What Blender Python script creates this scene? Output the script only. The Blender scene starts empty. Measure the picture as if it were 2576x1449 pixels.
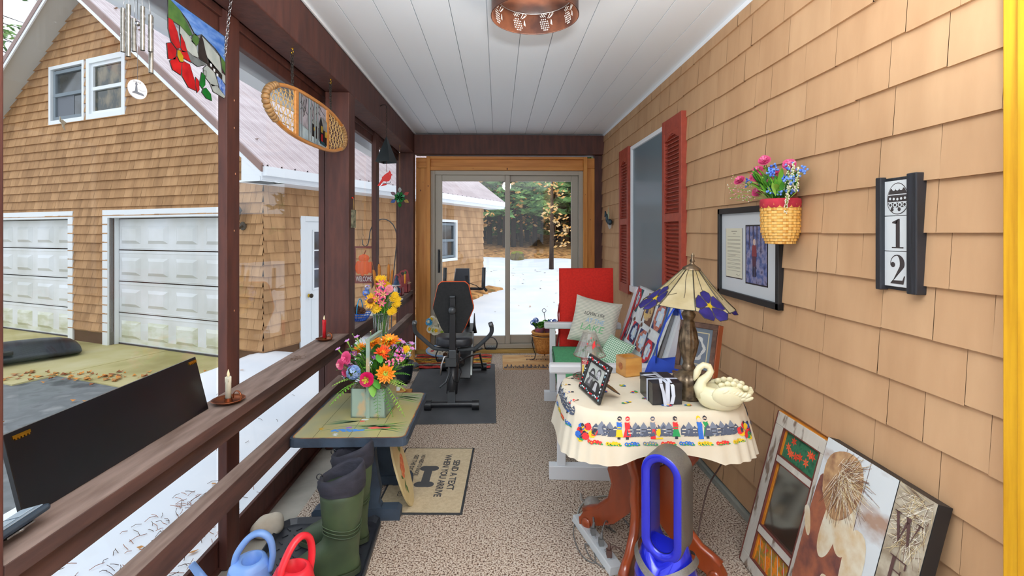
import bpy, math, random
from mathutils import Vector, Matrix, noise
sc = bpy.context.scene
COL = sc.collection
PI = math.pi
R = math.radians
# ---------------------------------------------------------------- camera
cd = bpy.data.cameras.new('camera'); cam = bpy.data.objects.new('camera', cd); COL.objects.link(cam)
cam.location = (0, 0, 1.44); cam.rotation_euler = (R(90), 0, -math.atan(35/1216))
cd.sensor_fit = 'HORIZONTAL'; cd.sensor_width = 36; cd.lens = 1216/2576*36; cd.shift_y = -138.5/2576
cd.clip_start = .02; cd.clip_end = 300
sc.camera = cam
# ---------------------------------------------------------------- sky
w = bpy.data.worlds.new('sky'); sc.world = w; w.use_nodes = True
nt = w.node_tree; bg = nt.nodes['Background']
tc = nt.nodes.new('ShaderNodeTexCoord'); nz = nt.nodes.new('ShaderNodeTexNoise'); cr = nt.nodes.new('ShaderNodeValToRGB')
nz.inputs['Scale'].default_value = 1.6; nz.inputs['Detail'].default_value = 4
cr.color_ramp.elements[0].color = (.80, .88, 1, 1); cr.color_ramp.elements[1].color = (1, 1, 1, 1)
nt.links.new(tc.outputs['Generated'], nz.inputs['Vector']); nt.links.new(nz.outputs['Fac'], cr.inputs['Fac'])
nt.links.new(cr.outputs['Color'], bg.inputs['Color']); bg.inputs['Strength'].default_value = 1.7
# ---------------------------------------------------------------- lamps: fixture bulb, added stand-in for a bounced camera flash
def lamp(name, typ, loc, energy, size, col, rot=(0, 0, 0), spread=None):
    d = bpy.data.lights.new(name, typ); d.energy = energy; d.color = col
    if typ == 'AREA':
        d.shape = 'DISK'; d.size = size
        if spread: d.spread = spread
    else: d.shadow_soft_size = size
    o = bpy.data.objects.new(name, d); COL.objects.link(o); o.location = loc; o.rotation_euler = rot
    return o
lamp('bounce_flash', 'AREA', (.1, -.2, 1.7), 270, .35, (.95, .98, 1), rot=(R(180), 0, 0))
lamp('fixture_bulb', 'POINT', (.17, 2.26, 2.36), 9, .09, (1, .95, .88))
sc.view_settings.view_transform = 'Standard'; sc.view_settings.look = 'None'
sc.view_settings.exposure = 0.0; sc.view_settings.gamma = 1; sc.view_settings.use_curve_mapping = False
try:
    sc.cycles.max_bounces = 8; sc.cycles.transparent_max_bounces = 24
    sc.cycles.caustics_reflective = False; sc.cycles.caustics_refractive = False
    sc.cycles.sample_clamp_indirect = 4
    sc.cycles.use_denoising = True
except Exception: pass
# ---------------------------------------------------------------- materials
def lin(c):
    return tuple(((v/255+.055)/1.055)**2.4 if v > 10 else v/255/12.92 for v in c)+(1,)
MATS = {}
def M(name, rgb, r=.6, m=0, rgb2=None, s=(12, 12, 12), b=0, bs=None, ramp=(.35, .65), det=4, coat=0, alpha=None, tr=0, em=0, sss=0, bd=.01, emc=None, loc=(0,0,0)):
    if name in MATS: return MATS[name]
    t = bpy.data.materials.new(name); t.use_nodes = True; n = t.node_tree; p = n.nodes['Principled BSDF']
    p.inputs['Base Color'].default_value = lin(rgb); p.inputs['Roughness'].default_value = r; p.inputs['Metallic'].default_value = m
    if coat: p.inputs['Coat Weight'].default_value = coat; p.inputs['Coat Roughness'].default_value = .1
    if tr: p.inputs['Transmission Weight'].default_value = tr
    if em: p.inputs['Emission Strength'].default_value = em; p.inputs['Emission Color'].default_value = lin(emc or rgb)
    if rgb2 or b:
        tc = n.nodes.new('ShaderNodeTexCoord'); mp = n.nodes.new('ShaderNodeMapping'); mp.inputs['Scale'].default_value = s; mp.inputs['Location'].default_value = loc
        nz = n.nodes.new('ShaderNodeTexNoise'); nz.inputs['Scale'].default_value = 1; nz.inputs['Detail'].default_value = det
        n.links.new(tc.outputs['Object'], mp.inputs['Vector']); n.links.new(mp.outputs['Vector'], nz.inputs['Vector'])
        if rgb2:
            cr = n.nodes.new('ShaderNodeValToRGB'); e = cr.color_ramp.elements
            e[0].position, e[1].position = ramp; e[0].color = lin(rgb2); e[1].color = lin(rgb)
            n.links.new(nz.outputs['Fac'], cr.inputs['Fac']); n.links.new(cr.outputs['Color'], p.inputs['Base Color'])
        if b:
            bp = n.nodes.new('ShaderNodeBump'); bp.inputs['Strength'].default_value = b; bp.inputs['Distance'].default_value = bd
            n.links.new(nz.outputs['Fac'], bp.inputs['Height']); n.links.new(bp.outputs['Normal'], p.inputs['Normal'])
    MATS[name] = t; return t
def M3(name, cols, s, r=.7, b=0, det=6, bd=.01, pos=None):   # several noise colours
    t = M(name, cols[0], r, 0, cols[1], s, b, det=det, bd=bd)
    cr = [x for x in t.node_tree.nodes if x.type == 'VALTORGB'][0].color_ramp
    while len(cr.elements) > 1: cr.elements.remove(cr.elements[-1])
    n = len(cols)
    for i, c in enumerate(cols):
        q = pos[i] if pos else .3+.4*i/(n-1)
        if i == 0: cr.elements[0].position = q; cr.elements[0].color = lin(c)
        else:
            e = cr.elements.new(q); e.color = lin(c)
    return t
def clear(name, tint=(255, 255, 255), gl=.04, ior=1.35, rough=.02, tf=1.0, body=None):
    """a thin clear sheet: what lies behind shows, its surface mirrors at a slant"""
    if name in MATS: return MATS[name]
    t = bpy.data.materials.new(name); t.use_nodes = True; n = t.node_tree; n.nodes.clear()
    o = n.nodes.new('ShaderNodeOutputMaterial'); mx = n.nodes.new('ShaderNodeMixShader'); tp = n.nodes.new('ShaderNodeBsdfTransparent')
    g = n.nodes.new('ShaderNodeBsdfGlossy'); f = n.nodes.new('ShaderNodeMath'); lw = n.nodes.new('ShaderNodeLayerWeight'); pw = n.nodes.new('ShaderNodeMath')
    lw.inputs['Blend'].default_value = .5; pw.operation = 'POWER'; pw.inputs[1].default_value = 4; f.operation = 'MULTIPLY_ADD'; f.inputs[1].default_value = ior-1; f.inputs[2].default_value = gl
    n.links.new(lw.outputs['Facing'], pw.inputs[0]); n.links.new(pw.outputs[0], f.inputs[0])
    g.inputs['Roughness'].default_value = rough; tp.inputs['Color'].default_value = lin(tint)
    n.links.new(f.outputs[0], mx.inputs['Fac']); n.links.new(tp.outputs['BSDF'], mx.inputs[1]); n.links.new(g.outputs['BSDF'], mx.inputs[2])
    if body:
        df = n.nodes.new('ShaderNodeBsdfPrincipled'); df.inputs['Base Color'].default_value = lin(body[0]); df.inputs['Roughness'].default_value = .3
        m2 = n.nodes.new('ShaderNodeMixShader'); m2.inputs['Fac'].default_value = body[1]
        n.links.new(mx.outputs[0], m2.inputs[1]); n.links.new(df.outputs['BSDF'], m2.inputs[2]); n.links.new(m2.outputs[0], o.inputs['Surface'])
    else: n.links.new(mx.outputs[0], o.inputs['Surface'])
    MATS[name] = t; return t
def stained(name, rgb, rgb2=None, s=(20, 20, 20)):
    """coloured art glass: light passes through it and scatters"""
    t = M(name, rgb, .25, 0, rgb2 or tuple(int(c*.8) for c in rgb), s)
    n = t.node_tree; p = n.nodes['Principled BSDF']; o = [x for x in n.nodes if x.type == 'OUTPUT_MATERIAL'][0]
    tl = n.nodes.new('ShaderNodeBsdfTranslucent'); mx = n.nodes.new('ShaderNodeMixShader'); mx.inputs['Fac'].default_value = .55
    src = p.inputs['Base Color'].links[0].from_socket; n.links.new(src, tl.inputs['Color'])
    n.links.new(p.outputs[0], mx.inputs[1]); n.links.new(tl.outputs[0], mx.inputs[2]); n.links.new(mx.outputs[0], o.inputs['Surface'])
    return t
def col(rgb, r=.6, m=0):
    return M('c%d_%d_%d_%d_%d' % (*rgb, int(r*100), int(m*100)), rgb, r, m)
# ---------------------------------------------------------------- mesh builder
def fr(o, u, v):
    u = Vector(u).normalized(); v = Vector(v); v = (v-u*v.dot(u)).normalized(); w_ = u.cross(v)
    m = Matrix.Identity(4)
    for i in range(3): m[i][0] = u[i]; m[i][1] = v[i]; m[i][2] = w_[i]; m[i][3] = o[i]
    return m
def rot(ax, deg, o=(0, 0, 0)): return Matrix.Translation(o) @ Matrix.Rotation(R(deg), 4, ax)
class MB:
    def __init__(s): s.v = []; s.f = []; s.m = []; s.sm = []; s.mats = []; s.X = Matrix.Identity(4)
    def mi(s, mat):
        if mat not in s.mats: s.mats.append(mat)
        return s.mats.index(mat)
    def add(s, vs, fs, mat, smooth=False, X=None):
        b = len(s.v); T = s.X @ X if X is not None else s.X
        s.v += [tuple(T @ Vector(p)) for p in vs]; k = s.mi(mat)
        for f in fs: s.f.append([b+i for i in f]); s.m.append(k); s.sm.append(smooth)
        return s
    def box(s, x0, x1, y0, y1, z0, z1, mat, X=None):
        v = [(x, y, z) for x in (x0, x1) for y in (y0, y1) for z in (z0, z1)]
        return s.add(v, [(0, 1, 3, 2), (4, 6, 7, 5), (0, 4, 5, 1), (2, 3, 7, 6), (0, 2, 6, 4), (1, 5, 7, 3)], mat, X=X)
    def cbox(s, c, d, mat, X=None):
        return s.box(c[0]-d[0]/2, c[0]+d[0]/2, c[1]-d[1]/2, c[1]+d[1]/2, c[2]-d[2]/2, c[2]+d[2]/2, mat, X)
    def cyl(s, p0, p1, r0, r1=None, mat=None, n=14, caps=True, smooth=True):
        r1 = r0 if r1 is None else r1; p0 = Vector(p0); p1 = Vector(p1); d = (p1-p0).normalized()
        a = Vector((0, 0, 1)) if abs(d.z) < .9 else Vector((1, 0, 0)); u = d.cross(a).normalized(); q = d.cross(u)
        vs = []
        for k in range(n):
            t = 2*PI*k/n; e = u*math.cos(t)+q*math.sin(t); vs += [p0+e*r0, p1+e*r1]
        fs = [(2*k, 2*k+1, (2*k+3) % (2*n), (2*k+2) % (2*n)) for k in range(n)]
        s.add(vs, fs, mat, smooth)
        if caps:
            s.add([vs[2*k] for k in range(n)], [tuple(range(n))], mat); s.add([vs[2*k+1] for k in range(n)], [tuple(reversed(range(n)))], mat)
        return s
    def tube(s, pts, r, mat, n=8, closed=False, smooth=True, caps=True, flat=1.0, up=None):
        P = [Vector(p) for p in pts]; N = len(P); rs = r if isinstance(r, (list, tuple)) else [r]*N
        def tan(i):
            a = P[(i-1) % N] if closed or i > 0 else P[0]; b = P[(i+1) % N] if closed or i < N-1 else P[-1]
            return (b-a).normalized()
        t = tan(0); a = Vector(up) if up else (Vector((0, 0, 1)) if abs(t.z) < .9 else Vector((1, 0, 0))); u = (a-t*a.dot(t)).normalized(); vs = []
        for i in range(N):
            t = tan(i); u = (u-t*u.dot(t)).normalized(); q = t.cross(u)
            for k in range(n):
                an = 2*PI*k/n+(PI/n if n == 4 else 0); vs.append(P[i]+(u*math.cos(an)+q*math.sin(an)*flat)*rs[i])
        fs = []
        for i in range(N if closed else N-1):
            for k in range(n):
                j = (i+1) % N; fs.append((i*n+k, i*n+(k+1) % n, j*n+(k+1) % n, j*n+k))
        if caps and not closed: fs += [tuple(reversed(range(n))), tuple((N-1)*n+k for k in range(n))]
        return s.add(vs, fs, mat, smooth)
    def lathe(s, prof, mat, c=(0, 0, 0), n=32, smooth=True, sx=1, sy=1, X=None, wob=None):
        vs = []; c = Vector(c)
        for (r, z) in prof:
            for k in range(n):
                t = 2*PI*k/n; q = r*(wob(t, z) if wob else 1); vs.append(c+Vector((q*math.cos(t)*sx, q*math.sin(t)*sy, z)))
        fs = []
        for i in range(len(prof)-1):
            for k in range(n): fs.append((i*n+k, i*n+(k+1) % n, (i+1)*n+(k+1) % n, (i+1)*n+k))
        return s.add(vs, fs, mat, smooth, X)
    def ball(s, c, r, mat, n=12, X=None):
        r = r if isinstance(r, (tuple, list)) else (r, r, r); h = max(4, n//2+1); vs = []; fs = []
        for i in range(h+1):
            a = PI*i/h
            for k in range(n):
                t = 2*PI*k/n; vs.append((c[0]+r[0]*math.sin(a)*math.cos(t), c[1]+r[1]*math.sin(a)*math.sin(t), c[2]+r[2]*math.cos(a)))
        for i in range(h):
            for k in range(n): fs.append((i*n+k, (i+1)*n+k, (i+1)*n+(k+1) % n, i*n+(k+1) % n))
        return s.add(vs, fs, mat, True, X)
    def prism(s, pts, a, b, mat, ax='y', X=None, smooth=False):
        def q(p, t): return {'y': (p[0], t, p[1]), 'z': (p[0], p[1], t), 'x': (t, p[0], p[1])}[ax]
        n = len(pts); vs = [q(p, a) for p in pts]+[q(p, b) for p in pts]
        s.add(vs, [(k, (k+1) % n, n+(k+1) % n, n+k) for k in range(n)], mat, smooth, X)
        s.add(vs[:n], [tuple(reversed(range(n)))], mat, False, X); return s.add(vs[n:], [tuple(range(n))], mat, False, X)
    def flat(s, pts, mat, z=0.0, X=None):
        return s.add([(p[0], p[1], z) for p in pts], [tuple(range(len(pts)))], mat, False, X)
    def rect(s, x0, x1, y0, y1, mat, z=0.0, X=None): return s.flat([(x0, y0), (x1, y0), (x1, y1), (x0, y1)], mat, z, X)
    def disc(s, cx, cy, r, mat, z=0.0, X=None, n=14, ry=None, ph=0):
        ry = ry or r; return s.flat([(cx+r*math.cos(ph+2*PI*k/n), cy+ry*math.sin(ph+2*PI*k/n)) for k in range(n)], mat, z, X)
    def line(s, pts, w_, mat, z=0.0, X=None):
        for a, b in zip(pts[:-1], pts[1:]):
            dx, dy = b[0]-a[0], b[1]-a[1]; L = math.hypot(dx, dy) or 1; nx, ny = -dy/L*w_/2, dx/L*w_/2; ex, ey = dx/L*w_*.3, dy/L*w_*.3
            s.flat([(a[0]+nx-ex, a[1]+ny-ey), (a[0]-nx-ex, a[1]-ny-ey), (b[0]-nx+ex, b[1]-ny+ey), (b[0]+nx+ex, b[1]+ny+ey)], mat, z, X)
        return s
    def loop(s, rings, mat, smooth=True, cap=True, X=None):   # rings of equal length skinned together
        n = len(rings[0]); vs = [p for r_ in rings for p in r_]; fs = []
        for i in range(len(rings)-1):
            for k in range(n): fs.append((i*n+k, i*n+(k+1) % n, (i+1)*n+(k+1) % n, (i+1)*n+k))
        if cap: fs += [tuple(reversed(range(n))), tuple((len(rings)-1)*n+k for k in range(n))]
        return s.add(vs, fs, mat, smooth, X)
    def text(s, txt, mat, x, y, w_, h, X=None, z=.001, shear=0, bold=0):
        cu = bpy.data.curves.new('t', 'FONT'); cu.body = txt; cu.resolution_u = 3; cu.shear = shear; cu.offset = bold
        o = bpy.data.objects.new('t', cu); me = bpy.data.meshes.new_from_object(o)
        vs = [v.co.copy() for v in me.vertices]; xs = [v.x for v in vs]; ys = [v.y for v in vs]
        if not vs: return s
        ax, ay = min(xs), min(ys); bx, by = max(xs)-ax, max(ys)-ay
        s.add([(x+(v.x-ax)/bx*w_, y+(v.y-ay)/by*h, z) for v in vs], [tuple(p.vertices) for p in me.polygons], mat, False, X)
        bpy.data.objects.remove(o); bpy.data.meshes.remove(me); bpy.data.curves.remove(cu); return s
    def build(s, name, parent=None, loc=(0, 0, 0), rz=0, bev=0, sub=0, rotm=None, fix=True):
        me = bpy.data.meshes.new(name); me.from_pydata(s.v, [], s.f); me.update()
        for m_ in s.mats: me.materials.append(m_)
        me.polygons.foreach_set('material_index', s.m); me.polygons.foreach_set('use_smooth', s.sm); me.update()
        o = bpy.data.objects.new(name, me); COL.objects.link(o); o.location = loc; o.rotation_euler = (0, 0, rz)
        if parent: o.parent = parent
        if bev:
            b = o.modifiers.new('b', 'BEVEL'); b.width = bev; b.segments = 2; b.limit_method = 'ANGLE'; b.angle_limit = R(40)
        if sub:
            b = o.modifiers.new('s', 'SUBSURF'); b.levels = sub; b.render_levels = sub
        return o
def tag(o, label=None, cat=None, group=None, kind=None):
    if label: o['label'] = label
    if cat: o['category'] = cat
    if group: o['group'] = group
    if kind: o['kind'] = kind
    return o
def thing(name, label, cat, loc=(0, 0, 0), rz=0, group=None, rot3=None):
    o = bpy.data.objects.new(name, None); COL.objects.link(o); o.location = loc; o.rotation_euler = rot3 or (0, 0, rz)
    o.empty_display_size = .05
    return tag(o, label, cat, group)
def struct(mb, name, bev=0, **k): return tag(mb.build(name, bev=bev, **k), kind='structure')
def copy_tree(o, parent=None):
    c = o.copy(); COL.objects.link(c)
    if parent: c.parent = parent
    for ch in o.children: copy_tree(ch, c)
    return c
def spl(pts, k=6):
    P = [Vector(p) for p in pts]; out = []
    for i in range(len(P)-1):
        p0, p1, p2, p3 = P[max(0, i-1)], P[i], P[i+1], P[min(len(P)-1, i+2)]
        for q in range(k): u = q/k; out.append(.5*((2*p1)+(p2-p0)*u+(2*p0-5*p1+4*p2-p3)*u*u+(3*p1-p0-3*p2+p3)*u**3))
    return out+[P[-1]]
def soft(pts, n=2):
    for _ in range(n): pts = [q for i in range(len(pts)) for a, b in [(pts[i], pts[(i+1) % len(pts)])] for q in ((a[0]*.75+b[0]*.25, a[1]*.75+b[1]*.25), (a[0]*.25+b[0]*.75, a[1]*.25+b[1]*.75))]
    return pts
def mbox(*a): return MB().box(*a)
def chain(mb, p0, p1, mat, link=.018, w_=.0052, r=.0016):
    p0 = Vector(p0); p1 = Vector(p1); L = (p1-p0).length; n = max(1, int(L/(link*.8))); d = (p1-p0).normalized()
    a = Vector((0, 1, 0)) if abs(d.y) < .9 else Vector((1, 0, 0)); u = d.cross(a).normalized(); v = d.cross(u)
    for i in range(n):
        c = p0+d*(L*(i+.5)/n); e = u if i % 2 else v
        pts = [c+d*(link/2*math.cos(t))+e*(w_*math.sin(t)) for t in [2*PI*k/8 for k in range(8)]]
        mb.tube(pts, r, mat, n=4, closed=True)
    return mb
def hook(mb, p, mat, s=.018):   # small cup hook under p
    x, y, z = p; pts = [(x, y, z+.004), (x, y, z-.3*s)]+[(x, y+s*.55*math.sin(t), z-.85*s+s*.55*math.cos(t)) for t in [R(a) for a in range(0, 280, 35)]]
    mb.tube(pts, s*.09, mat, n=6); mb.cyl((x, y, z), (x, y, z-.15*s), s*.3, mat=mat, n=8)
# ================================================================ palette
BROWN = M('brown_stain', (86, 46, 36), .62, 0, (66, 34, 28), (25, 25, 4), .25, det=6)
BROWNT = M('brown_worn_top', (134, 114, 104), .75, 0, (102, 82, 72), (30, 4, 30), .3, det=7)
BROWNR = M('brown_rail_face', (86, 58, 50), .8, 0, (58, 38, 34), (14, 3, 20), .4, det=8)
PINE = M('pine_board', (212, 146, 68), .5, 0, (190, 118, 44), (30, 30, 2.0), .1, det=5, ramp=(.3, .6))
PINEH = M('pine_header', (210, 142, 66), .5, 0, (186, 114, 42), (2.0, 30, 30), .1, det=5, ramp=(.3, .6))
PINEY = M('pine_yellow', (226, 172, 30), .5, 0, (198, 142, 14), (40, 40, 3), .1, det=5)
CEIL = M('ceiling_vinyl', (232, 238, 243), .45)
WHITE = M('white_trim', (236, 240, 244), .45)
VINYL = M('taupe_vinyl', (172, 166, 152), .4)
SHIN = M('house_shingle', (190, 151, 112), .75, 0, (178, 139, 101), (9, 9, 2.2), .3, det=6, bd=.006)
SHIN2 = M('house_shingle_pale', (194, 156, 117), .75, 0, (183, 145, 107), (9, 9, 2.2), .3, det=6, bd=.006)
GSH = [M('garage_shingle%d' % i, c, .8, 0, c2, (7, 7, 1.5), .3, det=7, bd=.008) for i, (c, c2) in enumerate([((188, 144, 98), (166, 124, 82)), ((195, 151, 105), (175, 133, 90)), ((180, 137, 92), (156, 116, 76))])]
DARKJ = M('joint_shadow_felt', (96, 66, 40), .9)
GWHITE = M('garage_white', (232, 236, 238), .45)
BLACKP = M('black_plastic', (26, 27, 30), .4)
BLACKM = M('black_metal', (22, 22, 26), .3)
STEEL = M('steel', (170, 170, 172), .28, 1)
BRASS = M('brass', (226, 182, 60), .25, 1)
LEAD = M('lead_came', (46, 46, 44), .5, .4)
PANE = clear('window_glass', (252, 254, 255), gl=.025, ior=1.35)
CONC = M('concrete', (178, 172, 160), .85, 0, (150, 145, 134), (5, 5, 5), .2)
# ================================================================ porch shell
XR, XL, YE, ZC = 1.28, -.99, 5.85, 2.62
YN = -1.6                                            # near end of the porch, behind the camera
CARPET = M3('carpet', [(74, 52, 40), (142, 118, 100), (190, 172, 154), (226, 218, 204), (164, 134, 110)], (120, 120, 120), .95, .9, det=3, bd=.008, pos=[.36, .44, .51, .58, .66])
struct(mbox(-1.02, XR, YN, YE+.1, -.06, 0, CARPET), 'floor')
struct(mbox(-1.30, -1.02, YN, YE+.1, -.08, -.004, CONC), 'trim_1')
# planked vinyl ceiling
mb = MB(); x = -1.02; i = 0
mb.box(-1.3, 1.34, YN, YE+.12, ZC+.012, ZC+.06, CEIL)
while x < 1.29:
    x2 = min(x+.192, 1.29); mb.box(x+.0017, x2-.0017, YN, YE+.02, ZC, ZC+.013, CEIL); x = x2
struct(mb, 'ceiling', .002)
mb = MB(); mb.box(XR-.022, XR+.01, YN, YE, ZC-.028, ZC, WHITE); mb.box(XL, XR, YE-.03, YE, ZC-.02, ZC, WHITE); mb.box(XL, XL+.012, YN, YE, ZC-.012, ZC, WHITE)
struct(mb, 'trim_2', .002)
# shingle courses: local x along the wall, z up, outward is -y
def subtract(rs, h):
    out = []
    for (a, b, c, d) in rs:
        if h[1] <= a or h[0] >= b or h[3] <= c or h[2] >= d: out.append((a, b, c, d)); continue
        if h[0] > a: out.append((a, h[0], c, d))
        if h[1] < b: out.append((h[1], b, c, d))
        m0, m1 = max(a, h[0]), min(b, h[1])
        if h[2] > c: out.append((m0, m1, c, h[2]))
        if h[3] < d: out.append((m0, m1, h[3], d))
    return out
def clip(poly, a, b, c):        # keep a*x+b*z<=c
    out = []
    for i in range(len(poly)):
        p, q = poly[i], poly[(i+1) % len(poly)]; fp, fq = a*p[0]+b*p[1]-c, a*q[0]+b*q[1]-c
        if fp <= 0: out.append(p)
        if fp*fq < 0: t = fp/(fp-fq); out.append((p[0]+(q[0]-p[0])*t, p[1]+(q[1]-p[1])*t))
    return out
def shingles(mb, x0, x1, z0, z1, zref, expo, wr, holes, mats, lip, rnd, X=None, clips=(), gap=.003, jit=.0):
    k0 = math.floor((z0-zref)/expo); k1 = math.ceil((z1-zref)/expo)
    for k in range(k0, k1):
        za, zb = zref+k*expo, zref+(k+1)*expo; x = x0-rnd.random()*wr[0]
        while x < x1:
            w_ = rnd.uniform(*wr); xa, xb = max(x+gap/2, x0), min(x+w_-gap/2, x1); x += w_
            if xb-xa < .004: continue
            mat = rnd.choice(mats); dz = rnd.uniform(-jit, jit); dl = rnd.uniform(-.0012, .0012)
            zb_ = za+dz
            rs = [(xa, xb, max(zb_, z0), min(zb+.004, z1))]
            if rs[0][3]-rs[0][2] < .002: continue
            for h in holes: rs = subtract(rs, h)
            for (a, b, c, d) in rs:
                poly = [(a, c), (b, c), (b, d), (a, d)]
                for cl in clips: poly = clip(poly, *cl)
                if len(poly) < 3: continue
                f = lambda z: -(lip+dl)*(1-(z-zb_)/(expo+.004))-.0015
                n = len(poly); vs = [(p[0], f(p[1]), p[1]) for p in poly]; mb.add(vs, [tuple(range(n))], mat, False, X)
                if c <= zb_+.0001: mb.add([(a, 0, c), (b, 0, c), (b, f(c), c), (a, f(c), c)], [(0, 1, 2, 3)], mat, False, X)
# house wall on the right, facing -x.  local x -> +y world? use frame: local x = -Y, outward(-y local) = -X
rnd = random.Random(4)
mb = MB(); FW = Matrix(((0, 1, 0, XR-.012), (-1, 0, 0, 0), (0, 0, 1, 0), (0, 0, 0, 1)))
WIN = (-4.46, -3.62, .95, 2.21)
mb.X = FW
for r_ in subtract([(-YE-.1, -YN, -.05, ZC+.05)], WIN): mb.box(r_[0], r_[1], 0, .12, r_[2], r_[3], DARKJ)
shingles(mb, -YE, -YN, .02, ZC, 1.44, .155, (.10, .36), [WIN], [SHIN, SHIN, SHIN2], .011, rnd, gap=.0014, jit=.0022)
struct(mb, 'wall_right')
# grey sill board at the foot of the wall
struct(mbox(XR-.045, XR, .1, YE, 0, .035, M('weathered_grey', (150, 150, 140), .8, 0, (112, 122, 120), (20, 3, 20), .3)), 'baseboard_right', .004)
# near jamb of yellow pine beside the camera
mb = MB()
mb.box(XR-.06, XR+.05, 1.095, 1.135, -.02, ZC, PINEY); mb.box(XR-.075, XR+.05, 1.04, 1.09, -.02, ZC, PINEY); mb.box(XR-.06, XR+.05, .9, 1.04, -.02, ZC, PINEY)
struct(mb, 'trim_3', .003)
# ---- window in the house wall
mb = MB(); mb.X = FW; a, b, c, d = WIN; T = .035
mb.box(a-T, a, -.03, .02, c-T, d+T, WHITE); mb.box(b, b+T, -.03, .02, c-T, d+T, WHITE); mb.box(a, b, -.03, .02, d, d+T, WHITE); mb.box(a-T, b+T, -.04, .02, c-T-.02, c, WHITE)
wi = struct(mb, 'window_1', .003)
GREYW = M('screened_sash', (120, 132, 140), .6)
mb = MB(); mb.X = FW
mb.box(a, b, .03, .05, 1.55, 1.62, GREYW)
for (p, q, u, v) in ((a, a+.05, c, d), (b-.05, b, c, d), (a, b, c, c+.06), (a, b, d-.05, d)): mb.box(p, q, .03, .05, u, v, GREYW)
mb.build('sash', wi)
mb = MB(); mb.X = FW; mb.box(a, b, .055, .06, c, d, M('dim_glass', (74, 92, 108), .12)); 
for (p, q, u, v) in ((a+.16, a+.2, c+.1, d-.1), (a+.2, b-.14, 1.68, 1.71), (a+.2, a+.24, 1.7, 2.02), (a+.2, b-.14, 1.98, 2.0)): mb.box(p, q, .0525, .0552, u, v, M('painted_reflection', (160, 176, 186), .5))  # pale bars painted on the glass in place of reflections
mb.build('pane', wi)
mb = MB(); mb.X = FW; mb.box(a, b, -.012, -.011, c, d, clear('insect_screen', (205, 212, 216), body=((136, 156, 168), .55), ior=1.05)); mb.build('insect_screen', wi)
# ---- shutters
RED = M('shutter_red', (160, 66, 46), .5, 0, (146, 57, 40), (30, 30, 30))
def shutter(label, y0, y1):
    t = thing('window_shutter', label, 'shutter', (XR-.028, (y0+y1)/2, .86), 0, 'red louvred shutters')
    w_ = (y1-y0)/2; H = 1.40; mb = MB()
    for s_ in (-1, 1): mb.box(-.028, .012, s_*w_, s_*(w_-.045), 0, H, RED)
    for (u, v) in ((0, .09), (.66, .72), (H-.10, H)): mb.box(-.026, .01, -w_+.04, w_-.04, u, v, RED)
    pts = [(-w_+.045, H-.16), (-w_+.045, H-.1), (w_-.045, H-.1), (w_-.045, H-.16)]+[(q*(w_-.045), H-.16+.045*(math.cos(q*PI)*.5+.5)) for q in (.7, .5, .25, 0, -.25, -.5, -.7)]
    mb.prism(pts, -.024, .0, RED, 'x'); mb.box(.002, .01, -w_+.02, w_-.02, .02, H-.02, RED); mb.build('frame', t, bev=.002)
    mb = MB()
    for (u, v) in ((.09, .66), (.72, H-.1)):
        n = int((v-u)/.028)
        for k in range(n):
            z = u+(k+.5)*(v-u)/n; mb.box(-.015, .015, -w_+.044, w_-.044, -.002, .003, RED, X=rot('Y', -38, (-.006, 0, z)))
    mb.build('louvres', t)
shutter('red louvred shutter on the far side of the window, beside the bird ornament', 4.53, 4.87)
shutter('red louvred shutter on the near side of the window, behind the lampshade', 3.20, 3.58)
# ================================================================ end wall with the sliding door
mb = MB(); mb.box(XL, XR+.02, YE-.12, YE+.08, 2.375, ZC-.018, BROWN); mb.box(1.17, XR+.01, YE-.02, YE+.1, 0, 2.4, BROWN); struct(mb, 'wall_end', .004)
def knots(mb, lst, y):
    K = M('pine_knot', (122, 66, 26), .6)
    for (x, z, r_) in lst: mb.add([(x+r_*.6*math.cos(t), y, z+r_*math.sin(t)) for t in [2*PI*k/10 for k in range(10)]], [tuple(range(10))], K)
mb = MB(); mb.box(-.985, -.855, YE-.02, YE+.05, .04, 2.22, PINE); mb.box(-.985, -.855, YE-.02, YE+.05, 2.222, 2.345, PINEH)
mb.box(1.075, 1.17, YE-.02, YE+.05, .04, 2.22, PINE); mb.box(1.075, 1.17, YE-.02, YE+.05, 2.222, 2.345, PINEH)
knots(mb, [(-.93, 1.95, .012), (-.9, 2.05, .006), (-.95, 1.3, .006), (1.12, 1.6, .007), (-.95, 2.28, .006)], YE-.0205); struct(mb, 'trim_4', .003)
mb = MB(); mb.box(-.855, -.81, YE-.06, YE+.05, .04, 2.355, PINE); mb.box(1.03, 1.075, YE-.06, YE+.05, .04, 2.355, PINE); mb.box(-.81, 1.03, YE-.06, YE+.05, 2.325, 2.355, PINEH)
mb.box(-.81, 1.03, YE-.02, YE+.04, 2.235, 2.325, PINEH); mb.box(-.81, 1.03, YE-.045, YE+.04, 2.192, 2.235, PINEH)
knots(mb, [(-.834, 2.0, .012), (1.05, 1.9, .006)], YE-.0605); knots(mb, [(.11, 2.21, .014), (-.3, 2.215, .006)], YE-.0455); struct(mb, 'trim_5', .003)
struct(mbox(-.99, 1.2, YE-.07, YE+.05, 0, .04, M('pine_sill', (190, 156, 84), .6, 0, (164, 130, 62), (3, 30, 30))), 'trim_6', .003)
dr = tag(thing('door_1', None, None, (0, YE, 0)), kind='structure')
def framebox(mb, x0, x1, z0, z1, y0, y1, l, r_, b, t, mat):
    mb.box(x0, x0+l, y0, y1, z0, z1, mat); mb.box(x1-r_, x1, y0, y1, z0, z1, mat); mb.box(x0+l, x1-r_, y0, y1, z0, z0+b, mat); mb.box(x0+l, x1-r_, y0, y1, z1-t, z1, mat)
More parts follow.
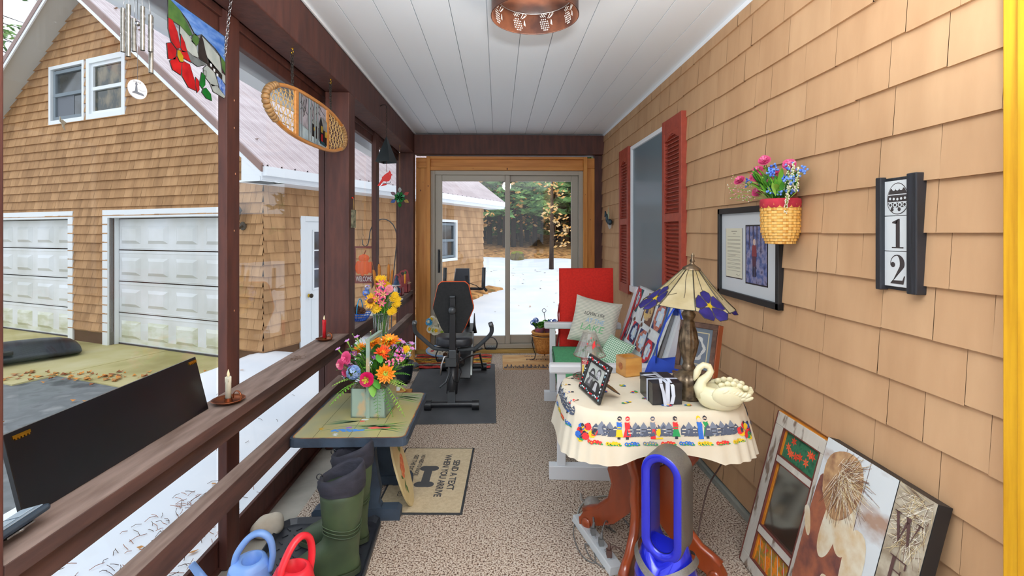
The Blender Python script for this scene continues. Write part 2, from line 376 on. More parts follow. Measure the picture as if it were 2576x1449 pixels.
mb = MB(); framebox(mb, -.81, 1.03, .045, 2.19, -.015, .09, .05, .05, .05, .05, VINYL); mb.build('door_frame', dr, bev=.003)
mb = MB(); framebox(mb, -.76, .145, .095, 2.14, .0, .035, .085, .06, .10, .075, VINYL); mb.build('sliding_panel', dr, bev=.006)
mb = MB(); framebox(mb, .085, .98, .095, 2.14, .045, .08, .06, .085, .10, .07, VINYL); mb.build('fixed_panel', dr, bev=.006)
mbox(-.68, .09, .016, .02, .19, 2.07, PANE).build('pane', dr); mbox(.14, .9, .06, .064, .19, 2.07, PANE).build('pane', dr)
mb = MB(); mb.box(-.725, -.70, -.012, 0, .96, 1.24, BLACKP); mb.tube([(-.705, -.006, 1.22), (-.70, -.045, 1.19), (-.695, -.055, 1.1), (-.70, -.045, 1.01), (-.705, -.006, .98)], .008, BLACKP); mb.build('handle', dr)
# ================================================================ timber frame of the open side
mb = MB(); mb.box(XL-.16, XL, YN, YE-.0, 2.38, 2.61, BROWN); struct(mb, 'beam', .006)
mb = MB(); mb.box(-1.225, -1.19, YN, YE, 2.30, 2.61, BROWN); mb.box(-1.19, -1.175, YN, YE, 2.36, 2.40, BROWN); mb.box(-1.175, -1.15, YN, YE, 2.40, 2.61, BROWN); struct(mb, 'beam', .003)
def post(label, x0, x1, y0, y1, z0, z1):
    tag(mbox(x0-x0, x1-x0, 0, y1-y0, 0, z1-z0, BROWN).build('porch_post', loc=(x0, y0, z0), bev=.006), label, 'post', 'brown porch posts')
post('thick brown post nearest the camera at the left edge', -1.15, -.99, .81, 1.0, 0, 2.38)
post('thick brown square post between snowshoe and bark pouch', -1.15, -.99, 3.245, 3.375, 0, 2.38)
post('thick brown corner post beside the sliding door frame', -1.17, -.99, 5.70, 5.825, 0, 2.38)
# the screen frame outside the posts (mullions, sill, panes)
def mullion(label, y0, y1):
    mb = MB(); mb.box(-.035, 0, 0, y1-y0, 0, 2.40, BROWN); mb.box(-.05, -.035, .02, y1-y0-.01, 0, 2.36, BROWN)
    tag(mb.build('window_mullion', loc=(-1.155, y0, 0), bev=.003), label, 'post', 'thin brown glazing posts')
mullion('thin brown upright between the stained glass panel and the snowshoe', 2.095, 2.195)
mullion('thin brown upright behind the black bell and red bird', 4.62, 4.73)
NAIL = M('nail_filler', (226, 170, 130), .6)
mb = MB(); mb.box(-1.225, -1.195, YN, YE, -.02, .105, BROWN); mb.box(-1.197, -1.18, YN, YE, -.01, .012, BROWN); struct(mb, 'trim_7', .003)
mb = MB()
for (a, b) in ((.955, 3.245), (3.375, 5.73)):
    mb.box(-1.21, -1.19, a-.02, a+.025, .1, 2.32, BROWN); mb.box(-1.21, -1.17, b+.05, b+.09, .1, 2.32, BROWN)
    mb.box(-1.21, -1.193, a, b, .1, .125, BROWN)
struct(mb, 'trim_8', .002)
for i, (a, b) in enumerate(((.8, 2.10), (2.14, 3.30), (3.32, 4.65), (4.70, 5.78))):
    struct(mbox(-1.205, -1.202, a, b, .11, 2.31, PANE), 'window_%d' % (i+2))
mb = MB(); mb.box(-1.5, -1.22, YN, YE+.3, 2.52, 2.54, WHITE); mb.box(-1.62, -1.5, YN, YE+.3, 2.40, 2.60, WHITE); struct(mb, 'trim_10')
# railings
def railing(label, y0, y1, cap):
    t = thing('porch_railing', label, 'railing', (-1.0, y0, 0), 0, 'brown railings of the open side'); L = y1-y0
    mb = MB(); rn = random.Random(int(y0*10)); n = 24
    mb.box(-.15, .01, -.02*0, L, .732, .77, BROWNR); mb.box(-.148, .008, .001, L-.001, .7702, .7712, BROWNT); mb.build('cap_rail', t, bev=.004)
    mbox(-.075, -.02, 0, L, .655, .732, BROWNR).build('sub_rail', t, bev=.004)
    mb = MB(); mb.box(-.06, .005, 0, L, .41, .497, BROWNR); mb.box(-.058, .003, .001, L-.001, .4972, .498, BROWNT); mb.build('lower_rail', t, bev=.004)
railing('brown railing from the left edge to the thick square post', 1.0, 3.245, 0)
railing('brown railing beyond the thick square post, holding the gnome', 3.375, 5.73, 0)
# drum light fixture
COPPER = M('hammered_copper', (104, 62, 42), .45, .3, (58, 34, 28), (9, 9, 9), .25, det=5)
t = thing('ceiling_light', 'round hammered copper ceiling light with pine cone cutouts', 'ceiling light', (.172, 2.26, ZC))
mb = MB(); r0, z0, z1 = .203, -.165, -.03; n = 96
for (ra, rb) in ((r0, r0), (r0-.003, r0-.003)): mb.lathe([(ra, z0), (rb, z1)], COPPER, n=n)
mb.lathe([(r0-.003, z0), (r0, z0)], COPPER, n=n); mb.build('shade_drum', t)
mb = MB(); mb.tube([(r0*math.cos(2*PI*k/64), r0*math.sin(2*PI*k/64), z0) for k in range(64)], .0035, COPPER, n=6, closed=True); mb.build('rim', t)
mb = MB(); mb.lathe([(0, -.075), (r0-.03, -.075), (r0-.025, -.07), (r0-.025, -.03), (0, -.03)], COPPER, n=48); mb.tube([((r0-.028)*math.cos(2*PI*k/64), (r0-.028)*math.sin(2*PI*k/64), -.076) for k in range(64)], .003, STEEL, n=6, closed=True); mb.build('bulb_plate', t)
mb = MB(); mb.lathe([(0, -.03), (.07, -.03), (.07, 0), (0, 0)], COPPER, n=24); mb.build('canopy', t)
CUT = M('cutout_bright', (226, 226, 220), .5)
def onring(cx, u, v, w_, h, an=0):
    u, v, w_, h = u*1.25, v*1.25+.004, w_*1.2, h*1.2     # small opening painted on the inner face, bright as if lit through
    pts = []
    for k in range(8):
        q = 2*PI*k/8; a_ = w_/2*math.cos(q); b_ = h/2*math.sin(q); x = u+a_*math.cos(an)-b_*math.sin(an); y = v+a_*math.sin(an)+b_*math.cos(an)
        th = cx-x/r0; rr = r0-.0045; pts.append((rr*math.cos(th), rr*math.sin(th), (z0+z1)/2-.015+y))
    mb.add(pts, [tuple(range(8))], CUT)
for k in range(9):
    mb = MB(); cx = R(90+40*(k+.5))
    for i in range(6):
        for j in range(5):
            if abs(i-2.5)+abs(j-2) < 4.2: onring(cx, -.002+(j-2)*.0075+(i-3)*.002, -.012-(i-2.5)*.0085, .004, .0055)
    for i in range(6):
        onring(cx, -.02+i*.004, .022+(i % 2)*.008, .0018, .014, R(35+i*5)); onring(cx, .012+i*.004, .018+(i % 3)*.007, .0018, .014, R(-30-i*8)); onring(cx, .026, .002-i*.003, .0018, .012, R(20+i*6))
    onring(cx, .024, .02, .003, .03, R(-50)); mb.build('pine_cone_cutout', t)
# ================================================================ garage across the drive
GA = R(-23.35); GP = (-3.29, 6.878, -.44)
g = thing('garage', 'tan shingled two-car garage with ribbed metal roof across the drive', 'garage', GP, GA)
GW, GD, ZE, SL = 8.08, 7.24, 3.04, .75     # width, depth, soffit height at the wall, slope
AX = -GW/2; ZA = ZE+SL*GW/2
rnd = random.Random(9)
# siding
D1 = (-3.48, -.74, 0, 2.13); D2 = (-7.34, -4.60, 0, 2.13); W1 = (-5.13, -4.18, 3.86, 4.8); W2 = (-4.02, -3.07, 3.86, 4.8)
EN = (.74, 1.66, -.1, 2.06); W3 = (4.75, 5.63, 1.25, 2.15)
mb = MB(); holes = [D1, D2, W1, W2]
rs = [(-GW, 0, 0, ZE)]
for h in holes: rs = subtract(rs, h)
for q in rs: mb.box(q[0], q[1], 0, .1, q[2], q[3], DARKJ)
rs = [(-GW, 0, ZE, ZA)]
for h in holes[2:]: rs = subtract(rs, h)
for q in rs:
    poly = [(q[0], q[2]), (q[1], q[2]), (q[1], q[3]), (q[0], q[3])]
    for cl in ((SL, 1, ZE), (-SL, 1, ZE+SL*GW)): poly = clip(poly, *cl)
    if len(poly) > 2: mb.prism(poly, 0.002, .1, DARKJ)
shingles(mb, -GW, 0.012, .2, ZA, .225, .149, (.09, .26), holes, GSH, .032, rnd, clips=((SL, 1, ZE), (-SL, 1, ZE+SL*GW)), gap=.003)
mb.build('gable_siding', g)
XS = Matrix(((0, -1, 0, 0), (1, 0, 0, 0), (0, 0, 1, 0), (0, 0, 0, 1)))   # local x -> +y, outward -y -> +x
mb = MB(); mb.X = XS; holes = [EN, W3]
rs = [(0, GD, 0, ZE)]
for h in holes: rs = subtract(rs, h)
for q in rs: mb.box(q[0], q[1], 0, .1, q[2], q[3], DARKJ)
shingles(mb, -.012, GD, .2, ZE-.3, .225, .172, (.09, .28), holes, GSH, .026, rnd, gap=.003)
mb.build('side_siding', g)
for q in ((-4.60, -3.48, .01, .12), (-.74, -.0, .01, .12), (-GW, -7.34, .01, .12), (-.1, -.01, .12, GD)): mbox(*q, -.1, .22, CONC).build('foundation', g)
mb = MB(); mb.box(-GW, -.02, GD-.1, GD, 0, ZE, DARKJ); mb.box(-GW, -GW+.1, .1, GD, 0, ZE, DARKJ); mb.build('rear_walls', g)
# roof
OV, RK = .45, .42
METAL = M('roof_metal', (214, 200, 202), .35, .2, (196, 180, 182), (1.2, 1.2, 6), .06)
mb = MB()
prof = [(0, 0), (.015, 0), (.03, .034), (.05, .034), (.065, 0), (.11, 0), (.118, .013), (.135, .013), (.143, 0), (.165, 0), (.173, .013), (.19, .013), (.198, 0), (.225, 0)]
pts = []
y = -RK
while y < GD+RK: pts += [(y+p[0], p[1]) for p in prof]; y += .225
for sgn in (1, -1):
    xe = (GW/2+OV+.06); dz = SL*xe; zt = ZA+.07; L = math.hypot(xe, dz)
    top = [(AX, p[0], zt+p[1]*.8) for p in pts]; bot = [(AX+sgn*xe, p[0], zt-dz+p[1]) for p in pts]; n = len(pts)
    mb.add(top+bot, [(i, i+1, n+i+1, n+i) for i in range(n-1)], METAL)
mb.build('roof', g)
SOF = M('soffit_white', (206, 208, 206), .6)
mb = MB()
for sgn in (1, -1):
    def q(x, dz): return (AX+sgn*x, ZA-SL*x+dz)
    e = GW/2+OV
    mb.prism([q(0, 0), q(e, 0), q(e, .02), q(0, .02)], -RK, GD+RK, SOF)
mb.build('soffit', g)
mb = MB(); BRT = M('rake_brown', (140, 112, 104), .5)
for sgn in (1, -1):
    def q(x, dz): return (AX+sgn*x, ZA-SL*x+dz)
    e = GW/2+OV+.02
    mb.prism([q(0, -.09), q(e, -.09), q(e, -.02), q(0, -.02)], -RK-.02, -RK, WHITE); mb.prism([q(0, -.12), q(e, -.12), q(e, .06), q(0, .06)], GD+RK, GD+RK+.02, WHITE)
    mb.prism([q(0, -.02), q(e, -.02), q(e, .09), q(0, .09)], -RK-.03, -RK, BRT)
    xe = AX+sgn*(e-.04); zs = ZA-SL*(e-.04)
    mb.box(min(xe, xe+sgn*.03), max(xe, xe+sgn*.03), -RK, GD+RK, zs-.15, zs+.02, WHITE)
    mb.box(min(xe+sgn*.03, xe+sgn*.1), max(xe+sgn*.03, xe+sgn*.1), -RK, GD+RK, zs-.10, zs+.02, WHITE)
# boxed eave return
zs = ZE-SL*OV
mb.prism([(.1, zs-.15), (OV-.02, zs-.15), (OV-.02, zs), (.1, zs+.28)], -RK-.01, -.02, WHITE); mb.box(-.02, OV, -RK, GD+RK, zs-.15, zs-.13, WHITE)
mb.build('fascia', g)
GDOOR = M('garage_door_white', (228, 231, 233), .5, 0, (206, 208, 204), (1.5, 1.5, 1.5), .05)
GDIRT = M('door_algae', (222, 224, 214), .7, 0, (198, 200, 174), (3, 3, 8), ramp=(.4, .6))
def gdoor(h, nm):
    x0, x1, z0, z1 = h; t = MB()
    for k in range(4):
        a = z0+.02+k*.5275; b_ = a+.51; mt = GDIRT if k == 0 else GDOOR
        t.box(x0, x1, .13, .16, a, b_, GDOOR); t.box(x0, x1, .125, .13, b_-.045, b_-.03, GDOOR); t.box(x0, x1, .125, .13, a+.02, a+.03, GDOOR)
        if k == 0: t.box(x0, x1, .1285, .13, a+.03, a+.10, GDIRT)
        for c in range(4):
            cx = x0+(c+.5)*(x1-x0)/4; wx, wz = .25, .145; cz = a+.245
            o4 = [(cx-wx, cz-wz), (cx+wx, cz-wz), (cx+wx, cz+wz), (cx-wx, cz+wz)]; i4 = [(cx-wx+.07, cz-wz+.05), (cx+wx-.07, cz-wz+.05), (cx+wx-.07, cz+wz-.05), (cx-wx+.07, cz+wz-.05)]
            vs = [(p[0], .1295, p[1]) for p in o4]+[(p[0], .095, p[1]) for p in i4]
            t.add(vs, [(0, 1, 5, 4), (1, 2, 6, 5), (2, 3, 7, 6), (3, 0, 4, 7), (4, 5, 6, 7)], mt if k == 0 else GDOOR)
    t.box(x0, x1, .12, .17, 0, .03, M('rubber_sweep', (70, 66, 66), .8)); d = t.build('garage_door', g)
    m_ = MB(); m_.box(x0-.14, x0, -.03, .02, 0, z1+.13, GWHITE); m_.box(x1, x1+.14, -.03, .02, 0, z1+.13, GWHITE); m_.box(x0, x1, -.03, .02, z1, z1+.13, GWHITE)
    m_.box(x0-.005, x0+.0, .02, .16, 0, z1, GWHITE); m_.box(x1, x1+.005, .02, .16, 0, z1, GWHITE); m_.box(x0, x1, .02, .16, z1-.005, z1, GWHITE); m_.box(x0, x0+.03, .07, .125, 0, z1, GWHITE); m_.build('door_casing', d, bev=.004)
gdoor(D1, 0); gdoor(D2, 1)
DG = M('garage_dark_glass', (78, 84, 88), .08, 0, (48, 52, 50), (3, 3, 3)); DG2 = M('garage_forest_reflection', (120, 108, 84), .08, 0, (44, 50, 44), (6, 6, 4), det=7, ramp=(.42, .6))  # the second glass has reflected trees painted into its colour
def gwin(h, X, mat, blind):
    x0, x1, z0, z1 = h; m_ = MB(); m_.X = X; framebox(m_, x0-.05, x1+.05, z0-.05, z1+.05, -.035, .03, .09, .09, .09, .09, GWHITE) if not blind else framebox(m_, x0-.05, x1+.05, z0-.05, z1+.05, -.035, .03, .06, .06, .07, .06, GWHITE)
    framebox(m_, x0+.03, x1-.03, z0+.03, z1-.03, .0, .05, .06, .06, .06, .06, GWHITE if not blind else GREYW); zm = (z0+z1)/2; m_.box(x0+.05, x1-.05, -.005, .05, zm-.03, zm+.03, GWHITE if not blind else GREYW)
    f_ = m_.build('window', g, bev=.004); p_ = MB(); p_.X = X; p_.box(x0+.05, x1-.05, .035, .04, z0+.05, z1-.05, mat)
    if blind: p_.box(x0+.1, x1-.35, .03, .034, z0+.1, z1-.45, M('curtain_grey', (104, 110, 118), .6))
    p_.build('pane', f_)
I4 = Matrix.Identity(4); gwin(W1, I4, DG, True); gwin(W2, I4, DG2, False); gwin(W3, XS, DG, True)
# side entry door
x0, x1, z0, z1 = EN; mb = MB(); mb.X = XS
mb.box(x0-.09, x0, -.03, .02, -.1, z1+.08, GWHITE); mb.box(x1, x1+.09, -.03, .02, -.1, z1+.08, GWHITE); mb.box(x0, x1, -.03, .02, z1, z1+.08, GWHITE)
mb.box(x0, x1, .0, .05, -.1, z1, GWHITE)
for (a, b) in ((x0+.15, x0+.44), (x0+.5, x0+.78)): framebox(mb, a, b, .2, .84, -.006, .0, .015, .015, .015, .015, GWHITE)
framebox(mb, x0+.17, x0+.76, .98, 1.93, -.012, 0, .03, .03, .03, .03, GWHITE)
for k in (1, 2): mb.box(x0+.2, x0+.73, -.008, 0, .98+.03+k*.297-.01, .98+.03+k*.297+.01, GWHITE)
mb.box(x0+.19, x0+.205, -.008, 0, 1.0, 1.9, GWHITE); mb.box(x0+.36, x0+.375, -.008, 0, 1.0, 1.9, GWHITE)
ed = mb.build('entry_door', g, bev=.003); mb = MB(); mb.X = XS; mb.box(x0+.2, x0+.73, -.004, -.001, 1.01, 1.9, M('entry_dark_glass', (70, 76, 92), .1, 0, (50, 50, 50), (5, 5, 5))); mb.build('pane', ed)
mb = MB(); mb.X = XS; mb.cyl((x0+.1, 0, .9), (x0+.1, -.03, .9), .03, .022, BRASS); mb.ball((x0+.1, -.05, .9), (.035, .028, .035), M('dark_bronze', (60, 52, 42), .35, .8)); mb.build('knob', ed)
# coach lantern (top-level: hangs on the wall)
def gpt(x, y, z): c, s_ = math.cos(GA), math.sin(GA); return (GP[0]+c*x-s_*y, GP[1]+s_*x+c*y, GP[2]+z)
LB = M('lantern_patina', (66, 76, 74), .7, 0, (38, 40, 40), (30, 30, 30)); LG = M('amber_lantern_glass', (190, 170, 110), .2)
t = thing('wall_lantern', 'weathered green coach lantern on the garage wall near its corner', 'lantern', gpt(-.36, -.02, 1.86), GA)
mb = MB(); mb.cyl((0, 0, .12), (0, -.02, .12), .06, mat=LB); mb.tube([(0, -.02, .12), (0, -.09, .07), (0, -.13, .1), (0, -.13, .16)], .016, LB); mb.tube([(0, -.13, .1), (0, -.13, -.04)], [.02, .006], LB); mb.build('bracket', t)
mb = MB(); mb.lathe([(.045, .16), (.05, .17), (.085, .33)], LG, (0, -.13, 0), n=4, smooth=False); mb.build('lantern_glass', t)
mb = MB(); mb.lathe([(.055, .155), (.055, .17), (0, .17)], LB, (0, -.13, 0), n=8); mb.lathe([(.105, .325), (.11, .34), (.05, .42), (.02, .44), (.015, .47), (0, .48)], LB, (0, -.13, 0), n=4, smooth=False)
for k in range(4): a = PI/2*k; mb.tube([(.048*math.cos(a), -.13+.048*math.sin(a), .16), (.088*math.cos(a), -.13+.088*math.sin(a), .335)], .006, LB, n=5)
mb.build('lantern_frame', t)
# ================================================================ ground outside
ASPH = M3('asphalt', [(84, 86, 88), (122, 126, 128), (108, 112, 114), (146, 148, 148)], (3, 3, 3), .8, .3, det=12)
APRON = M3('apron_concrete', [(160, 148, 92), (190, 178, 124), (204, 194, 152)], (1.1, 1.1, 1.1), .85, .2, det=9)
def H(x, y):      # snow height
    n = noise.noise(Vector((x*.5, y*.5, 1)))*.06+noise.noise(Vector((x*2.2, y*2.2, 5)))*.018
    rise = max(0, y-8)*.033
    return -.40+n+rise
def terrain(name, mat, x0, x1, y0, y1, nx, ny, hf, keep=lambda x, y: True, kind='structure'):
    vs = []; fs = []
    for j in range(ny+1):
        for i in range(nx+1):
            x = x0+(x1-x0)*i/nx; y = y0+(y1-y0)*j/ny; vs.append((x, y, hf(x, y)))
    for j in range(ny):
        for i in range(nx):
            if keep(x0+(x1-x0)*(i+.5)/nx, y0+(y1-y0)*(j+.5)/ny): a = j*(nx+1)+i; fs.append((a, a+1, a+nx+2, a+nx+1))
    mb = MB(); mb.add(vs, fs, mat, True); return mb.build(name)
tag(mbox(-14, -2.8, -1.5, 9, -.6, -.45, ASPH).build('driveway'), kind='structure')
mb = MB(); mb.X = Matrix.Translation(GP) @ Matrix.Rotation(GA, 4, 'Z')
mb.box(-7.7, -2.2, -1.75, .15, -.03, .008, APRON); mb.box(-2.2, .25, -1.3, .15, -.03, .004, APRON); tag(mb.build('concrete_apron'), kind='structure')
SNOW = M('snow', (246, 248, 252), .7, 0, (232, 238, 246), (1.2, 1.2, 1.2), .25, det=8, bd=.05)
def snowh(x, y):
    h = H(x, y)
    # shoulder where the ploughed drive begins
    e = x+3.25+.5*min(1, max(0, (y-4.3)/.8))+.35*noise.noise(Vector((y*.6, 3, 0))) + (max(0, y-5.2)*.0)
    if e < 0: h -= min(.5, -e*1.6)
    elif e < .9 and 5.0 < y < 8: h += .16*math.sin(PI*e/.9)
    return h
def left_leaf_edge(x, y): return y < 25+2.2*noise.noise(Vector((x*.4, 2, 0)))-.25*x
tag(terrain('snow_ground', SNOW, -4.2, 14, -1.5, 27, 110, 170, snowh, left_leaf_edge), kind='structure')
LEAFG = M3('leaf_litter', [(92, 66, 38), (176, 122, 66), (210, 158, 96), (150, 98, 50), (120, 108, 56)], (2.6, 2.6, 2.6), .95, .4, det=12, pos=[.32, .45, .52, .6, .7])
def hill(x, y): return -.42-.25*min(1, max(0, (25.5-.25*x-y)/1.5))+max(0, y-8)*.031+max(0, y-22)*.05+.15*noise.noise(Vector((x*.2, y*.2, 0)))
tag(terrain('leaf_covered_hill', LEAFG, -40, 40, 7, 75, 60, 60, hill), kind='structure')
mb = MB(); mb.X = Matrix.Translation(GP) @ Matrix.Rotation(GA, 4, 'Z'); vs = []; fs = []
rn = random.Random(3); N = 40
for i in range(N+1):
    y = 2+(GD+.6-2)*i/N; vs += [(-.1, y, .30+.05*(i/N)), (.18+rn.random()*.18, y, .20+.10*i/N), (.35+rn.random()*.2, y, -.1)]
for i in range(N): a = 3*i; fs += [(a, a+1, a+4, a+3), (a+1, a+2, a+5, a+4)]
mb.add(vs, fs, LEAFG, True); tag(mb.build('bare_leafy_strip'), kind='structure')
# twigs and leaves lying on the snow (nobody could count them)
TW = [M('twig_brown', (96, 70, 50), .9), M('twig_rust', (160, 96, 60), .9), M('leaf_dry', (196, 140, 80), .9)]
mb = MB(); rn = random.Random(12)
def litter(cx, cy, sx, sy, n, L, pl=.1):
    for _ in range(n):
        x, y = rn.gauss(cx, sx), rn.gauss(cy, sy)
        if x > -1.3: continue
        z = snowh(x, y)+.006
        if rn.random() < pl:
            a = rn.random()*6; s_ = rn.uniform(.015, .035); mb.add([(x+s_*math.cos(a+k*PI/2)*(1 if k % 2 else .5), y+s_*math.sin(a+k*PI/2)*(1 if k % 2 else .5), z+rn.random()*.01) for k in range(4)], [(0, 1, 2, 3)], TW[2])
        else:
            a = rn.random()*6; l = L*rn.uniform(.4, 1.3); p = (x, y, z); q = (x+l*math.cos(a), y+l*math.sin(a), z+rn.random()*.012); mb.tube([p, ((p[0]+q[0])/2+rn.uniform(-.01, .01), (p[1]+q[1])/2, z+.008), q], .0017, rn.choice(TW[:2]), n=3)
litter(-1.85, 2.05, .22, .35, 620, .07, .03); litter(-1.6, 1.6, .12, .25, 150, .06, .02); litter(-1.95, 3.15, .12, .2, 160, .07, .05); litter(-1.5, 2.7, .12, .5, 130, .05, .05); litter(-2.3, 4, .7, 1.2, 60, .06, .3); litter(-1.5, 4.4, .1, .7, 60, .05, .2)
tag(mb.build('fallen_twigs'), 'dry twigs and pine needles scattered on the snow beside the porch', 'twigs', kind='stuff')
mb = MB(); rn = random.Random(5)
for _ in range(90):
    x, y = rn.uniform(-1.2, 4.5), rn.uniform(6.8, 20)
    z = snowh(x, y)+.012; a = rn.random()*6; s_ = rn.uniform(.02, .06)
    if rn.random() < .5: mb.add([(x+s_*math.cos(a+k*PI/2)*(1 if k % 2 else .5), y+s_*math.sin(a+k*PI/2), z+.02*(k % 2)) for k in range(4)], [(0, 1, 2, 3)], TW[rn.choice((0, 2))])
    else: mb.tube([(x, y, z), (x+s_*5*math.cos(a), y+s_*5*math.sin(a), z+.01)], .004, TW[0], n=3)
tag(mb.build('fallen_leaves'), 'single brown leaves and sticks strewn over the snowy yard behind the glass door', 'leaves', kind='stuff')
mb = MB(); rn = random.Random(6)
for _ in range(120):
    k = rn.random(); X_ = -6.9+k*3.1+rn.gauss(0, .15); Y_ = 6.5-.1*k+rn.gauss(0, .12)
    if rn.random() < .12: X_, Y_ = rn.uniform(-6.5, -3.5), rn.uniform(4.2, 7)
    z = -.428; a = rn.random()*6; s_ = rn.uniform(.02, .05); mb.add([(X_+s_*math.cos(a+q*PI/2)*(1 if q % 2 else .5), Y_+s_*math.sin(a+q*PI/2), z+.02*(q % 2)) for q in range(4)], [(0, 1, 2, 3)], rn.choice((TW[2], TW[2], TW[1], M('leaf_orange', (224, 150, 70), .9))))
tag(mb.build('fallen_leaves'), 'orange leaves gathered along the edge of the asphalt by the garage apron', 'leaves', kind='stuff')
# black sled lying before the left garage door
SLED = M('sled_black', (44, 50, 58), .38, 0, (30, 34, 40), (4, 4, 4))
t = thing('utility_sled', 'long black plastic sled lying upside down before the left garage door', 'sled', (-7.37, 6.92, -.43), R(49))
rings = []
for i, u in enumerate([0, .04, .15, .5, .85, .96, 1]):
    x = -1.1+2.3*u; k = [.5, .8, .95, 1, 1, .9, .65][i]; hh = [.08, .2, .26, .3, .3, .24, .1][i]; rings.append([(x, -.42*k, 0), (x, -.40*k, hh*.45), (x, -.3*k, hh*.5), (x, -.22*k, hh), (x, .22*k, hh), (x, .3*k, hh*.5), (x, .40*k, hh*.45), (x, .42*k, 0)])
mb = MB(); mb.loop(rings, SLED); mb.build('hull', t, bev=0, sub=1)
mb = MB(); mb.tube([(-1.2, -.52, .12), (-.3, -.5, .16), (.35, -.36, .2)], .014, BLACKP); mb.tube([(-1.2, -.4, .12), (-.3, -.42, .17), (.35, -.36, .2)], .014, BLACKP); mb.build('tow_bar', t)
mb = MB(); mb.cbox((.36, -.38, .19), (.12, .1, .05), BLACKP); mb.build('hitch', t, bev=.01)
# shepherd's hook with the pumpkin sign
IRON = M('wrought_iron', (66, 72, 74), .5, .5)
hx, hy = -1.62, 7.35
mb = MB(); mb.tube([(.0, 0, 0), (.02, 0, 1.0), (.09, 0, 1.7)]+[(-.115+.205*math.cos(a), 0, 1.78+.27*math.sin(a)) for a in [R(q) for q in range(10, 181, 17)]]+[(-.33, 0, 1.72), (-.345, 0, 1.66), (-.385, 0, 1.635), (-.425, 0, 1.67), (-.425, 0, 1.74)], .008, IRON, n=8)
mb.tube([(0, 0, .02), (.0, 0, -.3)], .007, IRON)
sh = mb.build('shepherd_hook', loc=(hx, hy, -.4)); tag(sh, "tall dark iron shepherd's hook standing in the snow beyond the far railing", 'garden hook')
t = thing('pumpkin_sign', 'brown metal sign with orange pumpkin hanging from the iron shepherd hook', 'sign', (hx-.42, hy, .68))
BS = M('sign_brown', (120, 50, 42), .5); OR = M('pumpkin_orange', (226, 96, 44), .5)
mb = MB(); framebox(mb, -.13, .17, .0, .56, -.006, .006, .025, .025, .12, .03, BS); mb.tube([(-.13, 0, .3), (-.17, 0, .28), (-.17, 0, .2), (-.13, 0, .18)], .006, BS); mb.tube([(-.05, 0, .56), (.0, 0, .75), (.0, 0, .96)], .0015, BLACKM, n=4); mb.tube([(.08, 0, .56), (.0, 0, .75)], .0015, BLACKM, n=4); mb.build('sign_frame', t)
mb = MB()
for (cx, cz, rx, rz) in ((-.06, .24, .05, .1), (0, .23, .05, .12), (.06, .24, .05, .11), (.12, .24, .04, .09), (.02, .39, .055, .055), (-.02, .38, .04, .05), (.06, .38, .04, .05)): mb.ball((cx, -.01, cz), (rx, .012, rz), OR)
mb.tube([(.02, -.01, .43), (.05, -.01, .5)], .008, BS); mb.build('pumpkins', t)
mb = MB(); mb.text('WELCOME', M('sign_lettering', (226, 220, 214), .6), -.10, -.07, .24, .075, fr((0, -.009, .1), (1, 0, 0), (0, 0, 1))); mb.build('lettering', t)
# tree stump in the yard
mb = MB(); sz = hill(.75, 21); mb.lathe([(.42, -.1), (.34, .12), (.30, .42), (.26, .5), (0, .52)], M('stump_bark', (120, 110, 70), .95, 0, (84, 66, 48), (6, 6, 3), .5), (0, 0, 0), n=18, wob=lambda a, z: 1+.12*math.sin(3*a)+.06*math.sin(7*a)); mb.ball((0, 0, .46), (.3, .3, .1), M('moss', (150, 150, 50), .95, 0, (100, 110, 30), (20, 20, 20), .5))
tag(mb.build('tree_stump', loc=(.95, 24, hill(.95, 24)+.02)), 'mossy tree stump on the far edge of the snowy yard', 'tree stump')
